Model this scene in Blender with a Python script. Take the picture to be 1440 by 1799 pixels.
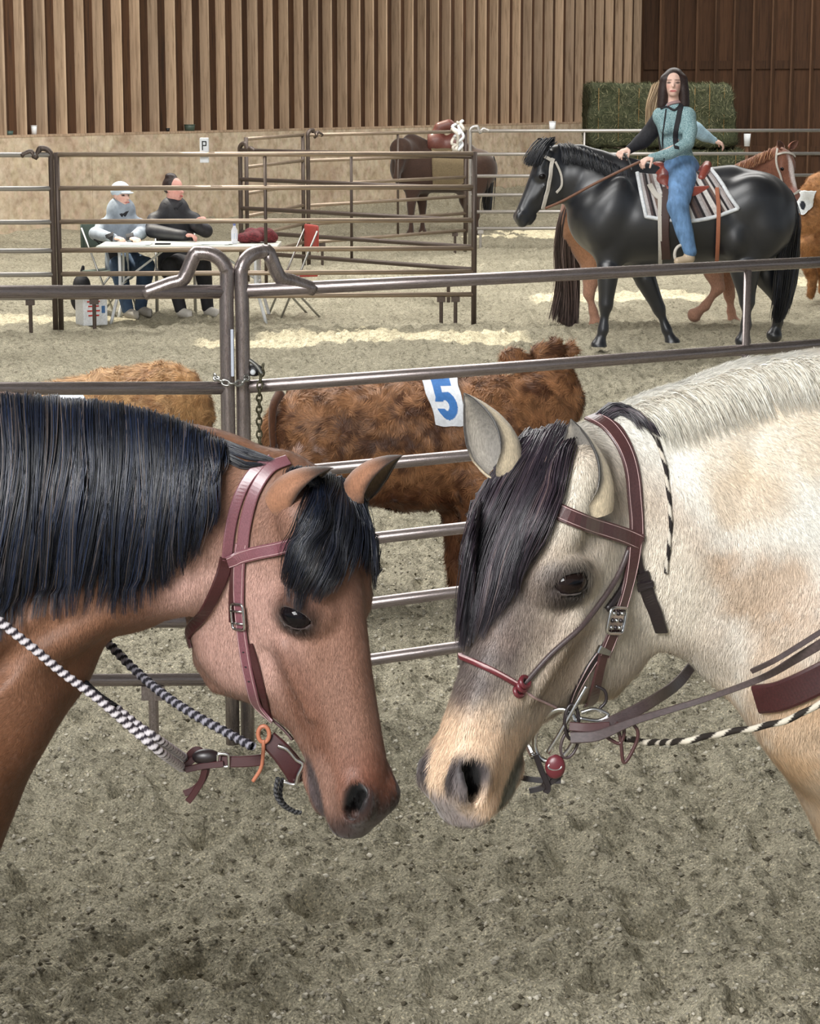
import bpy, math, random
import numpy as np
from mathutils import Vector, Matrix
from mathutils.bvhtree import BVHTree

S = bpy.context.scene
COL = S.collection
for _o in list(bpy.data.objects):
    bpy.data.objects.remove(_o)

# ------------------------------------------------------------------ camera
FPX, CX, CY, EYE = 4000.0, 720.0, 899.5, 2.25
HORIZON = 160.0
PITCH = math.atan((CY - HORIZON) / FPX)
cam_d = bpy.data.cameras.new('camera')
cam_d.sensor_fit = 'HORIZONTAL'
cam_d.sensor_width = 36.0
cam_d.lens = FPX / 1440.0 * 36.0
cam_d.clip_start = 0.05
cam_d.clip_end = 300
cam = bpy.data.objects.new('camera', cam_d)
COL.objects.link(cam)
cam.location = (0, 0, EYE)
cam.rotation_euler = (math.pi / 2 - PITCH, 0, 0)
S.camera = cam

# ------------------------------------------------------------------ world, sun, lamps, exposure
W = bpy.data.worlds.new('world')
S.world = W
W.use_nodes = True
W.node_tree.nodes['Background'].inputs[0].default_value = (0.86, 0.93, 1.0, 1)
W.node_tree.nodes['Background'].inputs[1].default_value = 0.45

def lamp(name, kind, loc, rot, energy, color, **kw):
    d = bpy.data.lights.new(name, kind)
    d.energy = energy
    d.color = color
    for k, v in kw.items():
        setattr(d, k, v)
    o = bpy.data.objects.new(name, d)
    COL.objects.link(o)
    o.location = loc
    o.rotation_euler = rot
    return o

SUN_DIR = Vector((0.45, -0.25, -1.0)).normalized()      # the way the sunlight travels
sun = lamp('sun', 'SUN', (0, 0, 30), (0, 0, 0), 7.0, (1.0, 0.93, 0.78), angle=math.radians(0.6))
sun.rotation_euler = SUN_DIR.to_track_quat('-Z', 'Y').to_euler()
# added soft fill lights from above
lamp('fill_light_near', 'AREA', (-3.0, -2.4, 5.2), (math.radians(46), math.radians(-20), 0), 1010, (1.0, 0.995, 0.985), shape='RECTANGLE', size=3.2, size_y=3.2)
lamp('fill_light_middle', 'AREA', (-3, 13, 7.4), (0, math.radians(-15), 0), 1150, (1.0, 0.99, 0.97), shape='RECTANGLE', size=8, size_y=7)
lamp('fill_light_far', 'AREA', (-1, 27, 7.6), (math.radians(12), 0, 0), 1950, (1.0, 0.975, 0.93), shape='RECTANGLE', size=14, size_y=9)
lamp('fill_light_end', 'AREA', (7, 41, 8.0), (math.radians(20), 0, 0), 800, (1.0, 0.97, 0.92), shape='RECTANGLE', size=8, size_y=6)

S.view_settings.view_transform = 'Standard'
S.view_settings.look = 'None'
S.view_settings.gamma = 1
S.view_settings.use_curve_mapping = False
S.view_settings.exposure = 0.0

# ------------------------------------------------------------------ projection helpers (pixel of the photograph -> point in the world)
_cp, _sp = math.cos(PITCH), math.sin(PITCH)
FWD = np.array([0, _cp, -_sp]); UP = np.array([0, _sp, _cp]); EYEP = np.array([0, 0, EYE])

def ray(u, v):
    return FWD * FPX + np.array([1.0, 0, 0]) * (u - CX) + UP * (CY - v)

def P(u, v, y):
    """point seen at pixel (u, v) at distance y along the hall"""
    r = ray(u, v)
    return EYEP + r * (y / r[1])

def G(u, v, z=0.0):
    r = ray(u, v)
    return EYEP + r * ((z - EYE) / r[2])

def plane_hit(u, v, p0, n):
    r = ray(u, v)
    t = np.dot(np.asarray(p0) - EYEP, n) / np.dot(r, n)
    return EYEP + r * t

def px_of(p):
    d = np.asarray(p, float) - EYEP
    w = d @ FWD
    return np.array([CX + FPX * d[0] / w, CY - FPX * (d @ UP) / w])

def A(*a):
    return np.array(a, dtype=float)

def unit(v):
    v = np.asarray(v, float)
    return v / (np.linalg.norm(v) + 1e-12)

# ------------------------------------------------------------------ objects
def tag(o, label=None, cat=None, group=None, kind=None):
    if label: o['label'] = label
    if cat: o['category'] = cat
    if group: o['group'] = group
    if kind: o['kind'] = kind
    return o

def empty(name, loc=(0, 0, 0), label=None, cat=None, group=None, parent=None):
    o = bpy.data.objects.new(name, None)
    COL.objects.link(o)
    o.location = loc
    o.empty_display_size = 0.1
    if parent: o.parent = parent
    return tag(o, label, cat, group)

def make_mesh(name, V, F, mat=None, smooth=True, cols=None, normals=None):
    V = np.ascontiguousarray(V, dtype=np.float32)
    me = bpy.data.meshes.new(name)
    if isinstance(F, np.ndarray):
        n, k = F.shape
        me.vertices.add(len(V)); me.vertices.foreach_set('co', V.ravel())
        me.loops.add(n * k); me.loops.foreach_set('vertex_index', np.ascontiguousarray(F, dtype=np.int32).ravel())
        me.polygons.add(n); me.polygons.foreach_set('loop_start', np.arange(0, n * k, k, dtype=np.int32))
        me.polygons.foreach_set('loop_total', np.full(n, k, dtype=np.int32))
        me.update(calc_edges=True)
    else:
        me.from_pydata([tuple(map(float, v)) for v in V], [], F)
    if smooth:
        me.polygons.foreach_set('use_smooth', np.ones(len(me.polygons), dtype=bool))
    if cols is not None:
        a = me.color_attributes.new('Col', 'FLOAT_COLOR', 'POINT')
        c = np.ones((len(V), 4), dtype=np.float32)
        c[:, :3] = cols
        a.data.foreach_set('color', c.ravel())
    if normals is not None:
        me.normals_split_custom_set_from_vertices([tuple(x) for x in np.asarray(normals, float)])
    if mat: me.materials.append(mat)
    return me

def mobj(name, V, F, mat=None, parent=None, smooth=True, cols=None, normals=None, label=None, cat=None, group=None, kind=None, origin=None):
    """link one mesh object; V in world coordinates"""
    V = np.asarray(V, dtype=np.float64)
    pw = np.zeros(3)
    q = parent
    while q is not None:
        pw += np.array(q.location); q = q.parent
    o3 = np.array(origin, float) if origin is not None else (pw if parent else np.zeros(3))
    me = make_mesh(name, V - o3, F, mat, smooth, cols, normals)
    o = bpy.data.objects.new(name, me)
    COL.objects.link(o)
    if parent: o.parent = parent
    o.location = o3 - pw
    return tag(o, label, cat, group, kind)

class Bag:
    """collects simple shapes that become ONE mesh"""
    def __init__(self): self.V = []; self.F = []; self.n = 0
    def add(self, V, F):
        V = np.asarray(V, float)
        self.V.append(V)
        self.F += [tuple(int(i) + self.n for i in f) for f in F]
        self.n += len(V)
        return self
    def box(self, c, size, R=None):
        c = np.asarray(c, float); h = np.asarray(size, float) / 2
        s = np.array([[-1,-1,-1],[1,-1,-1],[1,1,-1],[-1,1,-1],[-1,-1,1],[1,-1,1],[1,1,1],[-1,1,1]]) * h
        if R is not None: s = s @ np.asarray(R).T
        return self.add(s + c, [(0,3,2,1),(4,5,6,7),(0,1,5,4),(1,2,6,5),(2,3,7,6),(3,0,4,7)])
    def rbox(self, c, size, b, R=None):
        """box with chamfered edges"""
        import bmesh
        bm = bmesh.new(); bmesh.ops.create_cube(bm, size=1)
        for v in bm.verts: v.co = Vector([v.co[i] * size[i] for i in range(3)])
        bmesh.ops.bevel(bm, geom=bm.edges[:], offset=b, segments=2, affect='EDGES', profile=0.6)
        V = np.array([v.co[:] for v in bm.verts]); F = [[v.index for v in f.verts] for f in bm.faces]
        bm.free()
        if R is not None: V = V @ np.asarray(R).T
        return self.add(V + np.asarray(c, float), F)
    def tube(self, pts, r, seg=8, caps=True, closed=False):
        V, F = tube_geo(pts, r, seg, caps, closed)
        return self.add(V, F)
    def obj(self, name, mat, parent=None, smooth=False, **kw):
        return mobj(name, np.concatenate(self.V), self.F, mat, parent, smooth, **kw)

def frames(pts, closed=False):
    pts = np.asarray(pts, float)
    n = len(pts)
    if closed:
        T = np.roll(pts, -1, 0) - np.roll(pts, 1, 0)
    else:
        T = np.gradient(pts, axis=0)
    T = T / (np.linalg.norm(T, axis=1, keepdims=True) + 1e-12)
    a = A(0, 0, 1) if abs(T[0][2]) < 0.9 else A(1, 0, 0)
    N = [unit(np.cross(T[0], a))]
    for i in range(1, n):
        v = N[-1] - T[i] * np.dot(N[-1], T[i])
        N.append(unit(v))
    N = np.array(N)
    B = np.cross(T, N)
    return T, N, B

def tube_geo(pts, r, seg=8, caps=True, closed=False, squash=None):
    pts = np.asarray(pts, float)
    n = len(pts)
    r = np.broadcast_to(np.asarray(r, float), (n,))
    T, N, B = frames(pts, closed)
    a = np.linspace(0, 2 * np.pi, seg, endpoint=False)
    V = pts[:, None, :] + r[:, None, None] * (np.cos(a)[None, :, None] * N[:, None, :] + np.sin(a)[None, :, None] * B[:, None, :])
    V = V.reshape(-1, 3)
    F = []
    for i in range(n if closed else n - 1):
        j = (i + 1) % n
        for k in range(seg):
            l = (k + 1) % seg
            F.append((i * seg + k, i * seg + l, j * seg + l, j * seg + k))
    if caps and not closed:
        F.append(tuple(range(seg - 1, -1, -1)))
        F.append(tuple((n - 1) * seg + k for k in range(seg)))
    return V, F

def spline(pts, n=8, closed=False):
    """Catmull-Rom through the points, n samples a span"""
    p = np.asarray(pts, float)
    if closed:
        q = np.concatenate([p[-1:], p, p[:2]])
        m = len(p)
    else:
        q = np.concatenate([2 * p[:1] - p[1:2], p, 2 * p[-1:] - p[-2:-1]])
        m = len(p) - 1
    out = []
    for i in range(m):
        a, b, c, d = q[i], q[i + 1], q[i + 2], q[i + 3]
        for t in np.linspace(0, 1, n, endpoint=False):
            out.append(0.5 * ((2 * b) + (c - a) * t + (2 * a - 5 * b + 4 * c - d) * t * t + (3 * b - a - 3 * c + d) * t ** 3))
    if not closed: out.append(p[-1])
    return np.array(out)

def tube(name, pts, r, mat, parent=None, seg=8, smooth=True, closed=False, **kw):
    V, F = tube_geo(pts, r, seg, True, closed)
    return mobj(name, V, F, mat, parent, smooth, **kw)

def strap_geo(pts, nrm, w, t):
    """flat strap with rounded edges: centre line, outward normals, width, thickness"""
    pts = np.asarray(pts, float); nrm = np.asarray(nrm, float)
    n = len(pts)
    w = np.broadcast_to(np.asarray(w, float), (n,))
    T = np.gradient(pts, axis=0); T /= np.linalg.norm(T, axis=1, keepdims=True) + 1e-12
    N = nrm - T * np.sum(nrm * T, axis=1, keepdims=True)
    N /= np.linalg.norm(N, axis=1, keepdims=True) + 1e-12
    B = np.cross(T, N)
    prof = [(-1, 0.0), (-.96, .7), (-.8, 1), (.8, 1), (.96, .7), (1, 0), (.96, -.3), (-.96, -.3)]
    V = np.concatenate([(pts[:, None, :] + B[:, None, :] * (w[:, None, None] / 2 * a) + N[:, None, :] * (t * b)) for a, b in prof], axis=1)
    m = len(prof)
    V = V.reshape(-1, 3)
    F = []
    for i in range(n - 1):
        for k in range(m):
            l = (k + 1) % m
            F.append((i * m + k, (i + 1) * m + k, (i + 1) * m + l, i * m + l))
    F.append(tuple(range(m)))
    F.append(tuple((n - 1) * m + k for k in range(m - 1, -1, -1)))
    return V, F

def strands_geo(pts, rad, rng=None):
    """pts (N,K,3), rad (N,K): hair locks as thin three-sided tubes"""
    N, K, _ = pts.shape
    T = np.gradient(pts, axis=1)
    T /= np.linalg.norm(T, axis=2, keepdims=True) + 1e-12
    ref = np.zeros_like(T); ref[..., 1] = 1.0
    X = np.cross(T, ref); X /= np.linalg.norm(X, axis=2, keepdims=True) + 1e-9
    Y = np.cross(T, X)
    V = np.empty((N, K, 3, 3))
    for j, a in enumerate((math.pi / 2, math.pi / 2 + 2.1, math.pi / 2 - 2.1)):
        V[:, :, j] = pts + rad[..., None] * (math.cos(a) * X + math.sin(a) * Y)
    base = (np.arange(N) * K * 3)[:, None, None] + (np.arange(K - 1) * 3)[None, :, None]
    F = np.stack([np.stack([base[..., 0] + j, base[..., 0] + (j + 1) % 3, base[..., 0] + 3 + (j + 1) % 3, base[..., 0] + 3 + j], -1) for j in range(3)], 2)
    return V.reshape(-1, 3), F.reshape(-1, 4)

# ------------------------------------------------------------------ materials
def srgb(*c):
    return tuple(((x / 255) / 12.92 if x / 255 <= 0.04045 else ((x / 255 + 0.055) / 1.055) ** 2.4) for x in c)

class NT:
    def __init__(self, name):
        self.m = bpy.data.materials.new(name); self.m.use_nodes = True
        self.t = self.m.node_tree; self.b = self.t.nodes['Principled BSDF']
    def n(self, kind, **kw):
        x = self.t.nodes.new(kind)
        for k, v in kw.items():
            if k in x.inputs and not hasattr(x, k): x.inputs[k].default_value = v
            else: setattr(x, k, v)
        return x
    def l(self, a, b): self.t.links.new(a, b)
    def noise(self, scale, detail=3, rough=0.55, vec=None, dist=0.0):
        x = self.n('ShaderNodeTexNoise'); x.inputs['Scale'].default_value = scale
        x.inputs['Detail'].default_value = detail; x.inputs['Roughness'].default_value = rough
        x.inputs['Distortion'].default_value = dist
        if vec is not None: self.l(vec, x.inputs['Vector'])
        return x.outputs['Fac']
    def mapping(self, scale=(1, 1, 1), rot=(0, 0, 0), coord='Object'):
        c = self.n('ShaderNodeTexCoord'); m = self.n('ShaderNodeMapping')
        m.inputs['Scale'].default_value = scale; m.inputs['Rotation'].default_value = rot
        self.l(c.outputs[coord], m.inputs['Vector'])
        return m.outputs['Vector']
    def ramp(self, fac, stops):
        r = self.n('ShaderNodeValToRGB')
        e = r.color_ramp.elements
        while len(e) < len(stops): e.new(0.5)
        for i, (p, c) in enumerate(stops):
            e[i].position = p; e[i].color = (*c[:3], 1)
        self.l(fac, r.inputs['Fac'])
        return r.outputs['Color']
    def mix(self, a, b, fac, mode='MIX'):
        x = self.n('ShaderNodeMix', data_type='RGBA', blend_type=mode)
        for s, v in ((x.inputs[0], fac), (x.inputs[6], a), (x.inputs[7], b)):
            if isinstance(v, (int, float)): s.default_value = v
            elif isinstance(v, tuple): s.default_value = (*v[:3], 1)
            else: self.l(v, s)
        return x.outputs[2]
    def bump(self, h, strength=0.3, dist=0.01, prev=None):
        x = self.n('ShaderNodeBump'); x.inputs['Strength'].default_value = strength
        x.inputs['Distance'].default_value = dist
        self.l(h, x.inputs['Height'])
        if prev is not None: self.l(prev, x.inputs['Normal'])
        return x.outputs['Normal']
    def set(self, color=None, rough=None, metal=None, normal=None, spec=None):
        for key, v in (('Base Color', color), ('Roughness', rough), ('Metallic', metal), ('Normal', normal), ('Specular IOR Level', spec)):
            if v is None: continue
            s = self.b.inputs[key]
            if isinstance(v, (int, float)): s.default_value = v
            elif isinstance(v, tuple): s.default_value = (*v[:3], 1)
            else: self.l(v, s)
        return self.m

def plain(name, c, rough=0.6, metal=0.0, var=0.15, scale=20, bump=0.0, spec=0.5):
    t = NT(name)
    f = t.noise(scale, 4)
    c = srgb(*c)
    col = t.ramp(f, [(0.3, tuple(x * (1 - var) for x in c)), (0.7, tuple(min(1, x * (1 + var)) for x in c))])
    nb = t.bump(t.noise(scale * 4, 3), bump, 0.003) if bump else None
    return t.set(col, rough, metal, nb, spec)

# ------------------------------------------------------------------ numpy noise
_rs = np.random.RandomState(7)
_tab = _rs.rand(64, 64, 64).astype(np.float32)
def vnoise(x, y, z=0.0):
    x = np.asarray(x, float); y = np.asarray(y, float); z = np.asarray(z, float) + np.zeros_like(x)
    xi = np.floor(x).astype(int); yi = np.floor(y).astype(int); zi = np.floor(z).astype(int)
    fx, fy, fz = x - xi, y - yi, z - zi
    fx, fy, fz = (f * f * (3 - 2 * f) for f in (fx, fy, fz))
    o = 0
    for a in (0, 1):
        for b in (0, 1):
            for c in (0, 1):
                o = o + _tab[(xi + a) & 63, (yi + b) & 63, (zi + c) & 63] * (fx if a else 1 - fx) * (fy if b else 1 - fy) * (fz if c else 1 - fz)
    return o
def fbm(x, y, z=0.0, octv=4):
    o = 0; a = 0.5; s = 1.0
    for i in range(octv):
        o = o + a * (vnoise(x * s + 13.1 * i, y * s + 7.7 * i, np.asarray(z) * s) - 0.5)
        a *= 0.5; s *= 2.03
    return o
def sstep(a, b, x):
    t = np.clip((x - a) / (b - a), 0, 1)
    return t * t * (3 - 2 * t)

# ------------------------------------------------------------------ implicit surfaces -> mesh
class Frame:
    """origin o and axes rows (x, y, z); scale s"""
    def __init__(self, o, x, y, z, s=1.0):
        self.o = np.asarray(o, float); self.R = np.array([x, y, z], float); self.s = s
    def w(self, p):            # local -> world
        return self.o + self.s * (np.asarray(p, float) @ self.R)
    def loc(self, p):          # world -> local
        return ((np.asarray(p, float) - self.o) @ self.R.T) / self.s

class Vol:
    def __init__(self, lo, hi, h, fine=None, coarse=0.03):
        """fine = (lo, hi) box kept at step h; outside it the grid lines are coarse apart"""
        self.lo = np.asarray(lo, float); self.h = h
        hi = np.asarray(hi, float)
        if fine is None:
            n = np.ceil((hi - self.lo) / h).astype(int) + 1
            self.ax = [self.lo[i] + h * np.arange(n[i]) for i in range(3)]
        else:
            self.ax = []
            for i in range(3):
                f0, f1 = max(fine[0][i], self.lo[i]), min(fine[1][i], hi[i])
                def side(L):
                    out = []; s = h; t = 0
                    while t < L: s = min(s * 1.25, coarse); t += s; out.append(t)
                    return np.array(out)
                mid = np.arange(f0, f1 + h, h)
                self.ax.append(np.concatenate([f0 - side(f0 - self.lo[i])[::-1] if f0 > self.lo[i] + 1e-6 else [], mid, mid[-1] + side(hi[i] - mid[-1]) if hi[i] > mid[-1] else []]))
        self.n = np.array([len(a) for a in self.ax])
        self.D = np.full(self.n, 1e3, np.float32)
    def _sl(self, lo, hi):
        a = np.array([np.clip(np.searchsorted(self.ax[i], lo[i]) - 1, 0, self.n[i]) for i in range(3)])
        b = np.array([np.clip(np.searchsorted(self.ax[i], hi[i]) + 1, 0, self.n[i]) for i in range(3)])
        return a, b
    def put(self, fn, lo, hi, k=0.03, cut=False):
        a, b = self._sl(lo, hi)
        if np.any(b - a < 1): return
        X = self.ax[0][a[0]:b[0]][:, None, None]; Y = self.ax[1][a[1]:b[1]][None, :, None]; Z = self.ax[2][a[2]:b[2]][None, None, :]
        d = fn(X, Y, Z)
        sl = (slice(a[0], b[0]), slice(a[1], b[1]), slice(a[2], b[2]))
        D = self.D[sl]
        k = max(k, 1e-5)
        if not cut:
            h = np.clip(0.5 + 0.5 * (D - d) / k, 0, 1)
            self.D[sl] = D + (d - D) * h - k * h * (1 - h)
        else:
            d = -d
            h = np.clip(0.5 - 0.5 * (D - d) / k, 0, 1)
            self.D[sl] = D + (d - D) * h + k * h * (1 - h)
    def cone(self, a, b, r1, r2, k=0.03, flat=None, cut=False):
        """tapered capsule; flat=(axis, factor) squashes it along axis"""
        a = np.asarray(a, float); b = np.asarray(b, float)
        m = max(r1, r2) * (1.0 if flat is None else max(1.0, flat[1])) + k * 1.2 + 2 * self.h
        lo = np.minimum(a, b) - m; hi = np.maximum(a, b) + m
        if flat is not None:
            fx = unit(flat[0]); ff = 1 / flat[1] - 1
            b2 = b + fx * np.dot(b - a, fx) * ff
        else:
            b2 = b
        ba = b2 - a; L = max(np.dot(ba, ba), 1e-10)
        def fn(X, Y, Z):
            x, y, z = X - a[0], Y - a[1], Z - a[2]
            if flat is not None:
                q = (x * fx[0] + y * fx[1] + z * fx[2]) * ff
                x = x + fx[0] * q; y = y + fx[1] * q; z = z + fx[2] * q
            t = np.clip((x * ba[0] + y * ba[1] + z * ba[2]) / L, 0, 1)
            d = np.sqrt((x - ba[0] * t) ** 2 + (y - ba[1] * t) ** 2 + (z - ba[2] * t) ** 2) - (r1 + (r2 - r1) * t)
            return d * (min(1.0, flat[1]) if flat is not None else 1.0)
        self.put(fn, lo, hi, k, cut)
    def chain(self, pts, rs, k=0.03, flat=None, cut=False):
        """one tapered tube through all points (no swelling at its joints)"""
        pts = [np.asarray(q, float) for q in pts]
        if flat is not None:
            fx = unit(flat[0]); ff = 1 / flat[1] - 1
        m = max(rs) * (1.0 if flat is None else max(1.0, flat[1])) + k * 1.2 + 2 * self.h
        lo = np.min(pts, 0) - m; hi = np.max(pts, 0) + m
        o = pts[0]
        loc = []
        for q in pts:
            d = q - o
            if flat is not None: d = d + fx * np.dot(d, fx) * ff
            loc.append(d)
        def fn(X, Y, Z):
            x, y, z = X - o[0], Y - o[1], Z - o[2]
            if flat is not None:
                q = (x * fx[0] + y * fx[1] + z * fx[2]) * ff
                x = x + fx[0] * q; y = y + fx[1] * q; z = z + fx[2] * q
            D = None
            for i in range(len(loc) - 1):
                a = loc[i]; ba = loc[i + 1] - a; L = max(np.dot(ba, ba), 1e-10)
                px_, py_, pz_ = x - a[0], y - a[1], z - a[2]
                t = np.clip((px_ * ba[0] + py_ * ba[1] + pz_ * ba[2]) / L, 0, 1)
                t2 = t * t * (3 - 2 * t) if len(loc) > 2 else t
                d = np.sqrt((px_ - ba[0] * t) ** 2 + (py_ - ba[1] * t) ** 2 + (pz_ - ba[2] * t) ** 2) - (rs[i] + (rs[i + 1] - rs[i]) * t2)
                D = d if D is None else np.minimum(D, d)
            return D * (min(1.0, flat[1]) if flat is not None else 1.0)
        self.put(fn, lo, hi, k, cut)
    def ell(self, c, r, R=None, k=0.03, cut=False):
        """ellipsoid; R rows are its axes"""
        c = np.asarray(c, float); r = np.asarray(r, float)
        R = np.eye(3) if R is None else np.asarray(R, float)
        m = np.sqrt(((R * r[:, None]) ** 2).sum(0)) + k * 1.2 + 2 * self.h
        def fn(X, Y, Z):
            x, y, z = X - c[0], Y - c[1], Z - c[2]
            q = [x * R[i][0] + y * R[i][1] + z * R[i][2] for i in range(3)]
            k0 = np.sqrt((q[0] / r[0]) ** 2 + (q[1] / r[1]) ** 2 + (q[2] / r[2]) ** 2) + 1e-9
            k1 = np.sqrt((q[0] / r[0] ** 2) ** 2 + (q[1] / r[1] ** 2) ** 2 + (q[2] / r[2] ** 2) ** 2) + 1e-9
            return k0 * (k0 - 1) / k1
        self.put(fn, c - m, c + m, k, cut)
    def mesh(self, relax=1):
        D = self.D
        s = D < 0
        sl = [slice(0, -1), slice(1, None)]
        cnt = np.zeros(np.array(D.shape) - 1, np.uint8)
        for i in (0, 1):
            for j in (0, 1):
                for k in (0, 1):
                    cnt += s[sl[i], sl[j], sl[k]]
        act = (cnt > 0) & (cnt < 8)
        I = np.argwhere(act)
        idx = np.full(act.shape, -1, np.int32)
        idx[act] = np.arange(len(I))
        cor = np.array([(i, j, k) for i in (0, 1) for j in (0, 1) for k in (0, 1)])
        val = np.stack([D[I[:, 0] + c[0], I[:, 1] + c[1], I[:, 2] + c[2]] for c in cor], 1).astype(float)
        acc = np.zeros((len(I), 3)); num = np.zeros(len(I))
        for a in range(8):
            for b in range(a + 1, 8):
                if np.abs(cor[a] - cor[b]).sum() != 1: continue
                va, vb = val[:, a], val[:, b]
                m = (va < 0) != (vb < 0)
                t = np.where(m, va / np.where(m, va - vb, 1), 0)
                p = cor[a] + t[:, None] * (cor[b] - cor[a])
                acc += p * m[:, None]; num += m
        V = I + acc / np.maximum(num, 1)[:, None]
        V = np.stack([np.interp(V[:, i], np.arange(self.n[i]), self.ax[i]) for i in range(3)], 1)
        Fs = []
        for ax in range(3):
            o1, o2 = (ax + 1) % 3, (ax + 2) % 3
            lo = [slice(None)] * 3; hi = [slice(None)] * 3
            lo[ax] = slice(0, -1); hi[ax] = slice(1, None)
            A0 = s[tuple(lo)]; B0 = s[tuple(hi)]
            E = np.argwhere(A0 != B0)
            E = E[(E[:, o1] > 0) & (E[:, o2] > 0) & (E[:, o1] < self.n[o1] - 1) & (E[:, o2] < self.n[o2] - 1)]
            inside = A0[E[:, 0], E[:, 1], E[:, 2]]
            e1 = np.zeros(3, int); e1[o1] = 1; e2 = np.zeros(3, int); e2[o2] = 1
            q = [E, E - e1, E - e1 - e2, E - e2]
            q = np.stack([idx[c[:, 0], c[:, 1], c[:, 2]] for c in q], 1)
            q = np.where(inside[:, None], q, q[:, ::-1])
            q = q[(q >= 0).all(1)]
            Fs.append(q)
        F = np.concatenate(Fs)
        for _ in range(relax):
            acc = np.zeros_like(V); num = np.zeros(len(V))
            for a, b in ((0, 1), (1, 2), (2, 3), (3, 0)):
                np.add.at(acc, F[:, a], V[F[:, b]]); np.add.at(num, F[:, a], 1)
                np.add.at(acc, F[:, b], V[F[:, a]]); np.add.at(num, F[:, b], 1)
            V = V * 0.5 + 0.5 * acc / np.maximum(num, 1)[:, None]
        return V, F

def vert_normals(V, F):
    n = np.cross(V[F[:, 2]] - V[F[:, 0]], V[F[:, 3 % F.shape[1]]] - V[F[:, 1]]) if F.shape[1] == 4 else np.cross(V[F[:, 1]] - V[F[:, 0]], V[F[:, 2]] - V[F[:, 0]])
    N = np.zeros_like(V)
    for k in range(F.shape[1]): np.add.at(N, F[:, k], n)
    return N / (np.linalg.norm(N, axis=1, keepdims=True) + 1e-12)

def fur(V, F, N, count, length, width, dirfn, colfn, rng, lift=0.25, maskfn=None):
    """short coat hairs: one thin blade each, lying along dirfn"""
    f = F
    a = np.linalg.norm(np.cross(V[f[:, 2]] - V[f[:, 0]], V[f[:, 3]] - V[f[:, 1]]), axis=1)
    if maskfn is not None:
        a = a * maskfn(V[f].mean(1), N[f].mean(1))
    idx = rng.choice(len(f), count, p=a / a.sum())
    w = rng.rand(count, 2)
    q = f[idx]
    u, v = w[:, :1], w[:, 1:]
    wt = [(1 - u) * (1 - v), u * (1 - v), u * v, (1 - u) * v]
    p = sum(wt[k] * V[q[:, k]] for k in range(4)); n = sum(wt[k] * N[q[:, k]] for k in range(4))
    n /= np.linalg.norm(n, axis=1, keepdims=True)
    d = dirfn(p) + rng.normal(0, 0.22, (count, 3))
    d -= n * np.sum(d * n, axis=1, keepdims=True)
    d /= np.linalg.norm(d, axis=1, keepdims=True) + 1e-9
    side = np.cross(d, n)
    L = length * (0.6 + 0.8 * rng.rand(count, 1))
    Wd = width * (0.6 + 0.8 * rng.rand(count, 1))
    tip = p + (d + n * (lift * (0.3 + rng.rand(count, 1)))) * L
    b0 = p - side * Wd / 2 + n * width * 0.3; b1 = p + side * Wd / 2 + n * width * 0.3
    VV = np.stack([b0, b1, tip], 1).reshape(-1, 3)
    FF = np.arange(count * 3).reshape(-1, 3)
    c = colfn(p, n)
    c = np.clip(c * (1 + rng.normal(0, 0.16, (count, 1))), 0, 1)
    return VV, FF, np.repeat(c, 3, 0), np.repeat(n, 3, 0)
# ================================================================== MATERIALS
def mat_wood(name, base, dark, grain=1.0):
    t = NT(name)
    v = t.mapping((14, 14, 0.8))
    g = t.noise(1.6 * grain, 6, 0.65, v, 0.6)
    v2 = t.mapping((1, 1, 0.35))
    blot = t.noise(1.3, 3, 0.5, v2)
    oi = t.n('ShaderNodeObjectInfo')
    c = t.ramp(g, [(0.3, dark), (0.5, base), (0.75, tuple(min(1, x * 1.25) for x in base))])
    c = t.mix(c, tuple(x * 0.55 for x in dark), t.ramp(blot, [(0.55, (0, 0, 0)), (0.78, (0.5, 0.5, 0.5))]))
    c = t.mix(c, t.ramp(oi.outputs['Random'], [(0, (0.72, 0.70, 0.68)), (1, (1.1, 1.06, 1.0))]), 1.0, 'MULTIPLY')
    return t.set(c, 0.85, 0, t.bump(g, 0.4, 0.01))

M_STUD = mat_wood('stud_wood', srgb(198, 173, 148), srgb(150, 126, 102))
M_SHEATH = mat_wood('sheathing_wood', srgb(80, 54, 34), srgb(46, 30, 20))
M_SHEATH2 = mat_wood('end_sheathing_wood', srgb(88, 62, 44), srgb(60, 42, 30))
M_ENDSTUD = mat_wood('end_stud_wood', srgb(112, 84, 64), srgb(78, 56, 40))

def mat_osb():
    t = NT('osb_board')
    v = t.mapping((1, 1, 1))
    vo = t.n('ShaderNodeTexVoronoi'); vo.inputs['Scale'].default_value = 9
    t.l(v, vo.inputs['Vector'])
    g = t.noise(7, 5, 0.6, v)
    b = t.noise(1.1, 4, 0.6, v)
    c = t.ramp(g, [(0.3, srgb(166, 148, 124)), (0.5, srgb(200, 182, 158)), (0.7, srgb(220, 204, 180))])
    c = t.mix(c, srgb(150, 118, 92), t.ramp(b, [(0.45, (0, 0, 0)), (0.7, (0.45, 0.45, 0.45))]))
    c = t.mix(c, vo.outputs['Color'], 0.05, 'MULTIPLY')
    return t.set(c, 0.9, 0, t.bump(g, 0.3, 0.01))
M_OSB = mat_osb()

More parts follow.
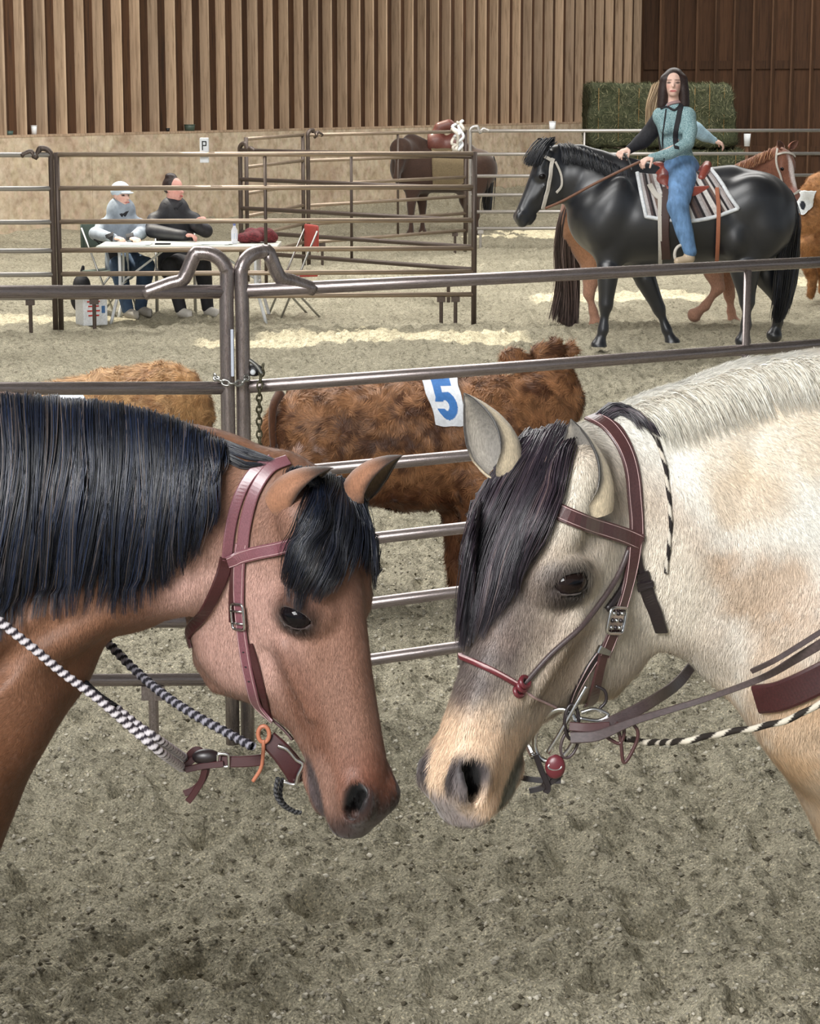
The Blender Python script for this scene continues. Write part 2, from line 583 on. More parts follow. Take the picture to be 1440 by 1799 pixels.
def mat_dirt():
    t = NT('arena_dirt')
    v = t.mapping((1, 1, 1))
    a = t.noise(1.1, 5, 0.6, v); b = t.noise(26, 6, 0.75, v); c_ = t.noise(150, 3, 0.6, v)
    vo = t.n('ShaderNodeTexVoronoi'); vo.inputs['Scale'].default_value = 75; t.l(v, vo.inputs['Vector'])
    c = t.ramp(a, [(0.3, srgb(157, 151, 132)), (0.7, srgb(187, 180, 160))])
    c = t.mix(c, t.ramp(b, [(0.34, (0.40, 0.39, 0.36)), (0.46, (0.92, 0.92, 0.91)), (0.64, (1.25, 1.25, 1.24))]), 1.0, 'MULTIPLY')
    c = t.mix(c, t.ramp(c_, [(0.34, (0.30, 0.30, 0.28)), (0.46, (0.95, 0.95, 0.95)), (0.58, (1.12, 1.12, 1.12)), (0.66, (2.1, 2.05, 1.95))]), 0.8, 'MULTIPLY')
    nb = t.bump(b, 0.8, 0.03); nb = t.bump(vo.outputs['Distance'], 0.6, 0.008, nb); nb = t.bump(c_, 0.6, 0.004, nb)
    return t.set(c, 0.95, 0, nb, 0.15)
M_DIRT = mat_dirt()
_t = NT('dirt_crumb'); M_CRUMB = _t.set(_t.n('ShaderNodeAttribute', attribute_name='Col').outputs['Color'], 0.95, 0, None, 0.1)
def lerp3_(a, b, t):
    return np.asarray(a) + (np.asarray(b) - np.asarray(a)) * np.asarray(t)[..., None]

def mat_pipe(name, c1, c2, rough=0.35, metal=0.6):
    t = NT(name)
    a = t.noise(14, 5, 0.6); b = t.noise(90, 4, 0.6)
    c = t.ramp(a, [(0.35, srgb(*c1)), (0.65, srgb(*c2))])
    c = t.mix(c, srgb(120, 96, 82), t.ramp(b, [(0.6, (0, 0, 0)), (0.72, (0.6, 0.6, 0.6))]))
    r = t.ramp(b, [(0.3, (rough * 0.8,) * 3), (0.7, (rough * 1.5,) * 3)])
    t.l(r, t.b.inputs['Roughness'])
    return t.set(c, None, metal, t.bump(b, 0.1, 0.002))
M_PIPE = mat_pipe('brown_grey_pipe', (134, 124, 122), (168, 158, 156), 0.26, 0.75)
M_PIPE_FAR = mat_pipe('pale_pipe', (140, 122, 108), (176, 160, 140), 0.32, 0.5)
M_PIPE_DARK = mat_pipe('dark_pipe', (70, 60, 56), (96, 84, 76), 0.4, 0.4)
M_PIPE_GREY = mat_pipe('light_grey_pipe', (160, 156, 152), (196, 192, 188), 0.3, 0.6)
M_STEEL = plain('polished_steel', (200, 200, 200), 0.22, 1.0, 0.08)
M_WHITE = plain('white_plastic', (228, 232, 236), 0.45)
M_BLACK = plain('black_rubber', (26, 26, 28), 0.5)

# ================================================================== FLOOR
rng = np.random.RandomState(11)
def grow(a, b, s0, f, smax):
    out = [a]; s = s0
    while out[-1] < b:
        out.append(out[-1] + s); s = min(s * f, smax)
    return np.array(out)
xs_r = np.concatenate([np.arange(0, 1.9, 0.0125), grow(1.9, 26, 0.0135, 1.03, 1.5)])
xs = np.concatenate([-xs_r[:0:-1], xs_r])
ys = np.concatenate([-grow(-5.0, 4, 0.05, 1.04, 1.2)[::-1], grow(5.0, 70, 0.0125, 1.0042, 0.6)])
XX, YY = np.meshgrid(xs, ys, indexing='ij')
H_ = fbm(XX * 0.7, YY * 0.7, 0, 3) * 0.09 + fbm(XX * 5, YY * 4, 3, 3) * 0.085
rough = fbm(XX * 16, YY * 13, 5, 4)
cl = fbm(XX * 11 + 4, YY * 9, 9, 4)
H_ += rough * 0.05 + np.clip(cl, -.1, .2) * 0.13 + np.abs(fbm(XX * 5 + 4, YY * 4, 9, 3)) * 0.07
H_ += fbm(XX * 34, YY * 30, 2, 3) * 0.03
# hoof prints: sunk ovals with a pushed up rim
for i in range(420):
    cx = rng.uniform(-3.2, 3.2) if i < 300 else rng.uniform(-7, 7)
    cy = 5 + 13 * rng.rand() ** 1.6 if i < 300 else rng.uniform(12, 28)
    a = rng.uniform(0, 6.28); r0 = rng.uniform(0.05, 0.085); dp = rng.uniform(0.012, 0.035)
    ix = slice(*np.searchsorted(xs, [cx - 0.3, cx + 0.3])); iy = slice(*np.searchsorted(ys, [cy - 0.3, cy + 0.3]))
    dx = XX[ix, iy] - cx; dy = YY[ix, iy] - cy
    q = np.sqrt(((dx * math.cos(a) + dy * math.sin(a)) / (r0 * 1.25)) ** 2 + ((-dx * math.sin(a) + dy * math.cos(a)) / r0) ** 2)
    H_[ix, iy] += -dp * (1 - sstep(0.5, 1.1, q)) + dp * 0.6 * np.exp(-((q - 1.35) / 0.3) ** 2)
# loose dirt banked up along the foot of the side wall
WA = A(-6.1, 34.0); WB = A(5.24, 51.8)
WD = (WB - WA) / np.linalg.norm(WB - WA); WN = A(WD[1], -WD[0])
tt = (XX - WA[0]) * WD[0] + (YY - WA[1]) * WD[1]; dd_ = (XX - WA[0]) * WN[0] + (YY - WA[1]) * WN[1]
berm = np.exp(-(np.clip(dd_, 0, None) / 1.1) ** 2) * (0.16 + 0.35 * sstep(0, 24, tt) + 0.22 * fbm(tt * 0.55, dd_ * 0.6, 1, 3))
H_ += berm
nx, ny = XX.shape
V = np.stack([XX, YY, H_ - 0.01], -1).reshape(-1, 3)
ii = (np.arange(nx - 1)[:, None] * ny + np.arange(ny - 1)[None, :]).reshape(-1)
F = np.stack([ii, ii + ny, ii + ny + 1, ii + 1], 1)
mobj('floor', V, F, M_DIRT, label='churned grey brown arena dirt floor with hoof prints', kind='structure')

# loose clods and crumbs lying on the near floor
nC = 42000
cx = rng.uniform(-1.9, 1.9, nC); cy = 5.1 + 6.5 * rng.rand(nC) ** 1.4
ci = np.clip(np.searchsorted(xs, cx), 0, nx - 1); cj = np.clip(np.searchsorted(ys, cy), 0, ny - 1)
cz = H_[ci, cj] - 0.01
rad_ = 0.0018 + 0.0095 * rng.rand(nC) ** 5
oc = np.array([[1, 0, 0], [-1, 0, 0], [0, 1, 0], [0, -1, 0], [0, 0, 1], [0, 0, -1]], float)
of = np.array([[0, 2, 4], [2, 1, 4], [1, 3, 4], [3, 0, 4], [2, 0, 5], [1, 2, 5], [3, 1, 5], [0, 3, 5]])
VV = oc[None] * rad_[:, None, None] * (0.6 + 0.8 * rng.rand(nC, 6, 1)) * A(1, 1, .7) + np.stack([cx, cy, cz + rad_ * .35], -1)[:, None, :] + rng.normal(0, .12, (nC, 6, 3)) * rad_[:, None, None]
FF = of[None] + (np.arange(nC) * 6)[:, None, None]
CC = lerp3_(srgb(90, 84, 70), srgb(226, 220, 204), rng.rand(nC) ** 1.3)
mobj('dirt_crumbs', VV.reshape(-1, 3), FF.reshape(-1, 3), M_CRUMB, smooth=False, cols=np.repeat(CC, 6, 0), label='loose crumbs of dirt scattered over the near arena floor', cat='dirt', kind='stuff')

# ================================================================== WALLS
def wallpt(base, d, n, t, off, z):
    return A(base[0] + d[0] * t + n[0] * off, base[1] + d[1] * t + n[1] * off, z)
LEN1 = float(np.linalg.norm(WB - WA))
EN_D = A(0.8437, -0.5368)            # end wall runs from the corner towards the right
EN_N = A(-EN_D[1] * -1, 0)           # replaced below
EN_N = A(-0.5368, -0.8437)
wall = empty('wall_back', (WA[0], WA[1], 0)); tag(wall, 'tall timber side wall with bare studs over a board kick wall', kind='structure')
wall_e = empty('wall_right', (WB[0], WB[1], 0)); tag(wall_e, 'brown timber end wall with widely spaced studs behind the hay', kind='structure')

def oriented_box(base, d, n, t0, t1, o0, o1, z0, z1):
    c = wallpt(base, d, n, (t0 + t1) / 2, (o0 + o1) / 2, (z0 + z1) / 2)
    R = np.array([[d[0], n[0], 0], [d[1], n[1], 0], [0, 0, 1]])
    return Bag().box(c, (t1 - t0, o1 - o0, z1 - z0), R)

PLY = 1.575
T0 = -20.0
# vertical board sheathing, one board at a time
bw = 0.2233
k = 0; t = T0
while t < LEN1:
    oriented_box(WA, WD, WN, t, min(t + bw - 0.004, LEN1), -0.06, -0.035 + 0.006 * (k % 2), 0, 9.0).obj('sheathing_board', M_SHEATH, wall)
    t += bw; k += 1
# studs
t = -19.61; k = 0; rs = random.Random(3)
stud_me = None
while t < LEN1 - 0.1:
    dep = 0.185
    o = oriented_box(WA, WD, WN, t + rs.uniform(-.012, .012), t + 0.04, -0.035, dep - 0.035 + rs.uniform(-.01, .006), PLY - 0.02, 8.6).obj('stud', M_STUD, wall)
    t += 0.4466; k += 1
# kick wall of osb panels under the studs
t = T0
while t < LEN1 + 0.3:
    oriented_box(WA, WD, WN, t, t + 2.43, 0.10, 0.165, 0, PLY).obj('kick_board', M_OSB, wall)
    t += 2.44
oriented_box(WA, WD, WN, T0, LEN1, -0.03, 0.17, PLY, PLY + 0.035).obj('ledge', M_STUD, wall)
# end wall
t = 0.0
while t < 22:
    oriented_box(WB, EN_D, EN_N, t - (0.3 if t == 0 else 0), t + 0.44, -0.06, -0.03, 0, 9).obj('sheathing_board', M_SHEATH2, wall_e)
    t += 0.4466
t = 0.43
while t < 22:
    oriented_box(WB, EN_D, EN_N, t - 0.02, t + 0.02, -0.03, 0.13, 0, 9).obj('stud', M_ENDSTUD, wall_e)
    t += 0.4466
for z in (0.9, 2.72, 4.9):
    oriented_box(WB, EN_D, EN_N, 0, 22, -0.03, 0.02, z, z + 0.18).obj('girt', M_SHEATH2, wall_e)

# ================================================================== ROOF with open light slots
roof = empty('ceiling', (0, 20, 9)); tag(roof, 'arena roof with open slots that let sun stripes in', kind='structure')
M_ROOF = plain('roof_metal', (150, 146, 138), 0.7)
ZR = 9.0
def ground_to_roof(x, y):
    k_ = ZR / -SUN_DIR[2]
    return x - SUN_DIR[0] * k_, y - SUN_DIR[1] * k_
# sunlit stripes on the ground: (x0, x1, y0, y1)
def stripe(u0, u1, v0, v1):
    g0 = G(u0, v1); g1 = G(u1, v0)
    vm = (v0 + v1) / 2
    return (G(u0, vm)[0], G(u1, vm)[0], g0[1], g1[1])
STR = [stripe(450, 925, 583, 604), stripe(-260, 390, 553, 566), stripe(930, 1240, 514, 531), stripe(640, 1010, 402, 416), stripe(340, 560, 596, 610), stripe(1280, 1700, 486, 500), stripe(-260, 60, 690, 712)]
def overlap(r, s): return r[0] < s[1] and s[0] < r[1] and r[2] < s[3] and s[2] < r[3]
holes = []
for (x0, x1, y0, y1) in STR:
    a = ground_to_roof(x0, y0); b = ground_to_roof(x1, y1)
    holes.append((a[0], b[0], a[1], b[1]))
gx = sorted(set([-40.0, 40.0] + [h for q in holes for h in q[:2]]))
gy = sorted(set([-8.0, 72.0] + [h for q in holes for h in q[2:]]))
for j in range(len(gy) - 1):
    bag = Bag(); i = 0
    while i < len(gx) - 1:
        mid = lambda a: ((gx[a] + gx[a + 1]) / 2, (gy[j] + gy[j + 1]) / 2)
        def open_(a):
            m = mid(a); return any(h[0] < m[0] < h[1] and h[2] < m[1] < h[3] for h in holes)
        if open_(i): i += 1; continue
        e = i
        while e < len(gx) - 1 and not open_(e): e += 1
        bag.box(((gx[i] + gx[e]) / 2, (gy[j] + gy[j + 1]) / 2, ZR + 0.03), (gx[e] - gx[i], gy[j + 1] - gy[j], 0.06))
        i = e
    bag.obj('roof_panel', M_ROOF, roof)

# ================================================================== CORRAL PANELS
ZS = (1.584, 1.256, 0.945, 0.678, 0.441, 0.233)
def corral(name, p0, p1, z_rails, r, mats, label, arch=(1, 1), braces=(0.5,), feet=(), post_top=None, group='tubular steel corral panels', drop=0.0, top_arch=0.13, seg=12):
    """free-standing tube panel from p0 to p1 (x, y of its end posts)"""
    p0 = A(*p0, 0); p1 = A(*p1, 0)
    d = unit(p1 - p0); L = np.linalg.norm(p1 - p0)
    m_post, m_rail = mats
    e = empty(name, tuple((p0 + p1) / 2), label, 'corral panel', group)
    top = z_rails[0]
    for s_, (p, q) in enumerate(((p0, d), (p1, -d))):
        if arch[s_]:
            h = top + top_arch
            pts = [p + A(0, 0, 0.0), p + A(0, 0, top - 0.05)]
            w = 0.075
            c = p + q * w + A(0, 0, h - w)
            for a in np.linspace(0.05, math.pi * 0.62, 9):
                pts.append(c - q * w * 1.05 * math.cos(a) + A(0, 0, w * math.sin(a)))
            pts.append(p + q * (w * 1.9) + A(0, 0, h - w * 1.15))
            pts.append(p + q * (w * 2.45) + A(0, 0, top + 0.028))
            pts.append(p + q * (w * 3.1) + A(0, 0, top + 0.010))
            pts.append(p + q * (w * 3.7) + A(0, 0, top - 0.006))
            pts = [pts[0], pts[0] * 0.5 + pts[1] * 0.5] + list(spline(np.array(pts[1:]), 3))
            tube('post', pts, r, m_post, e, seg)
        else:
            tube('post', [p, p + A(0, 0, top + 0.02)], r, m_post, e, seg)
    for z in z_rails:
        tube('rail', [p0 + A(0, 0, z), p1 + A(0, 0, z)], r * 0.92, m_rail, e, seg)
    for b in braces:
        c = p0 + d * L * b + np.cross(d, A(0, 0, 1)) * 0.0
        tube('brace', [c + A(0, 0, z_rails[-1]), c + A(0, 0, z_rails[0])], r * 0.62, m_post, e, seg)
    for b in feet:
        c = p0 + d * L * b
        V, F = Bag().tube([c + A(0, 0, -0.02), c + A(0, 0, z_rails[-1] - 0.015)], r * 0.72, seg).box(c + A(0, 0, z_rails[-1] - r - 0.02), (r * 3.2, r * 1.6, 0.05)).V, None
        bg = Bag().tube([c + A(0, 0, -0.02), c + A(0, 0, z_rails[-1] - 0.015)], r * 0.72, seg).box(c + A(0, 0, z_rails[-1] - r - 0.02), (r * 3.2, r * 1.6, 0.05))
        bg.obj('foot', m_post, e, smooth=False)
    return e

def at_depth(u, y): return P(u, HORIZON, y)[0]
# near gate line
NEAR_D = 7.72
pL = A(at_depth(392, 7.70), 7.70); pR = A(at_depth(420, NEAR_D), NEAR_D)
x_far = at_depth(1440, 9.03)
dR = unit(A(x_far, 9.03) - pR)
corral('corral_panel', pR, pR + dR * 3.66, ZS, 0.0245, (M_PIPE, M_PIPE), 'near corral panel right of the chained posts, between the calf and the horses', braces=(0.6,), feet=(0.25, 0.8))
pL0 = A(at_depth(394, 7.70) - 3.66, 7.62)
corral('corral_panel', pL0, pL, ZS, 0.0245, (M_PIPE, M_PIPE), 'near corral panel left of the chained posts, behind the bay horse', braces=(0.5,), feet=(0.925, 0.2))
# middle line in front of the table
ZM = (1.66, 1.345, 1.03, 0.76, 0.535, 0.315)
dM = 21.6
corral('corral_panel', (at_depth(96, 21.75), 21.75), (at_depth(834, 22.05), 22.05), ZM, 0.026, (M_PIPE_DARK, M_PIPE_FAR), 'pale corral panel across the front of the judges table', arch=(0, 0), braces=(0.495,), feet=(0.08, 0.92, 0.955))
corral('corral_panel', (at_depth(86, 21.7) - 3.9, 21.5), (at_depth(86, 21.7), 21.7), ZM, 0.026, (M_PIPE_DARK, M_PIPE_GREY), 'corral panel at the left edge beyond the pale calf', arch=(0, 1), braces=(0.5,), feet=(0.94,), top_arch=0.06)
# fan of panels behind it
ZF = (1.56, 1.22, 0.88, 0.60, 0.36)
ZD = (1.69, 1.36, 1.05, 0.78, 0.54, 0.30)
pC0 = A(at_depth(420, 27.3), 27.3); pC1 = A(at_depth(834, 24.6), 24.6)
corral('corral_panel', pC0, pC1, ZF, 0.027, (M_PIPE_DARK, M_PIPE_DARK), 'dark corral panel slanting forward behind the table', arch=(1, 0), braces=(0.5,), feet=(0.9,), top_arch=0.08)
pE0 = A(at_depth(431, 27.4), 27.4); pE1 = A(at_depth(531, 30.0), 30.0)
corral('corral_panel', pE0, pE1, ZD, 0.024, (M_PIPE_DARK, M_PIPE_FAR), 'short corral panel slanting back towards the side wall', arch=(0, 0), braces=())
pD0 = A(at_depth(540, 30.0), 30.0); pD1 = A(at_depth(818, 32.6), 32.6)
corral('corral_panel', pD0, pD1, ZD, 0.026, (M_PIPE_DARK, M_PIPE_FAR), 'corral panel in front of the tied dark horse', arch=(1, 0), braces=(0.55,), feet=(0.08, 0.93), top_arch=0.06)
pF0 = A(at_depth(826, 33.0), 33.0)
corral('corral_panel', pF0, (at_depth(1460, 33.4), 33.4), ZD, 0.026, (M_PIPE_GREY, M_PIPE_GREY), 'grey corral panel behind the black horse and the hay', arch=(1, 0), braces=(0.315,), feet=(0.03,), top_arch=0.06)
# ================================================================== HORSE ANATOMY
HEAD_T = np.array([
    # x    top    bot    wTop  wBot   (lengths of the head; x runs poll -> lips, y towards the forehead side)
    (-.06, .020, -.24, .085, .060),
    (.06, .060, -.31, .125, .080),
    (.16, .080, -.38, .148, .088),
    (.26, .084, -.425, .160, .092),
    (.36, .076, -.455, .158, .095),
    (.45, .060, -.480, .142, .092),
    (.54, .046, -.448, .126, .084),
    (.61, .032, -.355, .112, .072),
    (.70, .020, -.268, .098, .062),
    (.78, .010, -.240, .092, .062),
    (.85, .000, -.232, .094, .066),
    (.91, -.014, -.225, .092, .070),
    (.96, -.036, -.210, .088, .066),
    (1.0, -.070, -.190, .078, .055),
    (1.03, -.10, -.17, .07, .045)])

# the eye: centre, axes (out, towards the inner corner, towards the upper lid), in head coordinates
EYE_C = A(.388, -.038, .134)
_e0 = unit(A(.08, .26, .96)); _e1 = unit(A(.56, .80, -.25)); _e1 = unit(_e1 - _e0 * np.dot(_e0, _e1)); _e2 = np.cross(_e0, _e1)
if _e2[0] > 0: _e2 = -_e2
EYE_E = (_e0, _e1, _e2)
def eye_pt(a, b, c):
    """a out, b along the eye, c towards the upper lid"""
    return EYE_C + EYE_E[0] * a + EYE_E[1] * b + EYE_E[2] * c

def add_head(vol, H, detail=True, jaw=1.0):
    """horse head into the volume; H is its Frame (x = face axis, y = forehead side, z = lateral)"""
    s = H.s
    T = HEAD_T
    xs_, top, bot, wt, wb = T.T
    bot = np.where((xs_ > .1) & (xs_ < .6), bot * jaw, bot)
    c = [H.w((x, y, z)) for x in (-.12, 1.08) for y in (-.6, .18) for z in (-.3, .3)]
    lo = np.min(c, 0); hi = np.max(c, 0)
    def fn(X, Y, Z):
        x, y, z = X - H.o[0], Y - H.o[1], Z - H.o[2]
        a = (x * H.R[0][0] + y * H.R[0][1] + z * H.R[0][2]) / s
        b = (x * H.R[1][0] + y * H.R[1][1] + z * H.R[1][2]) / s
        l = (x * H.R[2][0] + y * H.R[2][1] + z * H.R[2][2]) / s
        ac = np.clip(a, xs_[0], xs_[-1])
        tp = np.interp(ac, xs_, top); bt = np.interp(ac, xs_, bot); w1 = np.interp(ac, xs_, wt); w0 = np.interp(ac, xs_, wb)
        yc = (tp + bt) / 2; hh = (tp - bt) / 2
        t = np.clip((b - bt) / (tp - bt), 0, 1)
        t = t * t * (3 - 2 * t)
        w = w0 + (w1 - w0) * t
        w = w * (1 - 0.16 * np.clip((t - 0.72) / 0.28, 0, 1))
        e = np.where(a > .93, (a - .93) / .105, np.where(a < .07, (.07 - a) / .09, 0))
        n = 2.5
        q = (np.abs((b - yc) / hh) ** n + np.abs(l / w) ** n + np.clip(e, 0, 3) ** n) ** (1 / n)
        return (q - 1) * np.minimum(hh, w) * s * 0.9
    vol.put(fn, lo, hi, 0.02)
    for sd in (1, -1):
        def L(x, y, z): return H.w((x, y, z * sd))
        def E(a, b, c):
            q = eye_pt(a, b, c); return H.w((q[0], q[1], q[2] * sd))
        R3 = H.R
        RE = np.array([H.R.T @ (e * A(1, 1, sd)) for e in EYE_E])
        vol.ell(L(.355, -.285, .068), A(.200, .190, .045) * s, R3, .03)                    # cheek muscle
        vol.ell(E(-.035, .0, .012), A(.062, .088, .070) * s, RE, .02)                      # orbit
        vol.ell(L(.27, .022, .098), A(.10, .050, .052) * s, R3, .02)                       # temple
        vol.cone(L(.46, -.12, .122), L(.66, -.118, .084), .016 * s, .011 * s, .02)         # facial crest
        vol.ell(L(.918, -.066, .062), A(.070, .055, .038) * s, R3, .02)                    # nostril wing
        vol.ell(L(.965, -.150, .045), A(.055, .040, .042) * s, R3, .015)                   # upper lip
        vol.ell(L(.13, .020, .095), A(.07, .055, .045) * s, R3, .02)                       # ear root
    vol.ell(H.w((.950, -.085, 0)), A(.055, .055, .06) * s, H.R, .02)
    vol.ell(H.w((.90, -.228, 0)), A(.060, .028, .050) * s, H.R, .015)                     # lower lip
    vol.ell(H.w((.845, -.242, 0)), A(.045, .022, .042) * s, H.R, .015)                      # chin
    for sd in (1, -1):
        def L(x, y, z): return H.w((x, y, z * sd))
        def E(a, b, c):
            q = eye_pt(a, b, c); return H.w((q[0], q[1], q[2] * sd))
        RE = np.array([H.R.T @ (e * A(1, 1, sd)) for e in EYE_E])
        vol.ell(L(.225, -.045, .170), A(.065, .030, .020) * s, H.R, .022, cut=True)        # hollow above the eye
        vol.ell(L(.565, -.20, .118), A(.11, .03, .014) * s, H.R, .02, cut=True)            # below the crest
        if detail:
            vol.ell(E(.032, .002, .0), A(.036, .052, .033) * s, RE, .006, cut=True)        # eye opening
            vol.ell(E(.0, .0, .0), A(.033, .046, .036) * s, RE, .002, cut=True)
            for i in range(3):
                t = i / 2
                vol.cone(L(.886 + .052 * t, -.022 - .050 * t, .106 - .003 * t), L(.912 + .045 * t, -.060 - .036 * t, .044), .029 * s, .020 * s, .006, cut=True)
            
            vol.chain([L(.775, -.178, .090), L(.84, -.188, .094), L(.91, -.194, .088), L(.97, -.190, .068), L(1.01, -.182, .03), L(1.02, -.178, -.005)],
                      [.004 * s, .006 * s, .007 * s, .008 * s, .009 * s, .009 * s], .007, cut=True)
            up = []; lw = []
            for t in np.linspace(-1, 1, 9):
                w = (1 - t * t) ** .6
                up.append(E(.026 - .016 * t * t, .052 * t, .0300 * w - .003 * t)); lw.append(E(.022 - .016 * t * t, .052 * t, -.0300 * w - .003 * t))
            tr = np.interp(np.linspace(-1, 1, 9), [-1, 0, 1], [.005, .0095, .006]) * s
            vol.chain(up, tr, .005)
            vol.chain(lw, tr * .75, .005)
            vol.chain([E(.008, -.056, .018), E(.020, -.03, .046), E(.022, .01, .052), E(.010, .05, .036)], [.005 * s, .010 * s, .011 * s, .006 * s], .010)
            vol.cone(E(.012, .054, -.004), E(.0, .078, -.012), .007 * s, .004 * s, .008, cut=True)   # tear corner
        else:
            vol.ell(E(.032, 0, 0), A(.015, .045, .028) * s, RE, .01, cut=True)
            vol.ell(L(.925, -.08, .10), A(.03, .02, .022) * s, H.R, .01, cut=True)

def head_frame(poll, muzzle_px, heading, z_near, roll=0.0, tip=(1.0, -.12)):
    """frame from the poll point, the pixel of the lips and the horizontal heading"""
    h = unit(heading); n = unit(z_near)
    M = plane_hit(*muzzle_px, poll, n)
    d = M - poll
    L = np.linalg.norm(d) / math.hypot(*tip)
    u = unit(d)
    up = A(0, 0, 1)
    a = math.atan2(-tip[1], tip[0])
    # perpendicular to d inside the plane, on the forehead side
    pv = unit(h - u * np.dot(h, u)) if abs(np.dot(h, u)) < .98 else unit(up - u * np.dot(up, u))
    if np.dot(pv, h) < 0: pv = -pv
    x = u * math.cos(a) + pv * math.sin(a)
    y = pv * math.cos(a) - u * math.sin(a)
    z = n
    if roll:
        y, z = y * math.cos(roll) + z * math.sin(roll), z * math.cos(roll) - y * math.sin(roll)
    return Frame(poll, x, y, z, L)

def ear_geo(base, tip, opening, w, thick=0.004, n=22, m=17, curl=0.05, cols=None, gap=1.0):
    base = A(*base); tip = A(*tip)
    a = unit(tip - base); L = np.linalg.norm(tip - base)
    o = unit(np.asarray(opening) - a * np.dot(opening, a)); s = np.cross(a, o)
    ts = np.linspace(0, 1, n)
    prof = np.interp(ts, [0, .1, .25, .42, .6, .78, .9, .97, 1], [.80, .92, 1.0, .96, .80, .52, .28, .11, .03])
    Ph = np.interp(ts, [0, .15, .3, .5, .8, 1], [3.0, 2.7, 2.25, 1.95 , 1.6, 1.3]) * gap
    layers = []; cc = []
    for inner in (0, 1):
        rows = []
        for i, t in enumerate(ts):
            ph = np.linspace(-Ph[i], Ph[i], m)
            r = w * prof[i] - inner * thick * (1 if t < .9 else .5)
            r = max(r, 0.0008)
            edge = np.abs(ph) / Ph[i]
            rr = r * (1 + 0.10 * edge ** 3)
            c = base + a * L * t - o * (curl * L * (math.sin(t * math.pi) - .2)) * .5 - a * 0
            row = c + (rr * -np.cos(ph))[:, None] * o * 0.80 + (rr * np.sin(ph))[:, None] * s
            rows.append(row)
        layers.append(np.array(rows))
    V = np.concatenate([layers[0].reshape(-1, 3), layers[1].reshape(-1, 3)])
    F = []; N0 = n * m
    for i in range(n - 1):
        for j in range(m - 1):
            a0 = i * m + j
            F.append((a0, a0 + 1, a0 + m + 1, a0 + m))
            F.append((N0 + a0, N0 + a0 + m, N0 + a0 + m + 1, N0 + a0 + 1))
        for j in (0, m - 1):
            a0 = i * m + j
            F.append((a0, a0 + m, N0 + a0 + m, N0 + a0))
    for j in range(m - 1):
        a0 = (n - 1) * m + j
        F.append((a0, a0 + 1, N0 + a0 + 1, N0 + a0))
    tt_ = np.repeat(ts, m); ed = np.abs(np.tile(np.linspace(-1, 1, m), n))
    C = []
    for inner in (0, 1):
        C.append(cols(tt_, ed, inner))
    return V, np.array(F), np.concatenate(C)

def sphere_geo(c, r, R=None, nu=24, nv=16):
    R = np.eye(3) if R is None else np.asarray(R)
    r = np.broadcast_to(np.asarray(r, float), (3,))
    V = []; F = []
    for i in range(nv + 1):
        th = math.pi * i / nv
        for j in range(nu):
            p = 2 * math.pi * j / nu
            V.append(A(math.sin(th) * math.cos(p), math.sin(th) * math.sin(p), math.cos(th)) * r)
    V = np.array(V) @ R + np.asarray(c)
    for i in range(nv):
        for j in range(nu):
            k = (j + 1) % nu
            F.append((i * nu + j, (i + 1) * nu + j, (i + 1) * nu + k, i * nu + k))
    return V, np.array(F)

def lerp3(a, b, t):
    return np.asarray(a) + (np.asarray(b) - np.asarray(a)) * np.asarray(t)[..., None]

def blob(q, c, r, soft=0.35):
    """1 inside the ellipsoid (c, r), 0 outside, soft edge; q (N,3)"""
    d = np.sqrt((((q - np.asarray(c)) / np.asarray(r)) ** 2).sum(-1))
    return 1 - sstep(1 - soft, 1 + soft, d)

def mat_coat(name, rough=0.55, bump=0.25, sheen=0.2, fur_scale=320, var=0.2, spec=0.3):
    t = NT(name)
    at = t.n('ShaderNodeAttribute', attribute_name='Col')
    v = t.mapping((1, 1, 0.22)) 
    f = t.noise(fur_scale, 3, 0.6, v)
    g = t.noise(18, 3, 0.5)
    c = t.mix(at.outputs['Color'], t.ramp(f, [(0.3, (1 - var,) * 3), (0.7, (1 + var,) * 3)]), 1.0, 'MULTIPLY')
    c = t.mix(c, t.ramp(g, [(0.3, (0.9,) * 3), (0.7, (1.08,) * 3)]), 1.0, 'MULTIPLY')
    t.set(c, rough, 0, t.bump(f, bump, 0.002), spec)
    t.b.inputs['Sheen Weight'].default_value = sheen
    t.b.inputs['Sheen Roughness'].default_value = 0.5
    return t.m

def mat_hair(name, rough=0.35, spec=0.6):
    t = NT(name)
    at = t.n('ShaderNodeAttribute', attribute_name='Col')
    return t.set(at.outputs['Color'], rough, 0, None, spec)

M_COAT = mat_coat('horse_coat')
M_COAT_SLEEK = mat_coat('sleek_horse_coat', 0.36, 0.1, 0.1, 300, 0.1, 1.0)
M_COAT_PLAIN = mat_coat('short_coat', 0.75, 0.3, 0.3, 160, 0.25, 0.2)
M_HAIR = mat_hair('mane_hair', 0.38, 0.7)
M_COATHAIR = mat_hair('coat_hairs', 0.5, 0.35)
M_EAR = mat_coat('ear_skin', 0.7, 0.3, 0.3, 500, 0.25)
def mat_eye():
    t = NT('dark_horse_eye')
    at = t.n('ShaderNodeAttribute', attribute_name='Col')
    t.set(at.outputs['Color'], 0.05, 0, None, 0.25)
    return t.m
M_EYE = mat_eye()

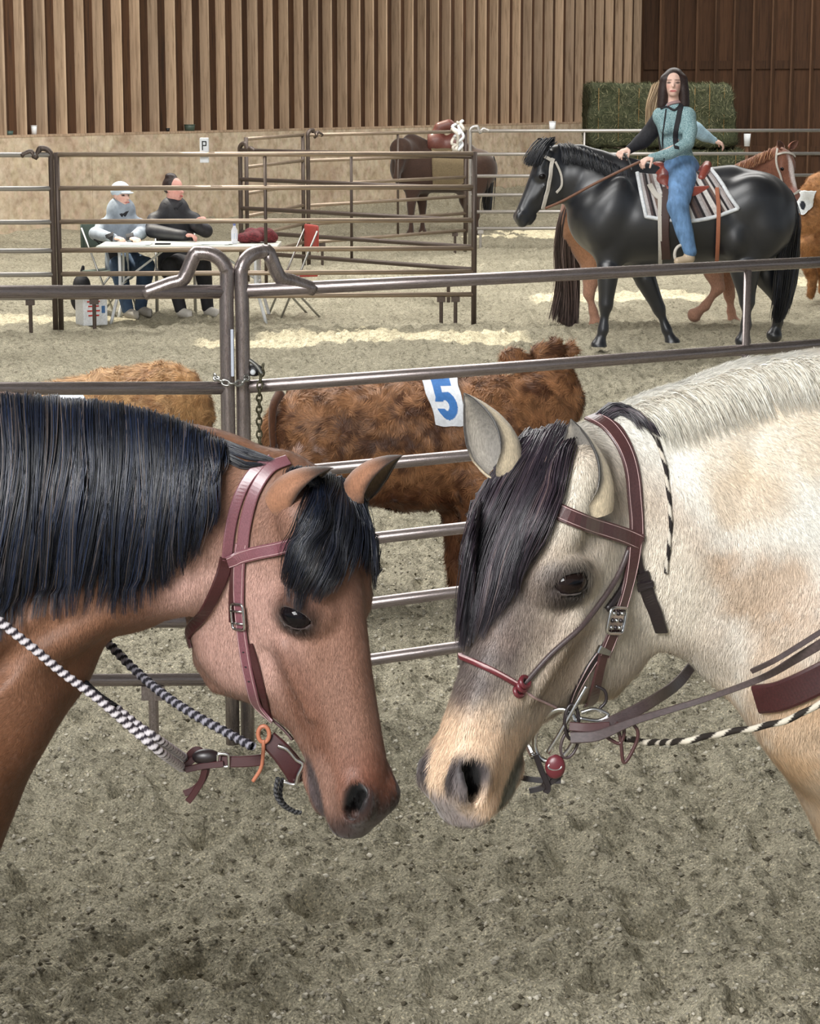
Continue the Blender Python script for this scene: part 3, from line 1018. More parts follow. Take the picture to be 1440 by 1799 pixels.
def eye_geo(H, sd, iris=(0.007, 0.005, 0.006), grow_=1.0):
    c = H.w(EYE_C * A(1, 1, sd))
    RE = np.array([H.R.T @ (e * A(1, 1, sd)) for e in EYE_E])
    rad = A(.034, .046, .036) * H.s * grow_
    V, F = sphere_geo(c, rad, RE, 36, 28)
    q = ((V - c) @ RE.T) / rad
    pup = np.sqrt((q[:, 1] / .36) ** 2 + (q[:, 2] / .22) ** 2); ir = np.sqrt(q[:, 1] ** 2 + q[:, 2] ** 2)
    col = np.tile(np.array(iris, float), (len(V), 1))
    col[(pup < 1) & (q[:, 0] > 0)] = (0.002, 0.002, 0.003)
    col[(ir > .80) | (q[:, 0] < 0)] = (0.018, 0.012, 0.012)
    return V, F, col

def quad_body(vol, B, fl, hl, k=0.05, fat=1.0):
    """horse trunk and legs; B local x forward, y up, z lateral, scale 1 = 1.5 m at the withers
       fl / hl: (near, far) legs, each a list of joints (x, y)"""
    s = B.s
    W = B.w
    lat = B.R[2]
    f = fat
    vol.chain([W((.12, 1.10, 0)), W((-.45, 1.04, 0)), W((-.88, 1.10, 0))], A(.27, .33 * f, .28) * s, k, (lat, .82))
    vol.cone(W((.02, 1.38, 0)), W((-.35, 1.30, 0)), .10 * s, .12 * s, .08 * s, (lat, .8))
    vol.cone(W((-.35, 1.28, 0)), W((-.95, 1.30, 0)), .12 * s, .17 * s, .08 * s)
    for sd in (1, -1):
        z = sd
        vol.ell(W((.18, 1.10, .10 * z)), A(.20, .30, .13) * s, B.R, .05 * s)
        vol.ell(W((-1.0, 1.14, .11 * z)), A(.30, .28, .17) * s, B.R, .06 * s)
        vol.ell(W((.33, 1.02, .08 * z)), A(.10, .15, .09) * s, B.R, .05 * s)
    for (legs, rs, zz) in ((fl, (.125, .062, .050, .034, .036, .045), .15), (hl, (.19, .105, .058, .040, .040, .047), .14)):
        for i, pts in enumerate(legs):
            z = zz if i == 0 else -zz
            w = [W((x, y, z * (1.0 if j < 2 else .85))) for j, (x, y) in enumerate(pts)]
            vol.chain(w, A(*rs[:len(w)]) * s, .035 * s)
            hx, hy = pts[-1]
            vol.cone(W((hx, hy, z * .85)), W((hx + .045, hy - .055, z * .85)), .044 * s, .060 * s, .02 * s)
            vol.ell(w[2], A(.056, .066, .05) * s, None, .02 * s)

FRONT_STAND = [(.10, .92), (.08, .70), (.12, .46), (.11, .17), (.155, .075)]
HIND_STAND = [(-.92, 1.0), (-.90, .78), (-1.17, .54), (-1.13, .18), (-1.08, .075)]

def surf_pts(bvh, pix, n=8, lift=0.002):
    """carry a pixel path onto the surface: returns points and outward normals"""
    px = spline(np.array([(*q, 0) for q in pix], float), n)[:, :2]
    hits = []
    for u, v in px:
        r = unit(ray(u, v))
        h, nn, i, d = bvh.ray_cast(Vector(EYEP), Vector(r), 60)
        hits.append(None if h is None else (np.array(h), np.array(nn) * (-1 if np.dot(nn, r) > 0 else 1), d))
    good = [i for i, h in enumerate(hits) if h is not None]
    pts = []; nr = []
    for i, (u, v) in enumerate(px):
        if hits[i] is None:
            d = hits[min(good, key=lambda g: abs(g - i))][2] if good else BVH_MID[id(bvh)]
            q = EYEP + unit(ray(u, v)) * d
            h, nn, _, _ = bvh.find_nearest(Vector(q))
            hits[i] = (np.array(h), np.array(nn), d)
        h, nn, _ = hits[i]
        pts.append(h + nn * lift); nr.append(nn)
    pts = np.array(pts); nr = np.array(nr)
    for _ in range(3):
        if len(pts) > 4:
            pts[1:-1] = (pts[:-2] + 2 * pts[1:-1] + pts[2:]) / 4
            nr[1:-1] = (nr[:-2] + 2 * nr[1:-1] + nr[2:]) / 4
    nr /= np.linalg.norm(nr, axis=1, keepdims=True)
    return pts, nr
BVH_MID = {}
def bvh_of(V, F):
    b = BVHTree.FromPolygons([tuple(v) for v in V], [tuple(map(int, f)) for f in F])
    BVH_MID[id(b)] = float(np.linalg.norm(V.mean(0) - EYEP))
    return b
# ================================================================== BAY HORSE (left foreground)
rng = np.random.RandomState(5)
th = math.radians(35)
bh = A(math.cos(th), -math.sin(th), 0); bn = A(-math.sin(th), -math.cos(th), 0)
BP = P(526, 822, 3.95)
HB = head_frame(BP, (636, 1449), bh, bn)
0 and print('bay head length', HB.s, 'eye px', px_of(HB.w((.378, -.06, .16))), 'far eye', px_of(HB.w((.378, -.06, -.16))))
def ear_bay(t, e, inner):
    base = np.tile(srgb(150, 106, 80), (len(t), 1))
    dark = sstep(.50, .88, t) * .9
    dark = np.maximum(dark, sstep(.80, .96, e) * sstep(.15, .5, t))
    if inner:
        base = lerp3(srgb(178, 160, 132), srgb(120, 100, 82), e)
        dark = sstep(.85, 1, t) * .6 + sstep(.86, .97, e) * .9
    return lerp3(base, srgb(28, 24, 24), np.clip(dark, 0, 1))

vb = Vol((-3.0, 3.30, -0.05), (0.20, 4.72, 1.90), 0.0054, ((-.80, 3.3, .92), (.2, 4.22, 1.9)), .034)
BB = Frame(A(-1.34, 4.0, 0), A(1, 0, 0), A(0, 0, 1), unit(A(0, -1, 0)), 1.02)
quad_body(vb, BB, (FRONT_STAND, [(x + .1, y) for x, y in FRONT_STAND]), (HIND_STAND, [(x - .12, y) for x, y in HIND_STAND]))
vb.cone(A(-1.0, 4.0, 1.22), A(-0.8, 4.0, 1.32), .30, .25, .1, (A(0, 1, 0), .55))
add_head(vb, HB, jaw=1.15)
latn = unit(A(0.12, -1, 0))
def nb(u, v, y): return P(u, v, y)
vb.chain([nb(465, 932, 3.97), nb(350, 932, 3.98), nb(190, 925, 3.98), nb(0, 950, 3.98), nb(-220, 1010, 4.0)], [.110, .155, .198, .245, .30], .022, (latn, .52))
vb.chain([nb(480, 850, 3.96), nb(330, 815, 3.98), nb(150, 790, 3.98), nb(-100, 790, 3.98)], [.05, .06, .07, .09], .05, (latn, .7))          # crest
vb.chain([nb(320, 1030, 3.95), nb(190, 1050, 3.93), nb(60, 1110, 3.91), nb(-60, 1150, 3.92)], [.04, .055, .07, .10], .02)                  # windpipe muscle
vb.ell(nb(-70, 1230, 3.92), (.16, .10, .18), None, .05)
vb.chain([nb(-20, 1180, 3.98), nb(-75, 1380, 3.98), nb(-150, 1560, 3.98)], [.12, .115, .12], .05)
vb.chain([nb(400, 1000, 3.90), nb(240, 1025, 3.87), nb(60, 1120, 3.84), nb(-20, 1190, 3.84)], [.006, .012, .016, .02], .03, cut=True)
vb.chain([P(360, 930, 3.86), P(326, 1010, 3.84), P(308, 1085, 3.86)], [.006, .014, .018], .015, cut=True)
Vb, Fb = vb.mesh(2)
def col_bay(V, N):
    q = HB.loc(V); q[:, 2] = np.abs(q[:, 2])
    inhead = sstep(-.62, -.54, q[:, 1]) * sstep(-.06, .06, q[:, 1] + .16 + 1.0 * q[:, 0]) * (q[:, 0] > -.1) * (q[:, 2] < .4)
    n1 = fbm(V[:, 0] * 6, V[:, 1] * 6, V[:, 2] * 6, 3)[:, None]
    body = lerp3(srgb(132, 94, 72), srgb(112, 72, 48), sstep(1.30, 1.0, V[:, 2]))
    c = body * (1 + n1 * .35)
    face = np.tile(srgb(144, 108, 92), (len(V), 1)) * (1 + n1 * .3)
    face = lerp3(face, srgb(186, 150, 138), blob(q, (.36, -.26, .10), (.22, .2, .25)))  # pinkish cheek, lightened by a highlight painted into the coat
    face = lerp3(face, srgb(120, 82, 66), blob(q, (.62, -.13, 0), (.2, .06, .3)) * .7)
    face = lerp3(face, srgb(112, 66, 50), sstep(.7, .9, q[:, 0]) * sstep(-.16, -.02, q[:, 1]) * .8)
    face = lerp3(face, srgb(160, 126, 112), blob(q, (.86, -.15, .1), (.09, .05, .2)) * .6)
    hm = sstep(-.06, .10, q[:, 0]) * inhead
    c = lerp3(c, face, hm)
    # dark points: muzzle, nostril skin, mouth, lids
    mz = sstep(.90, 1.0, q[:, 0] + np.clip(q[:, 1] + .2, 0, 1) * .02 + n1[:, 0] * .05) * inhead
    c = lerp3(c, srgb(46, 36, 36), mz * .93)
    c = lerp3(c, srgb(26, 20, 22), blob(q, (.918, -.045, .0), (.050, .044, .2)) * (np.abs(q[:, 2]) > .05) * inhead)
    c = lerp3(c, srgb(84, 76, 78), blob(q, (.87, -.205, 0), (.10, .030, .2)) * inhead * .95)
    c = lerp3(c, srgb(26, 20, 20), blob(q, (.395, -.030, .15), (.062, .066, .08)) * inhead * .92)
    c = lerp3(c, srgb(92, 62, 52), blob(q, (.30, -.005, .14), (.10, .06, .08)) * inhead * .5)
    c = lerp3(c, srgb(8, 6, 7), blob(q, (.930, -.065, .045), (.055, .050, .040), .2) * (q[:, 1] > -.12) * inhead)  # inside of the nostril: shade of the hollow painted as black
    c = lerp3(c, srgb(24, 20, 20), sstep(.62, .45, V[:, 2]))
    return np.clip(c, 0, 1)
Nb = vert_normals(Vb, Fb)
Cb = col_bay(Vb, Nb)
bay = empty('bay_horse', (-1.2, 4.0, 0), 'bay horse with a black mane and forelock lowering its head at the left', 'horse')
body_bay = mobj('body', Vb, Fb, M_COAT, bay, cols=Cb)
bv_bay = bvh_of(Vb, Fb)
for sd, bpx, l, tip_px, dy, w, op in ((1, (484, 886), .095, (586, 822), -.03, .044, (.45, -.22, -.88)), (-1, (620, 866), -.100, (708, 800), -.06, .038, (.50, -.22, -.85))):
    b = plane_hit(*bpx, HB.w((0, 0, l)), HB.R[2])
    tip = P(*tip_px, b[1] + dy)
    V, F, C = ear_geo(b, tip, A(*op), w, cols=ear_bay)
    mobj('ear', V, F, M_EAR, bay, cols=C)
for sd in (1, -1):
    V, F, C = eye_geo(HB, sd)
    mobj('eye', V, F, M_EYE, bay, cols=C)

# ================================================================== DUN HORSE (right foreground)
th2 = math.radians(42)
dh = A(-math.cos(th2), -math.sin(th2), 0); dn = A(math.sin(th2), -math.cos(th2), 0)
DP = P(1022, 752, 3.42)
HD = head_frame(DP, (797, 1424), dh, dn)
0 and print('dun head length', HD.s, 'eye px', px_of(HD.w((.378, -.06, .16))), 'far eye', px_of(HD.w((.378, -.06, -.16))))
vd = Vol((-0.10, 2.75, -0.05), (3.1, 4.3, 2.0), 0.0054, ((-.1, 2.75, .90), (.70, 3.85, 2.0)), .034)
DBF = Frame(A(1.24, 3.6, 0), A(-1, 0, 0), A(0, 0, 1), unit(A(0, -1, 0)), 1.05)
quad_body(vd, DBF, (FRONT_STAND, [(x + .1, y) for x, y in FRONT_STAND]), (HIND_STAND, [(x - .12, y) for x, y in HIND_STAND]))
vd.cone(A(1.15, 3.57, 1.3), A(1.0, 3.55, 1.42), .34, .27, .1, (A(0, 1, 0), .55))
add_head(vd, HD, jaw=1.08)
latd = unit(A(.25, -1, 0))
vd.chain([P(1075, 900, 3.46), P(1180, 895, 3.48), P(1310, 920, 3.50), P(1450, 955, 3.52), P(1600, 1010, 3.55)], [.135, .178, .232, .285, .33], .022, (latd, .50))
vd.chain([P(1090, 790, 3.45), P(1200, 745, 3.48), P(1330, 705, 3.50), P(1480, 700, 3.52)], [.045, .05, .06, .07], .04, (latd, .8))
vd.chain([P(1190, 1060, 3.44), P(1290, 1110, 3.44), P(1400, 1150, 3.45)], [.03, .05, .07], .02)
vd.ell(P(1500, 1180, 3.42), (.17, .12, .20), None, .05)
vd.chain([P(1465, 1160, 3.50), P(1500, 1280, 3.50), P(1600, 1480, 3.5)], [.115, .125, .13], .05)
vd.chain([P(1160, 1000, 3.36), P(1270, 1075, 3.35), P(1360, 1150, 3.33)], [.006, .010, .012], .03, cut=True)
vd.chain([P(1128, 900, 3.37), P(1158, 990, 3.35), P(1172, 1085, 3.36)], [.010, .020, .022], .012, cut=True)
Vd, Fd = vd.mesh(2)
def col_dun(V, N):
    q = HD.loc(V); q[:, 2] = np.abs(q[:, 2])
    inhead = sstep(-.62, -.54, q[:, 1]) * sstep(-.06, .06, q[:, 1] + .16 + 1.0 * q[:, 0]) * (q[:, 0] > -.1) * (q[:, 2] < .4)
    n1 = fbm(V[:, 0] * 6, V[:, 1] * 6, V[:, 2] * 6, 3); n2 = fbm(V[:, 0] * 24, V[:, 1] * 24, V[:, 2] * 24, 3)
    c = np.tile(srgb(222, 219, 210), (len(V), 1)) * (1 + n1 * .25)[:, None]
    c = lerp3(c, srgb(190, 166, 136), sstep(.02, .22, n1 + sstep(1.45, 1.2, V[:, 2]) * .12) * .65)
    c = lerp3(c, srgb(196, 164, 128), sstep(1.25, 1.05, V[:, 2]) * .7 * (1 - inhead))
    for (u, v_, y, r, t_, cc_) in ((1270, 1040, 3.36, (.16, .2, .07), .75, (178, 150, 122)), (1190, 985, 3.36, (.08, .2, .05), .5, (176, 148, 120)), (1390, 760, 3.40, (.14, .25, .07), .55, (206, 184, 152)), (1440, 1160, 3.30, (.12, .2, .08), .5, (176, 146, 116)), (1400, 1330, 3.3, (.14, .3, .12), .7, (196, 158, 116))):
        c = lerp3(c, srgb(*cc_), np.clip(blob(V, P(u, v_, y), r, .6) * (1 + n2 * 2.5), 0, 1) * t_)
    face = np.tile(srgb(188, 174, 158), (len(V), 1)) * (1 + n2 * .3)[:, None]
    face = lerp3(face, srgb(220, 211, 196), blob(q, (.32, -.28, .1), (.2, .2, .3)) * .9)
    face = lerp3(face, srgb(216, 208, 192), blob(q, (.2, .02, .08), (.12, .09, .12)) * .8)
    face = lerp3(face, srgb(222, 192, 162), sstep(.68, .80, q[:, 0] + n2 * .2) * .85)
    # grey brown patch over the nose bone
    pm = blob(q, (.58, .03, 0), (.19, .115, .11), .3) 
    face = lerp3(face, srgb(74, 64, 66), np.clip(pm * (1.1 + n2 * 1.6), 0, 1) * .85)
    face = lerp3(face, srgb(138, 120, 110), np.clip(blob(q, (.47, .0, .05), (.13, .10, .12)) * (.7 + n2 * 2), 0, 1) * .7)
    face = lerp3(face, srgb(158, 138, 118), blob(q, (.55, -.17, .1), (.14, .07, .1)) * .6)
    c = lerp3(c, face, sstep(-.06, .12, q[:, 0]) * inhead)
    mz = sstep(.955, 1.01, q[:, 0] + n2 * .05) * inhead
    c = lerp3(c, srgb(104, 100, 106), mz * .85)
    c = lerp3(c, srgb(92, 88, 94), blob(q, (.925, -.045, .1), (.062, .056, .2)) * (q[:, 2] > .035) * inhead * .9)
    c = lerp3(c, srgb(24, 20, 24), blob(q, (.914, -.045, .0), (.046, .042, .2)) * (np.abs(q[:, 2]) > .045) * inhead * .95)
    c = lerp3(c, srgb(104, 106, 98), blob(q, (.88, -.208, 0), (.13, .032, .2)) * inhead * .95)
    c = lerp3(c, srgb(28, 25, 27), blob(q, (.395, -.030, .15), (.064, .070, .08)) * inhead * .92)
    c = lerp3(c, srgb(84, 74, 70), blob(q, (.43, .01, .13), (.075, .06, .08)) * inhead * .55)
    c = lerp3(c, srgb(8, 6, 7), blob(q, (.930, -.065, .045), (.055, .050, .040), .2) * inhead)  # nostril hollow blackened, its shade put into the colour
    c = lerp3(c, srgb(40, 34, 32), sstep(.62, .45, V[:, 2]))
    return np.clip(c, 0, 1)
Nd = vert_normals(Vd, Fd)
Cd = col_dun(Vd, Nd)
dun = empty('dun_horse', (1.1, 3.6, 0), 'pale dun horse with a dark forelock lowering its head at the right', 'horse')
body_dun = mobj('body', Vd, Fd, M_COAT, dun, cols=Cd)
bv_dun = bvh_of(Vd, Fd)
def ear_dun(t, e, inner):
    base = np.tile(srgb(200, 184, 156), (len(t), 1))
    dark = sstep(.86, 1, t)
    dark = np.maximum(dark, sstep(.82, .95, e) * sstep(.1, .4, t))
    if inner:
        base = lerp3(srgb(128, 124, 118), srgb(186, 178, 166), sstep(.3, .8, e))
        dark = sstep(.9, 1, t) * .8 + sstep(.92, .98, e) * .9
    return lerp3(base, srgb(34, 30, 30), np.clip(dark, 0, 1))
for sd, bpx, l, tip_px, dy, w, op in ((1, (1040, 902), .105, (1003, 736), -.01, .042, (-.75, -.95, -.1)), (-1, (888, 822), -.10, (815, 690), -.02, .042, (-.75, -.75, -.3))):
    b = plane_hit(*bpx, HD.w((0, 0, l)), HD.R[2])
    tip = P(*tip_px, b[1] + dy)
    V, F, C = ear_geo(b, tip, A(*op), w, cols=ear_dun)
    mobj('ear', V, F, M_EAR, dun, cols=C)
for sd in (1, -1):
    V, F, C = eye_geo(HD, sd, iris=(0.012, 0.007, 0.006))
    mobj('eye', V, F, M_EYE, dun, cols=C)
# ================================================================== MANES, FORELOCKS, COAT HAIR
def cast(bvh, u, v):
    r = unit(ray(u, v))
    h, n, i, d = bvh.ray_cast(Vector(EYEP), Vector(r), 60)
    if h is None: return None, None
    n = np.array(n)
    if np.dot(n, r) > 0: n = -n
    return np.array(h), n

def surf_grid(bvh, u0, u1, v0, v1, st=6):
    """surface points and normals on a grid of pixels, holes filled from the nearest surface point"""
    us = np.arange(u0, u1 + st, st); vs = np.arange(v0, v1 + st, st)
    Pn = np.zeros((len(us), len(vs), 3)); Nn = np.zeros_like(Pn); ok = np.zeros((len(us), len(vs)), bool)
    for i, u in enumerate(us):
        for j, v in enumerate(vs):
            h, n = cast(bvh, u, v)
            if h is not None: Pn[i, j] = h; Nn[i, j] = n; ok[i, j] = True
    yd = np.median(Pn[ok][:, 1])
    for i, u in enumerate(us):
        cols_ok = np.where(ok[i])[0]
        for j, v in enumerate(vs):
            if ok[i, j]: continue
            y0 = Pn[i, cols_ok[np.argmin(np.abs(cols_ok - j))]][1] if len(cols_ok) else yd
            Pn[i, j] = P(u, v, y0); Nn[i, j] = A(0, -1, 0)
    def f(uv):
        a = np.clip((uv[..., 0] - us[0]) / st, 0, len(us) - 1.001); b = np.clip((uv[..., 1] - vs[0]) / st, 0, len(vs) - 1.001)
        i = a.astype(int); j = b.astype(int); fa = (a - i)[..., None]; fb = (b - j)[..., None]
        def g(X): return (X[i, j] * (1 - fa) + X[i + 1, j] * fa) * (1 - fb) + (X[i, j + 1] * (1 - fa) + X[i + 1, j + 1] * fa) * fb
        p = g(Pn); n = g(Nn)
        return p, n / (np.linalg.norm(n, axis=-1, keepdims=True) + 1e-9)
    return f

def bez(pts, t):
    """smooth path through control points (N, C, 2) at t (N, K)"""
    C = pts.shape[1]
    x = np.clip(t, 0, 1) * (C - 1); i = np.minimum(x.astype(int), C - 2); f = (x - i)[..., None]
    n = np.arange(len(pts))[:, None]
    p0 = pts[n, np.maximum(i - 1, 0)]; p1 = pts[n, i]; p2 = pts[n, i + 1]; p3 = pts[n, np.minimum(i + 2, C - 1)]
    return 0.5 * (2 * p1 + (p2 - p0) * f + (2 * p0 - 5 * p1 + 4 * p2 - p3) * f ** 2 + (3 * p1 - p0 - 3 * p2 + p3) * f ** 3)

def hair_on(f, guides, n_clump, per, K, rad, lift, colfn, rng, spread=9.0, wave=3.0, tuft=0.55, lenvar=0.18):
    """guides: list of control paths (same count) ordered side by side; locks are laid between neighbours"""
    Gd = np.array(guides, float)                     # (G, C, 2)
    g = rng.rand(n_clump) * (len(Gd) - 1); gi = np.minimum(g.astype(int), len(Gd) - 2); gf = (g - gi)[:, None, None]
    base = Gd[gi] * (1 - gf) + Gd[gi + 1] * gf
    tl = 1 + rng.normal(0, lenvar, n_clump)
    jit = rng.normal(0, spread * .5, (n_clump, 1, 2)) * A(1, .3)
    allp = []; allr = []; allc = []
    t = np.linspace(0, 1, K)[None, :].repeat(n_clump, 0)
    ph = rng.rand(n_clump, 1) * 6.28
    lay = rng.rand(n_clump, 1)
    ctone = rng.rand(n_clump)
    for j in range(per):
        tt = t * np.clip(tl + rng.normal(0, .05, n_clump), .3, 1.15)[:, None]
        uv = bez(base, tt)
        over = np.clip(tt - 1, 0, 1)[..., None]
        off = rng.normal(0, spread, (n_clump, 1, 2)) * A(1, .35) * (1 - tuft * t[..., None])
        uv = uv + jit + off + over * (base[:, -1:] - base[:, -2:-1]) * (Gd.shape[1] - 1)
        uv[..., 0] += np.sin(ph + t * 5.0 + rng.rand() * .8) * wave * t
        p, n = f(uv)
        lf = (lift[0] + (lift[1] - lift[0]) * np.sin(t * math.pi * .8)) * (0.35 + lay * 0.9) + rng.rand(n_clump, 1) * .002
        allp.append(p + n * lf[..., None])
        allr.append(rad * (0.7 + .6 * rng.rand(n_clump, 1)) * np.interp(t, [0, .1, .7, 1], [.7, 1, .8, .12]))
        c = colfn(ctone * .7 + rng.rand(n_clump) * .3, uv[:, K // 2], n_clump)
        allc.append(c)
    Pp = np.concatenate(allp); R = np.concatenate(allr); Cc = np.concatenate(allc)
    V, F = strands_geo(Pp, R)
    if Cc.ndim == 2: C = np.repeat(Cc, K * 3, 0)
    else: C = np.repeat(Cc.reshape(-1, 3), 3, 0)
    return V, F, C

rng = np.random.RandomState(21)
def tone(stops):
    xs = [s[0] for s in stops]; cs = np.array([srgb(*s[1]) for s in stops])
    return lambda t, uv, n: np.stack([np.interp(t, xs, cs[:, k]) for k in range(3)], -1)
BLUEBLACK = tone([(0, (8, 8, 12)), (.45, (14, 18, 30)), (.75, (22, 30, 48)), (.9, (58, 56, 60)), (1, (92, 80, 74))])
def MANEB(t, uv, n):
    c = BLUEBLACK(t, uv, n)
    st = rng.rand(n) < .06
    c[st] = np.array(srgb(104, 92, 88)) * rng.uniform(.5, 1.1, (st.sum(), 1))
    bl = (rng.rand(n) < .25) & ~st
    c[bl] = np.array(srgb(30, 42, 68)) * rng.uniform(.6, 1.2, (bl.sum(), 1))
    return c
fb = surf_grid(bv_bay, -330, 700, 650, 1180)
# bay mane: from the crest down over the near side of the neck
g_bay = []
for u, v0, v1, du in ((-290, 722, 1100, -40), (-190, 712, 1130, -40), (-90, 706, 1150, -40), (-30, 703, 1130, -38), (30, 704, 1075, -34), (90, 706, 1035, -30), (150, 712, 1030, -26), (210, 722, 1030, -22), (265, 735, 1020, -18), (310, 752, 985, -14), (350, 768, 950, -10), (384, 782, 890, -6)):
    g_bay.append([(u, v0), (u - du * .15, v0 + (v1 - v0) * .3), (u + du * .4, v0 + (v1 - v0) * .65), (u + du, v1)])
V, F, C = hair_on(fb, g_bay, 520, 15, 13, .00095, (.010, .030), MANEB, rng, spread=7, wave=9, tuft=.75, lenvar=.15)
mobj('mane', V, F, M_HAIR, bay, cols=C, label='blue black mane hanging down the neck')
g_top = [[(392, 788), (420, 800), (440, 806), (468, 812)], [(388, 776), (415, 788), (440, 798), (470, 808)], [(384, 800), (410, 815), (430, 824), (455, 822)]]
V, F, C = hair_on(fb, g_top, 40, 10, 8, .0009, (.004, .010), BLUEBLACK, rng, spread=4, wave=1)
mobj('bridle_path_hair', V, F, M_HAIR, bay, cols=C)
g_fl = [[(515, 826), (512, 838), (530, 850), (548, 862)],[(540, 828), (545, 842), (556, 860), (570, 872)]]
g_fb = [[(555, 852), (535, 900), (520, 950), (508, 1000)], [(572, 842), (556, 900), (542, 965), (526, 1040)], [(588, 840), (580, 900), (572, 960), (552, 1030)], [(600, 842), (604, 900), (598, 960), (584, 1010)],
        [(606, 848), (622, 890), (630, 940), (628, 985)], [(612, 850), (636, 900), (650, 950), (655, 1010)]]
V, F, C = hair_on(fb, g_fb, 130, 12, 12, .0009, (.012, .022), BLUEBLACK, rng, spread=6, wave=3)
V2_, F2_, C2_ = hair_on(fb, g_fl, 40, 12, 8, .0009, (.006, .012), BLUEBLACK, rng, spread=5, wave=1)
mobj('forelock', np.concatenate([V, V2_]), np.concatenate([F, F2_ + len(V)]), M_HAIR, bay, cols=np.concatenate([C, C2_]), label='black forelock falling over the forehead')

def coat_dir_bay(p):
    q = HB.loc(p); m = sstep(-.05, .25, q[:, 0]) * (q[:, 1] > -.7)
    return unit_rows(lerp3(np.tile(A(-1, .0, -.55), (len(p), 1)), np.tile(HB.R[0] * 1.0 - HB.R[1] * .25, (len(p), 1)), m))
def unit_rows(x): return x / (np.linalg.norm(x, axis=1, keepdims=True) + 1e-9)
def facing(c, n):
    d = EYEP - c; d /= np.linalg.norm(d, axis=1, keepdims=True)
    u = (c - EYEP) @ A(1, 0, 0) / ((c - EYEP) @ FWD) * FPX
    return ((n * d).sum(1) > -.35) * (np.abs(u) < 760)
def no_eye(H):
    def f(c, n):
        m = facing(c, n).astype(float)
        q = H.loc(c); q[:, 2] = np.abs(q[:, 2])
        m *= 1 - blob(q, EYE_C + EYE_E[0] * .03, (.05, .05, .05), .2)
        m *= 1 - .95 * sstep(.92, .99, q[:, 0]) * (q[:, 1] > -.5)
        m *= 1 - blob(q, (.914, -.05, .08), (.05, .05, .06), .2)
        return m
    return f
Nb = vert_normals(Vb, Fb)
V, F, C, N = fur(Vb, Fb, Nb, 120000, .0085, .0011, coat_dir_bay, lambda p, n: col_bay(p, n) * 1.08, rng, .22, no_eye(HB))
mobj('coat_hair', V, F, M_COATHAIR, bay, cols=C, normals=N, kind='stuff')

# dun: long dark forelock, flaxen crest, black tuft behind the ears
fd = surf_grid(bv_dun, 780, 1480, 600, 1240)
DARKF = tone([(0, (14, 11, 18)), (.5, (32, 26, 36)), (.8, (62, 50, 60)), (1, (118, 98, 94))])
g_d = [[(925, 772), (866, 852), (828, 950), (808, 1060)], [(945, 762), (884, 860), (846, 960), (826, 1085)], [(968, 758), (910, 866), (872, 968), (850, 1085)], [(985, 762), (945, 880), (905, 975), (872, 1070)],
       [(992, 772), (966, 880), (930, 965), (896, 1040)], [(1000, 792), (984, 870), (958, 945), (930, 1000)]]
def dunfore(t, uv, n):
    return DARKF(t, uv, n)
V, F, C = hair_on(fd, g_d, 300, 13, 13, .00095, (.014, .026), dunfore, rng, spread=7, wave=3, tuft=.45, lenvar=.12)
mobj('forelock', V, F, M_HAIR, dun, cols=C, label='long dark brown forelock over the far eye')
g_t = [[(1062, 742), (1085, 730), (1110, 742), (1135, 765)], [(1070, 730), (1095, 726), (1125, 738), (1150, 760)], [(1050, 738), (1075, 722), (1100, 728), (1120, 750)]]
V, F, C = hair_on(fd, g_t, 26, 8, 8, .0011, (.006, .014), DARKF, rng, spread=5, wave=5)
mobj('poll_tuft', V, F, M_HAIR, dun, cols=C, label='black tuft of mane behind the ears')
FLAX = tone([(0, (150, 140, 124)), (.3, (196, 188, 172)), (.7, (226, 222, 210)), (1, (244, 242, 234))])
g_c = []
for u, v0 in ((1120, 722), (1170, 702), (1230, 682), (1290, 662), (1350, 648), (1400, 640), (1470, 636)):
    g_c.append([(u, v0 + 4), (u + 14, v0 + 6), (u + 36, v0 + 26), (u + 54, v0 + 62)])
V, F, C = hair_on(fd, g_c, 420, 5, 8, .0007, (.003, .010), FLAX, rng, spread=13, wave=4, tuft=.1, lenvar=.3)
mobj('mane', V, F, M_HAIR, dun, cols=C, label='short cream mane along the crest')
def coat_dir_dun(p):
    q = HD.loc(p); m = sstep(-.05, .25, q[:, 0]) * (q[:, 1] > -.7)
    return unit_rows(lerp3(np.tile(A(.75, .0, -.8), (len(p), 1)), np.tile(HD.R[0] - HD.R[1] * .35, (len(p), 1)), m))
Nd = vert_normals(Vd, Fd)
V, F, C, N = fur(Vd, Fd, Nd, 190000, .013, .0013, coat_dir_dun, lambda p, n: col_dun(p, n) * 1.06, rng, .25, no_eye(HD))
mobj('coat_hair', V, F, M_COATHAIR, dun, cols=C, normals=N, kind='stuff')
# ================================================================== BRIDLES AND REINS
def mat_leather(name, c, rough=0.38, edge=None, coat=0.3):
    t = NT(name)
    f = t.noise(60, 5, 0.6); g = t.noise(420, 2, 0.5)
    c = srgb(*c)
    col = t.ramp(f, [(0.3, tuple(x * .7 for x in c)), (0.7, tuple(x * 1.3 for x in c))])
    t.set(col, rough, 0, t.bump(g, 0.15, 0.001), 0.5)
    t.b.inputs['Coat Weight'].default_value = coat; t.b.inputs['Coat Roughness'].default_value = 0.25
    return t.m
M_LBAY = mat_leather('red_brown_leather', (118, 74, 82), 0.34, coat=.6)
M_LBAYD = mat_leather('dark_red_leather', (62, 26, 28), 0.45, coat=.1)
M_LTAN = mat_leather('tan_lace_leather', (178, 112, 84), 0.5)
M_LDUN = mat_leather('dark_maroon_leather', (72, 44, 44), 0.36, coat=.4)
M_LDARK = mat_leather('black_leather', (34, 26, 28), 0.4)
M_LRED = mat_leather('red_rolled_leather', (98, 36, 44), 0.35)
M_LREIN = mat_leather('grey_brown_rein_leather', (70, 58, 58), 0.42)
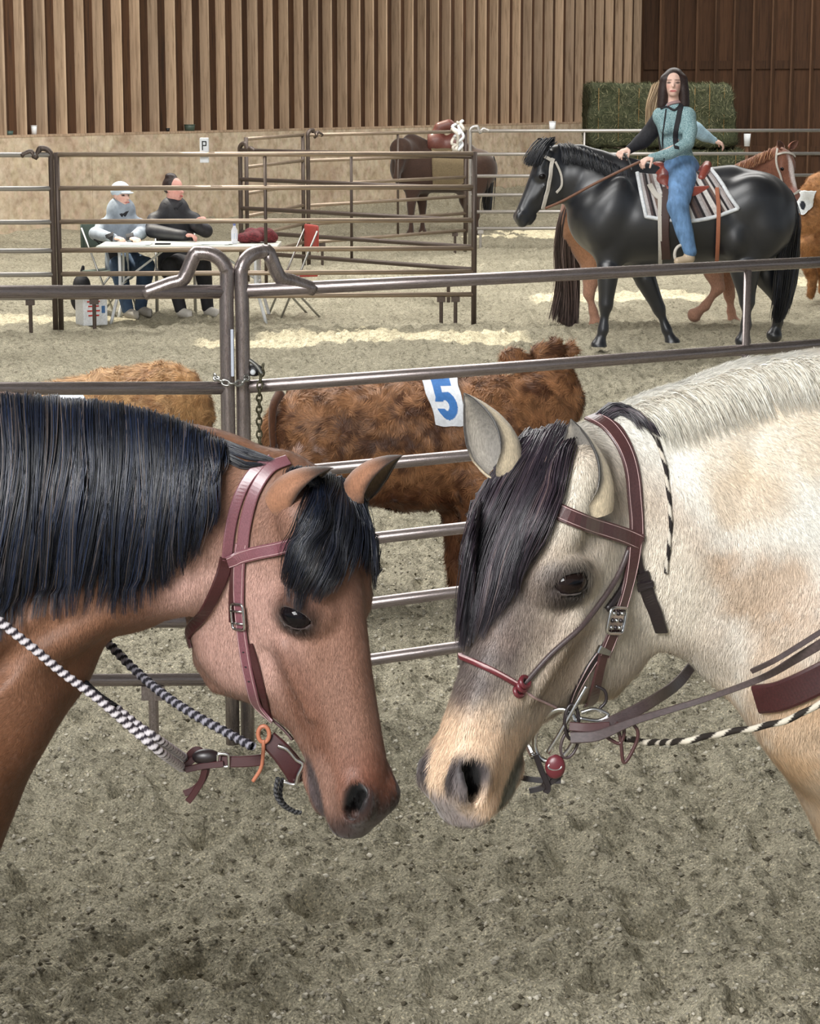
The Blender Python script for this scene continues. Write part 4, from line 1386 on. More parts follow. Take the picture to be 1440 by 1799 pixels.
M_STITCH_GLINT = plain('pale_stitching_and_glint', (190, 160, 158), 0.7)
def mat_rope(name, c1, c2):
    t = NT(name)
    at = t.n('ShaderNodeAttribute', attribute_name='Col')
    f = t.noise(500, 2)
    c = t.mix(at.outputs['Color'], t.ramp(f, [(0.3, (.7,) * 3), (0.7, (1.2,) * 3)]), 1.0, 'MULTIPLY')
    return t.set(c, 0.75, 0, t.bump(f, 0.3, 0.001), 0.3)
M_ROPE = mat_rope('woven_rope', None, None)

def on(bvh, pix, lift=.004, n=8):
    return surf_pts(bvh, pix, n, lift)
def strap(name, bvh, pix, w, parent, mat, lift=.004, t=.003, n=8, stitch=False, **kw):
    p, nr = on(bvh, pix, lift, n)
    V, F = strap_geo(p, nr, w, t)
    o = mobj(name, V, F, mat, parent, False, **kw)
    if stitch:
        T = np.gradient(p, axis=0); T /= np.linalg.norm(T, axis=1, keepdims=True)
        B = np.cross(T, nr)
        for s_ in (-1, 1):
            V, F = tube_geo(p + B * (w * .36 * s_) + nr * (t * 1.02), .0006, 5)
            mobj('stitching', V, F, M_STITCH_GLINT, o, True)
    return o, p, nr
def hang(pix):
    """free hanging path: (u, v, distance)"""
    return spline(np.array([P(*q) for q in pix]), 10)
def ring(name, c, n, up, w, h, r, mat, parent, square=False, **kw):
    c = np.asarray(c); n = unit(n); up = unit(np.asarray(up) - n * np.dot(up, n)); s = np.cross(up, n)
    a = np.linspace(0, 2 * np.pi, 28, endpoint=False)
    e = .35 if square else 1.0
    x = np.sign(np.cos(a)) * np.abs(np.cos(a)) ** e; y = np.sign(np.sin(a)) * np.abs(np.sin(a)) ** e
    pts = c + s * (x * w / 2)[:, None] + up * (y * h / 2)[:, None]
    V, F = tube_geo(pts, r, 8, False, True)
    return mobj(name, V, F, mat, parent, True, **kw)
def rope(name, pts, r, parent, twist=260, seg=14, c1=(206, 200, 204), c2=(62, 56, 66), lobes=2, duty=.5, **kw):
    pts = np.asarray(pts)
    d = np.concatenate([[0], np.cumsum(np.linalg.norm(np.diff(pts, axis=0), axis=1))])
    n = max(int(d[-1] / .0022), 8)
    s = np.linspace(0, d[-1], n)
    q = np.stack([np.interp(s, d, pts[:, k]) for k in range(3)], 1)
    for _ in range(4): q[1:-1] = (q[:-2] + 2 * q[1:-1] + q[2:]) / 4
    T, N, B = frames(q)
    a = np.linspace(0, 2 * np.pi, seg, endpoint=False)
    ph = a[None, :] * lobes + s[:, None] * twist
    rr = r * (1 + .16 * np.cos(ph))
    V = q[:, None] + rr[..., None] * (np.cos(a)[None, :, None] * N[:, None] + np.sin(a)[None, :, None] * B[:, None])
    m = (np.sin(ph) > (1 - 2 * duty)).astype(float)
    C = lerp3(srgb(*c1), srgb(*c2), m)
    F = []
    for i in range(n - 1):
        for k in range(seg):
            l = (k + 1) % seg
            F.append((i * seg + k, i * seg + l, (i + 1) * seg + l, (i + 1) * seg + k))
    return mobj(name, V.reshape(-1, 3), np.array(F), M_ROPE, parent, True, cols=C.reshape(-1, 3), **kw)

# ---- bay bridle
rb_ = empty('bridle', tuple(HB.w((.3, 0, 0))), 'red brown leather bridle with a silver cheek buckle on the bay horse', 'bridle')
strap('crown_strap', bv_bay, [(505, 812), (476, 824), (450, 862), (434, 915), (428, 965)], .022, rb_, M_LBAY, .006)
strap('throat_latch', bv_bay, [(478, 808), (446, 830), (420, 872), (404, 925), (397, 982)], .019, rb_, M_LBAY, .004)
strap('throat_latch', bv_bay, [(398, 978), (388, 1015), (362, 1068), (332, 1112), (314, 1146)], A(*np.linspace(.026, .019, 33)), rb_, M_LBAYD, .004, label='dark red strap running back under the jaw')
strap('brow_band', bv_bay, [(398, 984), (428, 976), (470, 968), (520, 958), (580, 944), (640, 918)], .024, rb_, M_LBAY, .009, stitch=True)
strap('keeper_end', bv_bay, [(414, 985), (409, 1030), (411, 1092)], .011, rb_, M_LBAYD, .006)
_, ck, cn = strap('cheek_piece', bv_bay, [(426, 955), (422, 1020), (427, 1090), (436, 1160), (450, 1225), (462, 1288)], .023, rb_, M_LBAY, .007, stitch=True)
strap('cheek_lining', bv_bay, [(440, 1130), (456, 1190), (474, 1255), (486, 1318)], .014, rb_, M_LBAYD, .004)
k = int(len(ck) * .37)
bk = ring('buckle', ck[k] + cn[k] * .006, cn[k], ck[k - 2] - ck[k + 2], .030, .046, .0026, M_STEEL, rb_, True, label='silver cheek buckle')
for dd in (-.012, .010):
    c = ck[k] + unit(ck[k - 2] - ck[k + 2]) * dd + cn[k] * .007
    s_ = np.cross(unit(ck[k - 2] - ck[k + 2]), cn[k])
    mobj('buckle_bar', *tube_geo([c - s_ * .014, c + s_ * .014], .002, 8), M_STEEL, bk)
for kk in (.56, .63, .70):
    i = int(len(ck) * kk)
    V, F = sphere_geo(ck[i] + cn[i] * .003, A(.0026, .0026, .0012), None, 10, 6)
    mobj('strap_hole', V, F, M_BLACK, rb_)
e0 = ck[-1]; ye = e0[1]
ring('lace_ring', P(463, 1290, ye - .012), A(0, -1, 0), A(0, 0, 1), .020, .030, .004, M_LTAN, rb_, label='tan lace ring')
tube('lace', hang([(463, 1300, ye - .014), (462, 1325, ye - .016), (458, 1350, ye - .015), (444, 1373, ye - .015)]), .0035, M_LTAN, rb_, label='tan hanging lace')
V, F = strap_geo(hang([(470, 1298, ye - .002), (494, 1322, ye - .006), (516, 1350, ye - .006), (528, 1368, ye)]), np.tile(A(.2, -1, .1), (31, 1)), A(*np.linspace(.034, .044, 31)), .005)
mobj('bit_guard', V, F, M_LBAYD, rb_, False, label='dark leather bit guard')
tube('bit_shank', hang([(488, 1310, ye - .012), (505, 1317, ye - .014), (520, 1334, ye - .015), (532, 1343, ye - .016), (524, 1362, ye - .016), (518, 1378, ye - .014), (498, 1374, ye - .012)]), .0042, M_STEEL, rb_, label='polished steel bit shank')
tube('bit_mouthpiece', hang([(518, 1376, ye - .012), (538, 1364, ye + .006), (552, 1350, ye + .05)]), .005, M_STEEL, rb_)
for q in ([(488, 1366, ye - .01), (484, 1392, ye - .008), (494, 1412, ye - .004), (512, 1424, ye + .01), (528, 1428, ye + .02)], [(496, 1368, ye + .01), (492, 1396, ye + .01), (500, 1414, ye + .012), (520, 1428, ye + .03)]):
    rope('curb_chain', hang(q), .0040, rb_, 700, c1=(90, 90, 92), c2=(20, 20, 22))
V, F = strap_geo(hang([(464, 1334, ye - .010), (440, 1337, ye - .012), (410, 1338, ye - .010), (378, 1336, ye - .008)]), np.tile(A(0, -1, .15), (31, 1)), .021, .005)
mobj('rein_strap', V, F, M_LBAYD, rb_, False)
ring('rein_buckle', P(392, 1336, ye - .016), A(0, -1, 0), A(1, 0, 0), .024, .020, .0032, M_STEEL, rb_, True, label='small steel rein buckle')
for q in ([(388, 1332, ye - .014), (350, 1330, ye - .010), (330, 1342, ye - .012), (322, 1352, ye - .012)], [(392, 1342, ye - .018), (356, 1346, ye - .02), (326, 1352, ye - .02)],
          [(364, 1338, ye - .012), (360, 1362, ye - .012), (344, 1384, ye - .012), (324, 1394, ye - .012)], [(360, 1350, ye - .016), (354, 1372, ye - .016), (338, 1398, ye - .016), (330, 1408, ye - .016)],
          [(372, 1338, ye), (350, 1318, ye), (336, 1322, ye), (326, 1340, ye)]):
    V, F = strap_geo(hang(q), np.tile(A(.1, -1, .2), (len(hang(q)), 1)), .012, .004)
    mobj('tie_end', V, F, M_LBAYD, rb_, False)
V, F = sphere_geo(P(362, 1330, ye - .01), A(.026, .014, .015), None, 20, 12); mobj('rein_knot', V, F, M_LDARK, rb_)
# braided rope reins
rein1 = empty('rope_reins', tuple(P(200, 1255, 3.85)), 'grey and black braided rope reins hanging below the bay horse', 'reins')
rope('near_rein', hang([(-60, 1040, 3.70), (0, 1092, 3.72), (60, 1140, 3.74), (110, 1182, 3.76), (170, 1226, 3.78), (230, 1278, 3.80), (280, 1320, 3.82), (322, 1350, ye)]), .0075, rein1, 420, lobes=1)
rope('near_rein', hang([(205, 1244, 3.80), (240, 1272, 3.81), (280, 1300, 3.82), (328, 1334, ye + .01)]), .0068, rein1, 420, lobes=1)
rope('far_rein', hang([(110, 1150, 4.06), (138, 1190, 4.0), (170, 1222, 3.92), (205, 1246, 3.84)]), .0075, rein1, 420, lobes=1, c1=(60, 58, 62), c2=(18, 16, 20), label='dark far rein')
rope('far_rein', hang([(158, 1096, 4.12), (190, 1130, 4.10), (240, 1180, 4.06), (290, 1222, 4.0), (345, 1258, 3.95), (400, 1288, 3.92), (444, 1312, 3.88)]), .0080, rein1, 420, lobes=1, c1=(150, 148, 158), c2=(34, 32, 40))

# ---- dun bridle
rd_ = empty('bridle', tuple(HD.w((.3, 0, 0))), 'dark maroon leather bridle with an engraved silver buckle on the dun horse', 'bridle')
strap('crown_strap', bv_dun, [(1040, 738), (1068, 752), (1094, 790), (1108, 840), (1114, 900), (1116, 952)], .024, rd_, M_LDUN, .006, stitch=True)
strap('crown_strap', bv_dun, [(1060, 740), (1086, 756), (1108, 800), (1120, 860), (1122, 945)], .012, rd_, M_LDUN, .004)
strap('brow_band', bv_dun, [(930, 872), (990, 906), (1050, 928), (1122, 950)], .026, rd_, M_LDUN, .009, stitch=True)
_, ck, cn = strap('cheek_piece', bv_dun, [(1112, 945), (1102, 1000), (1086, 1060), (1070, 1110), (1054, 1150)], .026, rd_, M_LDUN, .008, stitch=True)
_, c2, n2_ = strap('cheek_piece', bv_dun, [(1056, 1140), (1046, 1180), (1038, 1222), (1030, 1262)], .019, rd_, M_LDUN, .007)
p_, n_ = on(bv_dun, [(1074, 1070), (1068, 1102)], .011, 6)
V, F = strap_geo(p_, n_, .034, .004); sb = mobj('silver_buckle', V, F, M_STEEL, rd_, False, label='engraved silver buckle')
mid = len(p_) // 2; Tn = unit(p_[-1] - p_[0]); Bn = np.cross(Tn, n_[mid])
ring('buckle_rim', p_[mid] + n_[mid] * .004, n_[mid], Tn, .036, .040, .0028, M_STEEL, sb, True)
for i in range(3):
    for j in (-1, 0, 1):
        V, F = sphere_geo(p_[mid] + Tn * (i - 1) * .011 + Bn * j * .009 + n_[mid] * .004, .0036, None, 10, 8)
        mobj('stud', V, F, M_STEEL if (i + j) % 2 else M_LDARK, sb)
p_, n_ = on(bv_dun, [(1054, 1134), (1050, 1144)], .012, 4)
V, F = strap_geo(p_, n_, .026, .005); mobj('silver_keeper', V, F, M_STEEL, rd_, False)
for pix, w, m, lf in (([(1100, 962), (1080, 1010), (1050, 1056), (1010, 1106), (965, 1150), (914, 1204)], .0042, M_LREIN, .006), ([(1112, 975), (1090, 1030), (1062, 1070)], .006, M_LDARK, .004)):
    p_, n_ = on(bv_dun, pix, lf); tube('hanger', p_, w, m, rd_)
p_, n_ = on(bv_dun, [(780, 1142), (800, 1150), (830, 1162), (868, 1180), (908, 1203)], .006); tube('nose_band', p_, .0050, M_LRED, rd_, label='red rolled leather nose band')
tube('nose_band_highlight', p_ + n_ * .0035 + A(0, 0, .002), .0016, M_STITCH_GLINT, rd_)  # thin pale tube standing in for the glint along the rolled leather
h, n = cast(bv_dun, 912, 1206)
for dz in (-.006, .002, .008):
    ring('knot', h + n * .007 + A(dz * .6, 0, dz), A(.7, -.5, .4), A(0, 0, 1), .020, .015, .0038, M_LRED, rd_)
p_, n_ = on(bv_dun, [(918, 1212), (945, 1228), (985, 1246)], .004); tube('chin_string', p_, .0020, M_STITCH_GLINT, rd_)
strap('throat_latch', bv_dun, [(1117, 955), (1119, 985), (1124, 1005)], .010, rd_, M_LDARK, .006)
strap('throat_latch', bv_dun, [(1124, 1003), (1136, 1040), (1152, 1072), (1164, 1104)], .021, rd_, M_LDARK, .008)
strap('throat_keeper', bv_dun, [(1128, 1018), (1132, 1030)], .026, rd_, M_LDARK, .011)
strap('curb_strap', bv_dun, [(1066, 1122), (1040, 1160), (1012, 1205), (994, 1246)], .012, rd_, M_LDARK, .004, stitch=True)
yd_ = cast(bv_dun, 985, 1235)[0][1]
ring_c = P(975, 1292, yd_ - .012)
ring('bit_ring', ring_c, A(-.25, -1, 0), A(.45, 0, 1), .058, .088, .0042, M_STEEL, rd_, label='large loose steel bit ring')
tube('bit_shank', hang([(1030, 1205, yd_ - .02), (1010, 1240, yd_ - .022), (985, 1285, yd_ - .022), (962, 1322, yd_ - .02)]), .0036, M_STEEL, rd_)
tube('bit_mouthpiece', hang([(936, 1328, yd_ - .006), (930, 1316, yd_ + .02), (920, 1305, yd_ + .06)]), .0055, M_STEEL, rd_)
for q in ([(940, 1325, yd_ - .012), (950, 1352, yd_ - .012), (962, 1382, yd_ - .012), (958, 1392, yd_ - .012)], [(972, 1330, yd_ - .010), (964, 1360, yd_ - .010), (955, 1382, yd_ - .01)], [(915, 1366, yd_), (940, 1370, yd_ - .004), (985, 1372, yd_ - .006)], [(930, 1389, yd_ - .004), (955, 1382, yd_ - .006), (985, 1360, yd_ - .008)]):
    V, F = strap_geo(hang(q), np.tile(A(.1, -1, .2), (len(hang(q)), 1)), .009, .005)
    mobj('curb_link', V, F, M_LDARK, rd_, False)
cc = P(975, 1347, yd_ - .02)
V, F = sphere_geo(cc, A(.0155, .009, .019), None, 24, 16); cs = mobj('curb_roller', V, F, M_LRED, rd_, label='red and silver curb roller')
ring('roller_band', cc + A(-.001, -.006, .002), A(0, -1, .3), A(0, 0, 1), .020, .010, .0016, M_STEEL, cs)
ring('rein_ring', P(1004, 1268, yd_ - .02), A(.3, -1, 0), A(0, 0, 1), .022, .054, .003, M_LDARK, rd_)
ring('lower_ring', P(1000, 1306, yd_ - .015), A(.3, -1, 0), A(.3, 0, 1), .026, .046, .0026, M_LREIN, rd_)
for q, r_ in (([(1046, 1205, yd_ - .01), (1062, 1214, yd_ - .01), (1064, 1232, yd_ - .01), (1052, 1246, yd_ - .01)], .0025), ([(1020, 1252, yd_ - .02), (1045, 1246, yd_ - .02), (1068, 1256, yd_ - .02), (1050, 1266, yd_ - .02), (1018, 1262, yd_ - .02)], .0032)):
    tube('tie_loop', hang(q), r_, M_STEEL if r_ > .003 else M_LDARK, rd_)
for i, q in enumerate(([(1082, 1270, yd_ - .03), (1090, 1300, yd_ - .03), (1096, 1340, yd_ - .03), (1116, 1308, yd_ - .03), (1120, 1285, yd_ - .03), (1108, 1268, yd_ - .03)], [(1060, 1292, yd_ - .03), (1088, 1306, yd_ - .03), (1096, 1282, yd_ - .03), (1082, 1270, yd_ - .03)])):
    tube('tie_loop', hang(q), .0028, M_LDUN, rd_)
reins = empty('leather_reins', tuple(P(1120, 1260, yd_)), 'grey brown leather reins running back from the dun horse bit', 'reins')
def freestrap(name, q, w, m, par, t_=.004, nn=(0.1, -1, .25)):
    p_ = hang(q); V, F = strap_geo(p_, np.tile(A(*nn), (len(p_), 1)), w if np.isscalar(w) else np.interp(np.linspace(0, 1, len(p_)), np.linspace(0, 1, len(w)), w), t_)
    return mobj(name, V, F, m, par, False)
freestrap('rein', [(1006, 1290, yd_ - .03), (1040, 1284, yd_ - .03), (1090, 1262, yd_ - .02), (1145, 1232, yd_ + .02), (1190, 1200, 3.50), (1222, 1160, 3.60), (1250, 1122, 3.72)], [.014, .018, .020, .018, .018, .016, .016], M_LREIN, reins)
freestrap('rein', [(1002, 1296, yd_ - .035), (1050, 1292, yd_ - .04), (1110, 1268, yd_ - .04), (1180, 1246, yd_ - .04), (1250, 1224, yd_ - .05), (1340, 1190, 3.26), (1400, 1156, 3.22), (1500, 1095, 3.18)], [.018, .017, .012, .010, .009, .010, .013, .016], M_LREIN, reins)
freestrap('rein_end', [(1000, 1276, yd_ - .03), (1030, 1278, yd_ - .032), (1070, 1276, yd_ - .03)], .014, M_LDUN, reins)
mec = empty('lead_rope', tuple(P(1260, 1290, 3.2)), 'black and white twisted lead rope hanging under the dun horse neck', 'rope')
rope('rope', hang([(1098, 1298, yd_ - .02), (1140, 1304, yd_ - .02), (1200, 1302, 3.2), (1270, 1288, 3.2), (1340, 1276, 3.2), (1390, 1262, 3.2), (1440, 1236, 3.2), (1520, 1190, 3.2)]), .0048, mec, 130, c1=(206, 198, 182), c2=(40, 34, 30), lobes=1, duty=.62)
p_, n_ = on(bv_dun, [(1112, 738), (1142, 756), (1162, 800), (1172, 850), (1178, 905), (1176, 950), (1170, 1005)], .005)
rope('neck_cord', p_, .0032, mec, 150, c1=(200, 192, 178), c2=(34, 28, 28), lobes=1, duty=.6)
bc = empty('breast_collar', tuple(P(1400, 1210, 3.2)), 'dark maroon breast collar strap across the dun horse chest', 'breast collar')
strap('collar_band', bv_dun, [(1334, 1226), (1370, 1222), (1410, 1206), (1450, 1186), (1500, 1160), (1600, 1110), (1750, 1050)], .046, bc, M_LBAYD, .006, .006)
freestrap('rein_over_neck', [(1322, 1178, 3.24), (1360, 1160, 3.2), (1400, 1136, 3.2), (1460, 1098, 3.2)], .008, M_LREIN, reins)
# ================================================================== MIDDLE DISTANCE: HORSES, RIDERS, CALVES
def hair_free(guides, n, K, rad, colfn, rng, spread=.02, tuft=.3, wave=.01):
    """strands between neighbouring 3-D guide paths"""
    Gd = np.array(guides, float)
    g = rng.rand(n) * (len(Gd) - 1); gi = np.minimum(g.astype(int), len(Gd) - 2); gf = (g - gi)[:, None, None]
    b = Gd[gi] * (1 - gf) + Gd[gi + 1] * gf
    t = np.linspace(0, 1, K)[None].repeat(n, 0) * np.clip(1 + rng.normal(0, .08, (n, 1)), .5, 1.15)
    p = bez(b, t)
    p = p + rng.normal(0, spread, (n, 1, 3)) * (1 - tuft * t[..., None])
    p[..., 0] += np.sin(rng.rand(n, 1) * 6.28 + t * 6) * wave * t
    R = rad * (.7 + .6 * rng.rand(n, 1)) * np.interp(t, [0, .1, .7, 1], [.8, 1, .8, .2])
    V, F = strands_geo(p, R)
    C = np.repeat(colfn(rng.rand(n), None, n), K * 3, 0)
    return V, F, C

def horse_far(name, label, y0, heading, poll, muzzle, yaw, trunk, neck, crest, legs, colfn, mat=None, h=.016, group=None, jaw=1.0, root_uv=None, lat=.82, muscle=()):
    """a whole horse traced at distance y0; legs: list of (side, [(u, v, r), ...], hoof)"""
    hd = A(math.cos(yaw) * heading, -math.sin(yaw), 0); zn = unit(A(-math.sin(yaw) * heading, -math.cos(yaw), 0))
    H = head_frame(P(*poll), muzzle, hd, zn)
    pts = [P(u, v, y) for u, v, y, r in trunk] + [P(u, v, y) for u, v, y, r in neck] + [H.w((1.05, 0, 0)), H.w((0, .1, 0))]
    for sd, j, hoof in legs: pts += [P(u, v, y0 - sd * .17) for u, v, r in j]
    def legy(i, sd): return y0 - sd * (.10, .15, .17, .17, .17, .17)[i]
    lo = np.min(pts, 0) - A(.5, .42, .12); hi = np.max(pts, 0) + A(.5, .42, .45)
    v = Vol(lo, hi, h)
    add_head(v, H, detail=False, jaw=jaw)
    n = A(0, -1, 0)
    v.chain([P(u, w, y) for u, w, y, r in trunk], [r for *_, r in trunk], .06, (n, lat))
    v.chain([P(u, w, y) for u, w, y, r in neck], [r for *_, r in neck], .05, (n, .55))
    v.chain([P(u, w, y) for u, w, y, r in crest], [r for *_, r in crest], .05, (n, .8))
    for sd, j, hoof in legs:
        w = [P(u, vv, legy(i, sd)) for i, (u, vv, r) in enumerate(j)]
        v.chain(w[:2], [r for *_, r in j][:2], .10, (n, .72))
        lw_ = [w[1], w[2], w[2] * .5 + w[3] * .5, w[3]]; rr__ = [j[1][2], j[2][2], min(j[2][2], j[3][2]) * .86, j[3][2] * 1.12]
        v.chain(lw_, rr__, .02)
        hv = P(hoof[0], hoof[1], y0 - sd * .17)
        v.cone(w[-1], w[-1] * .45 + hv * .55, j[3][2] * .95, .042, .02)
        v.cone(w[-1] * .35 + hv * .65, hv, .052, .074, .008)
    for (u, w, dy, r, k_, cut_, tilt_) in muscle:
        cc, ss = math.cos(tilt_), math.sin(tilt_)
        v.ell(P(u, w, y0 + dy), r, np.array([[cc, 0, ss], [0, 1, 0], [-ss, 0, cc]]), k_, cut_)
    V, F = v.mesh(1)
    N = vert_normals(V, F)
    root = empty(name, tuple(G(*(root_uv or (trunk[1][0], 600)))), label, 'horse', group)
    q = H.loc(V); q[:, 2] = np.abs(q[:, 2])
    inh = sstep(-.62, -.54, q[:, 1]) * sstep(-.06, .06, q[:, 1] + .16 + q[:, 0]) * (q[:, 0] > -.1) * (q[:, 2] < .4)
    C = colfn(V, q, inh)
    mobj('body', V, F, mat or M_COAT_SLEEK, root, cols=C)
    for sd in (1, -1):
        E, G_, c = eye_geo(H, sd, grow_=1.0)
        mobj('eye', E, G_, M_EYE, root, cols=c)
    return root, H, V, F, N

def far_ears(root, H, specs, col, inner=(60, 52, 50)):
    for b, tip, op, w in specs:
        fn = lambda t, e, i: np.tile(srgb(*(inner if i else col)), (len(t), 1))
        V, F, C = ear_geo(H.w(b), P(*tip), A(*op), w, cols=fn, n=12, m=9)
        mobj('ear', V, F, M_EAR, root, cols=C)

rng = np.random.RandomState(33)
# ---------------------------------------------------------------- black horse
YB = 20.1
def c_black(V, q, inh):
    n1 = fbm(V[:, 0] * 4, V[:, 1] * 4, V[:, 2] * 4, 3)
    c = np.tile(srgb(22, 25, 33), (len(V), 1)) * (1 + n1 * .8)[:, None]
    return np.clip(c, .002, 1)
T = [(1068, 378, YB, .36), (1125, 385, YB, .385), (1200, 388, YB, .40), (1275, 380, YB, .385), (1325, 376, YB, .37)]
NK = [(1085, 345, YB, .33), (1048, 325, YB, .27), (1016, 308, YB, .215), (990, 296, YB, .165)]
CR = [(985, 268, YB, .06), (1020, 268, YB, .07), (1062, 284, YB, .08), (1105, 300, YB, .10), (1180, 312, YB, .10), (1240, 318, YB, .12), (1285, 318, YB, .14), (1340, 340, YB, .14)]
LG = [(1, [(1075, 420, .17), (1068, 475, .095), (1064, 535, .066), (1059, 580, .045)], (1052, 606)),
      (-1, [(1110, 430, .17), (1133, 490, .09), (1157, 542, .062), (1171, 580, .043)], (1180, 602)),
      (1, [(1330, 410, .26), (1308, 470, .13), (1312, 530, .072), (1310, 572, .046)], (1305, 598)),
      (-1, [(1335, 420, .24), (1345, 480, .12), (1368, 525, .068), (1366, 566, .045)], (1360, 588))]
black, HK, VK, FK, NKn = horse_far('black_horse', 'black horse walking left with a saddle and striped blanket', YB, -1, (970, 256, YB - .02), (912, 394), math.radians(14), T, NK, CR, LG, c_black, muscle=[(1075, 368, -.20, (.17, .12, .30), .05, False, -.35), (1052, 398, -.17, (.13, .12, .18), .05, False, 0), (1322, 352, -.19, (.24, .14, .22), .06, False, .3), (1345, 395, -.19, (.15, .13, .26), .05, False, .2), (1292, 420, -.20, (.13, .12, .17), .05, False, -.3),
              (1104, 392, -.41, (.03, .05, .24), .09, True, -.2), (1278, 366, -.40, (.05, .07, .20), .07, True, .5), (1316, 435, -.36, (.03, .05, .14), .05, True, .3)], h=.0155, root_uv=(1180, 606))
far_ears(black, HK, [((.02, .07, .08), (975, 240, YB - .1), (-.8, -.6, 0), .035), ((.02, .07, -.08), (944, 243, YB + .05), (-.8, -.5, 0), .035)], (24, 24, 28))
bv_k = bvh_of(VK, FK)
BLK = tone([(0, (10, 10, 14)), (.6, (22, 24, 32)), (.9, (48, 52, 62)), (1, (70, 72, 80))])
V, F, C = hair_free([[P(1374, 346, YB - .1), P(1384, 390, YB - .12), P(1368, 450, YB - .1), P(1362, 520, YB - .05), P(1358, 560, YB)],
                     [P(1380, 340, YB), P(1394, 380, YB - .05), P(1392, 440, YB), P(1380, 520, YB), P(1366, 568, YB)],
                     [P(1376, 344, YB + .1), P(1390, 390, YB + .1), P(1398, 440, YB + .1), P(1392, 500, YB + .1), P(1378, 548, YB + .05)]], 700, 10, .005, BLK, rng, .02)
mobj('tail', V, F, M_HAIR, black, cols=C)
gm = [[P(u, v + 4, YB), P(u + 5, v + 12, YB - .11), P(u + 10, v + 38, YB - .17)] for u, v in ((980, 250), (1000, 250), (1025, 258), (1055, 270), (1085, 284), (1108, 294))]
V, F, C = hair_free(gm, 420, 7, .0045, BLK, rng, .008)
mobj('mane', V, F, M_HAIR, black, cols=C)
V, F, C = hair_free([[P(972, 246, YB - .1), P(958, 262, YB - .16), P(948, 290, YB - .16)], [P(960, 246, YB), P(944, 262, YB - .06), P(930, 292, YB - .08)], [P(950, 248, YB + .06), P(936, 262, YB), P(920, 286, YB)]], 260, 7, .0045, BLK, rng, .012)
mobj('forelock', V, F, M_HAIR, black, cols=C)
# headstall in pale rawhide
M_RAW = plain('pale_rawhide', (206, 200, 190), 0.5)
kb = empty('bridle', tuple(P(955, 320, YB)), 'pale rawhide bridle on the black horse', 'bridle')
for nm, pix, w in (('brow_band', [(945, 270), (958, 276), (972, 284)], .03), ('cheek_piece', [(970, 278), (966, 300), (962, 325), (957, 348), (952, 364)], .035), ('throat_latch', [(974, 284), (984, 305), (986, 325), (976, 338)], .02), ('nose_band', [(952, 362), (962, 368), (975, 362)], .022)):
    p_, n_ = on(bv_k, pix, .015); V, F = strap_geo(p_, n_, w, .01); mobj(nm, V, F, M_RAW, kb, False)
rk = empty('reins', tuple(P(1040, 330, YB)), 'brown rein from the black horse bit to the rider hands', 'reins')
tube('rein', hang([(958, 366, YB - .25), (990, 352, YB - .32), (1040, 325, YB - .36), (1090, 300, YB - .38), (1124, 284, YB - .42)]), .012, plain('brown_rein', (120, 84, 66), .6), rk)
tube('rein', hang([(1110, 300, YB - .3), (1106, 285, YB - .2), (1096, 270, YB - .1)]), .010, M_BLACK, rk)

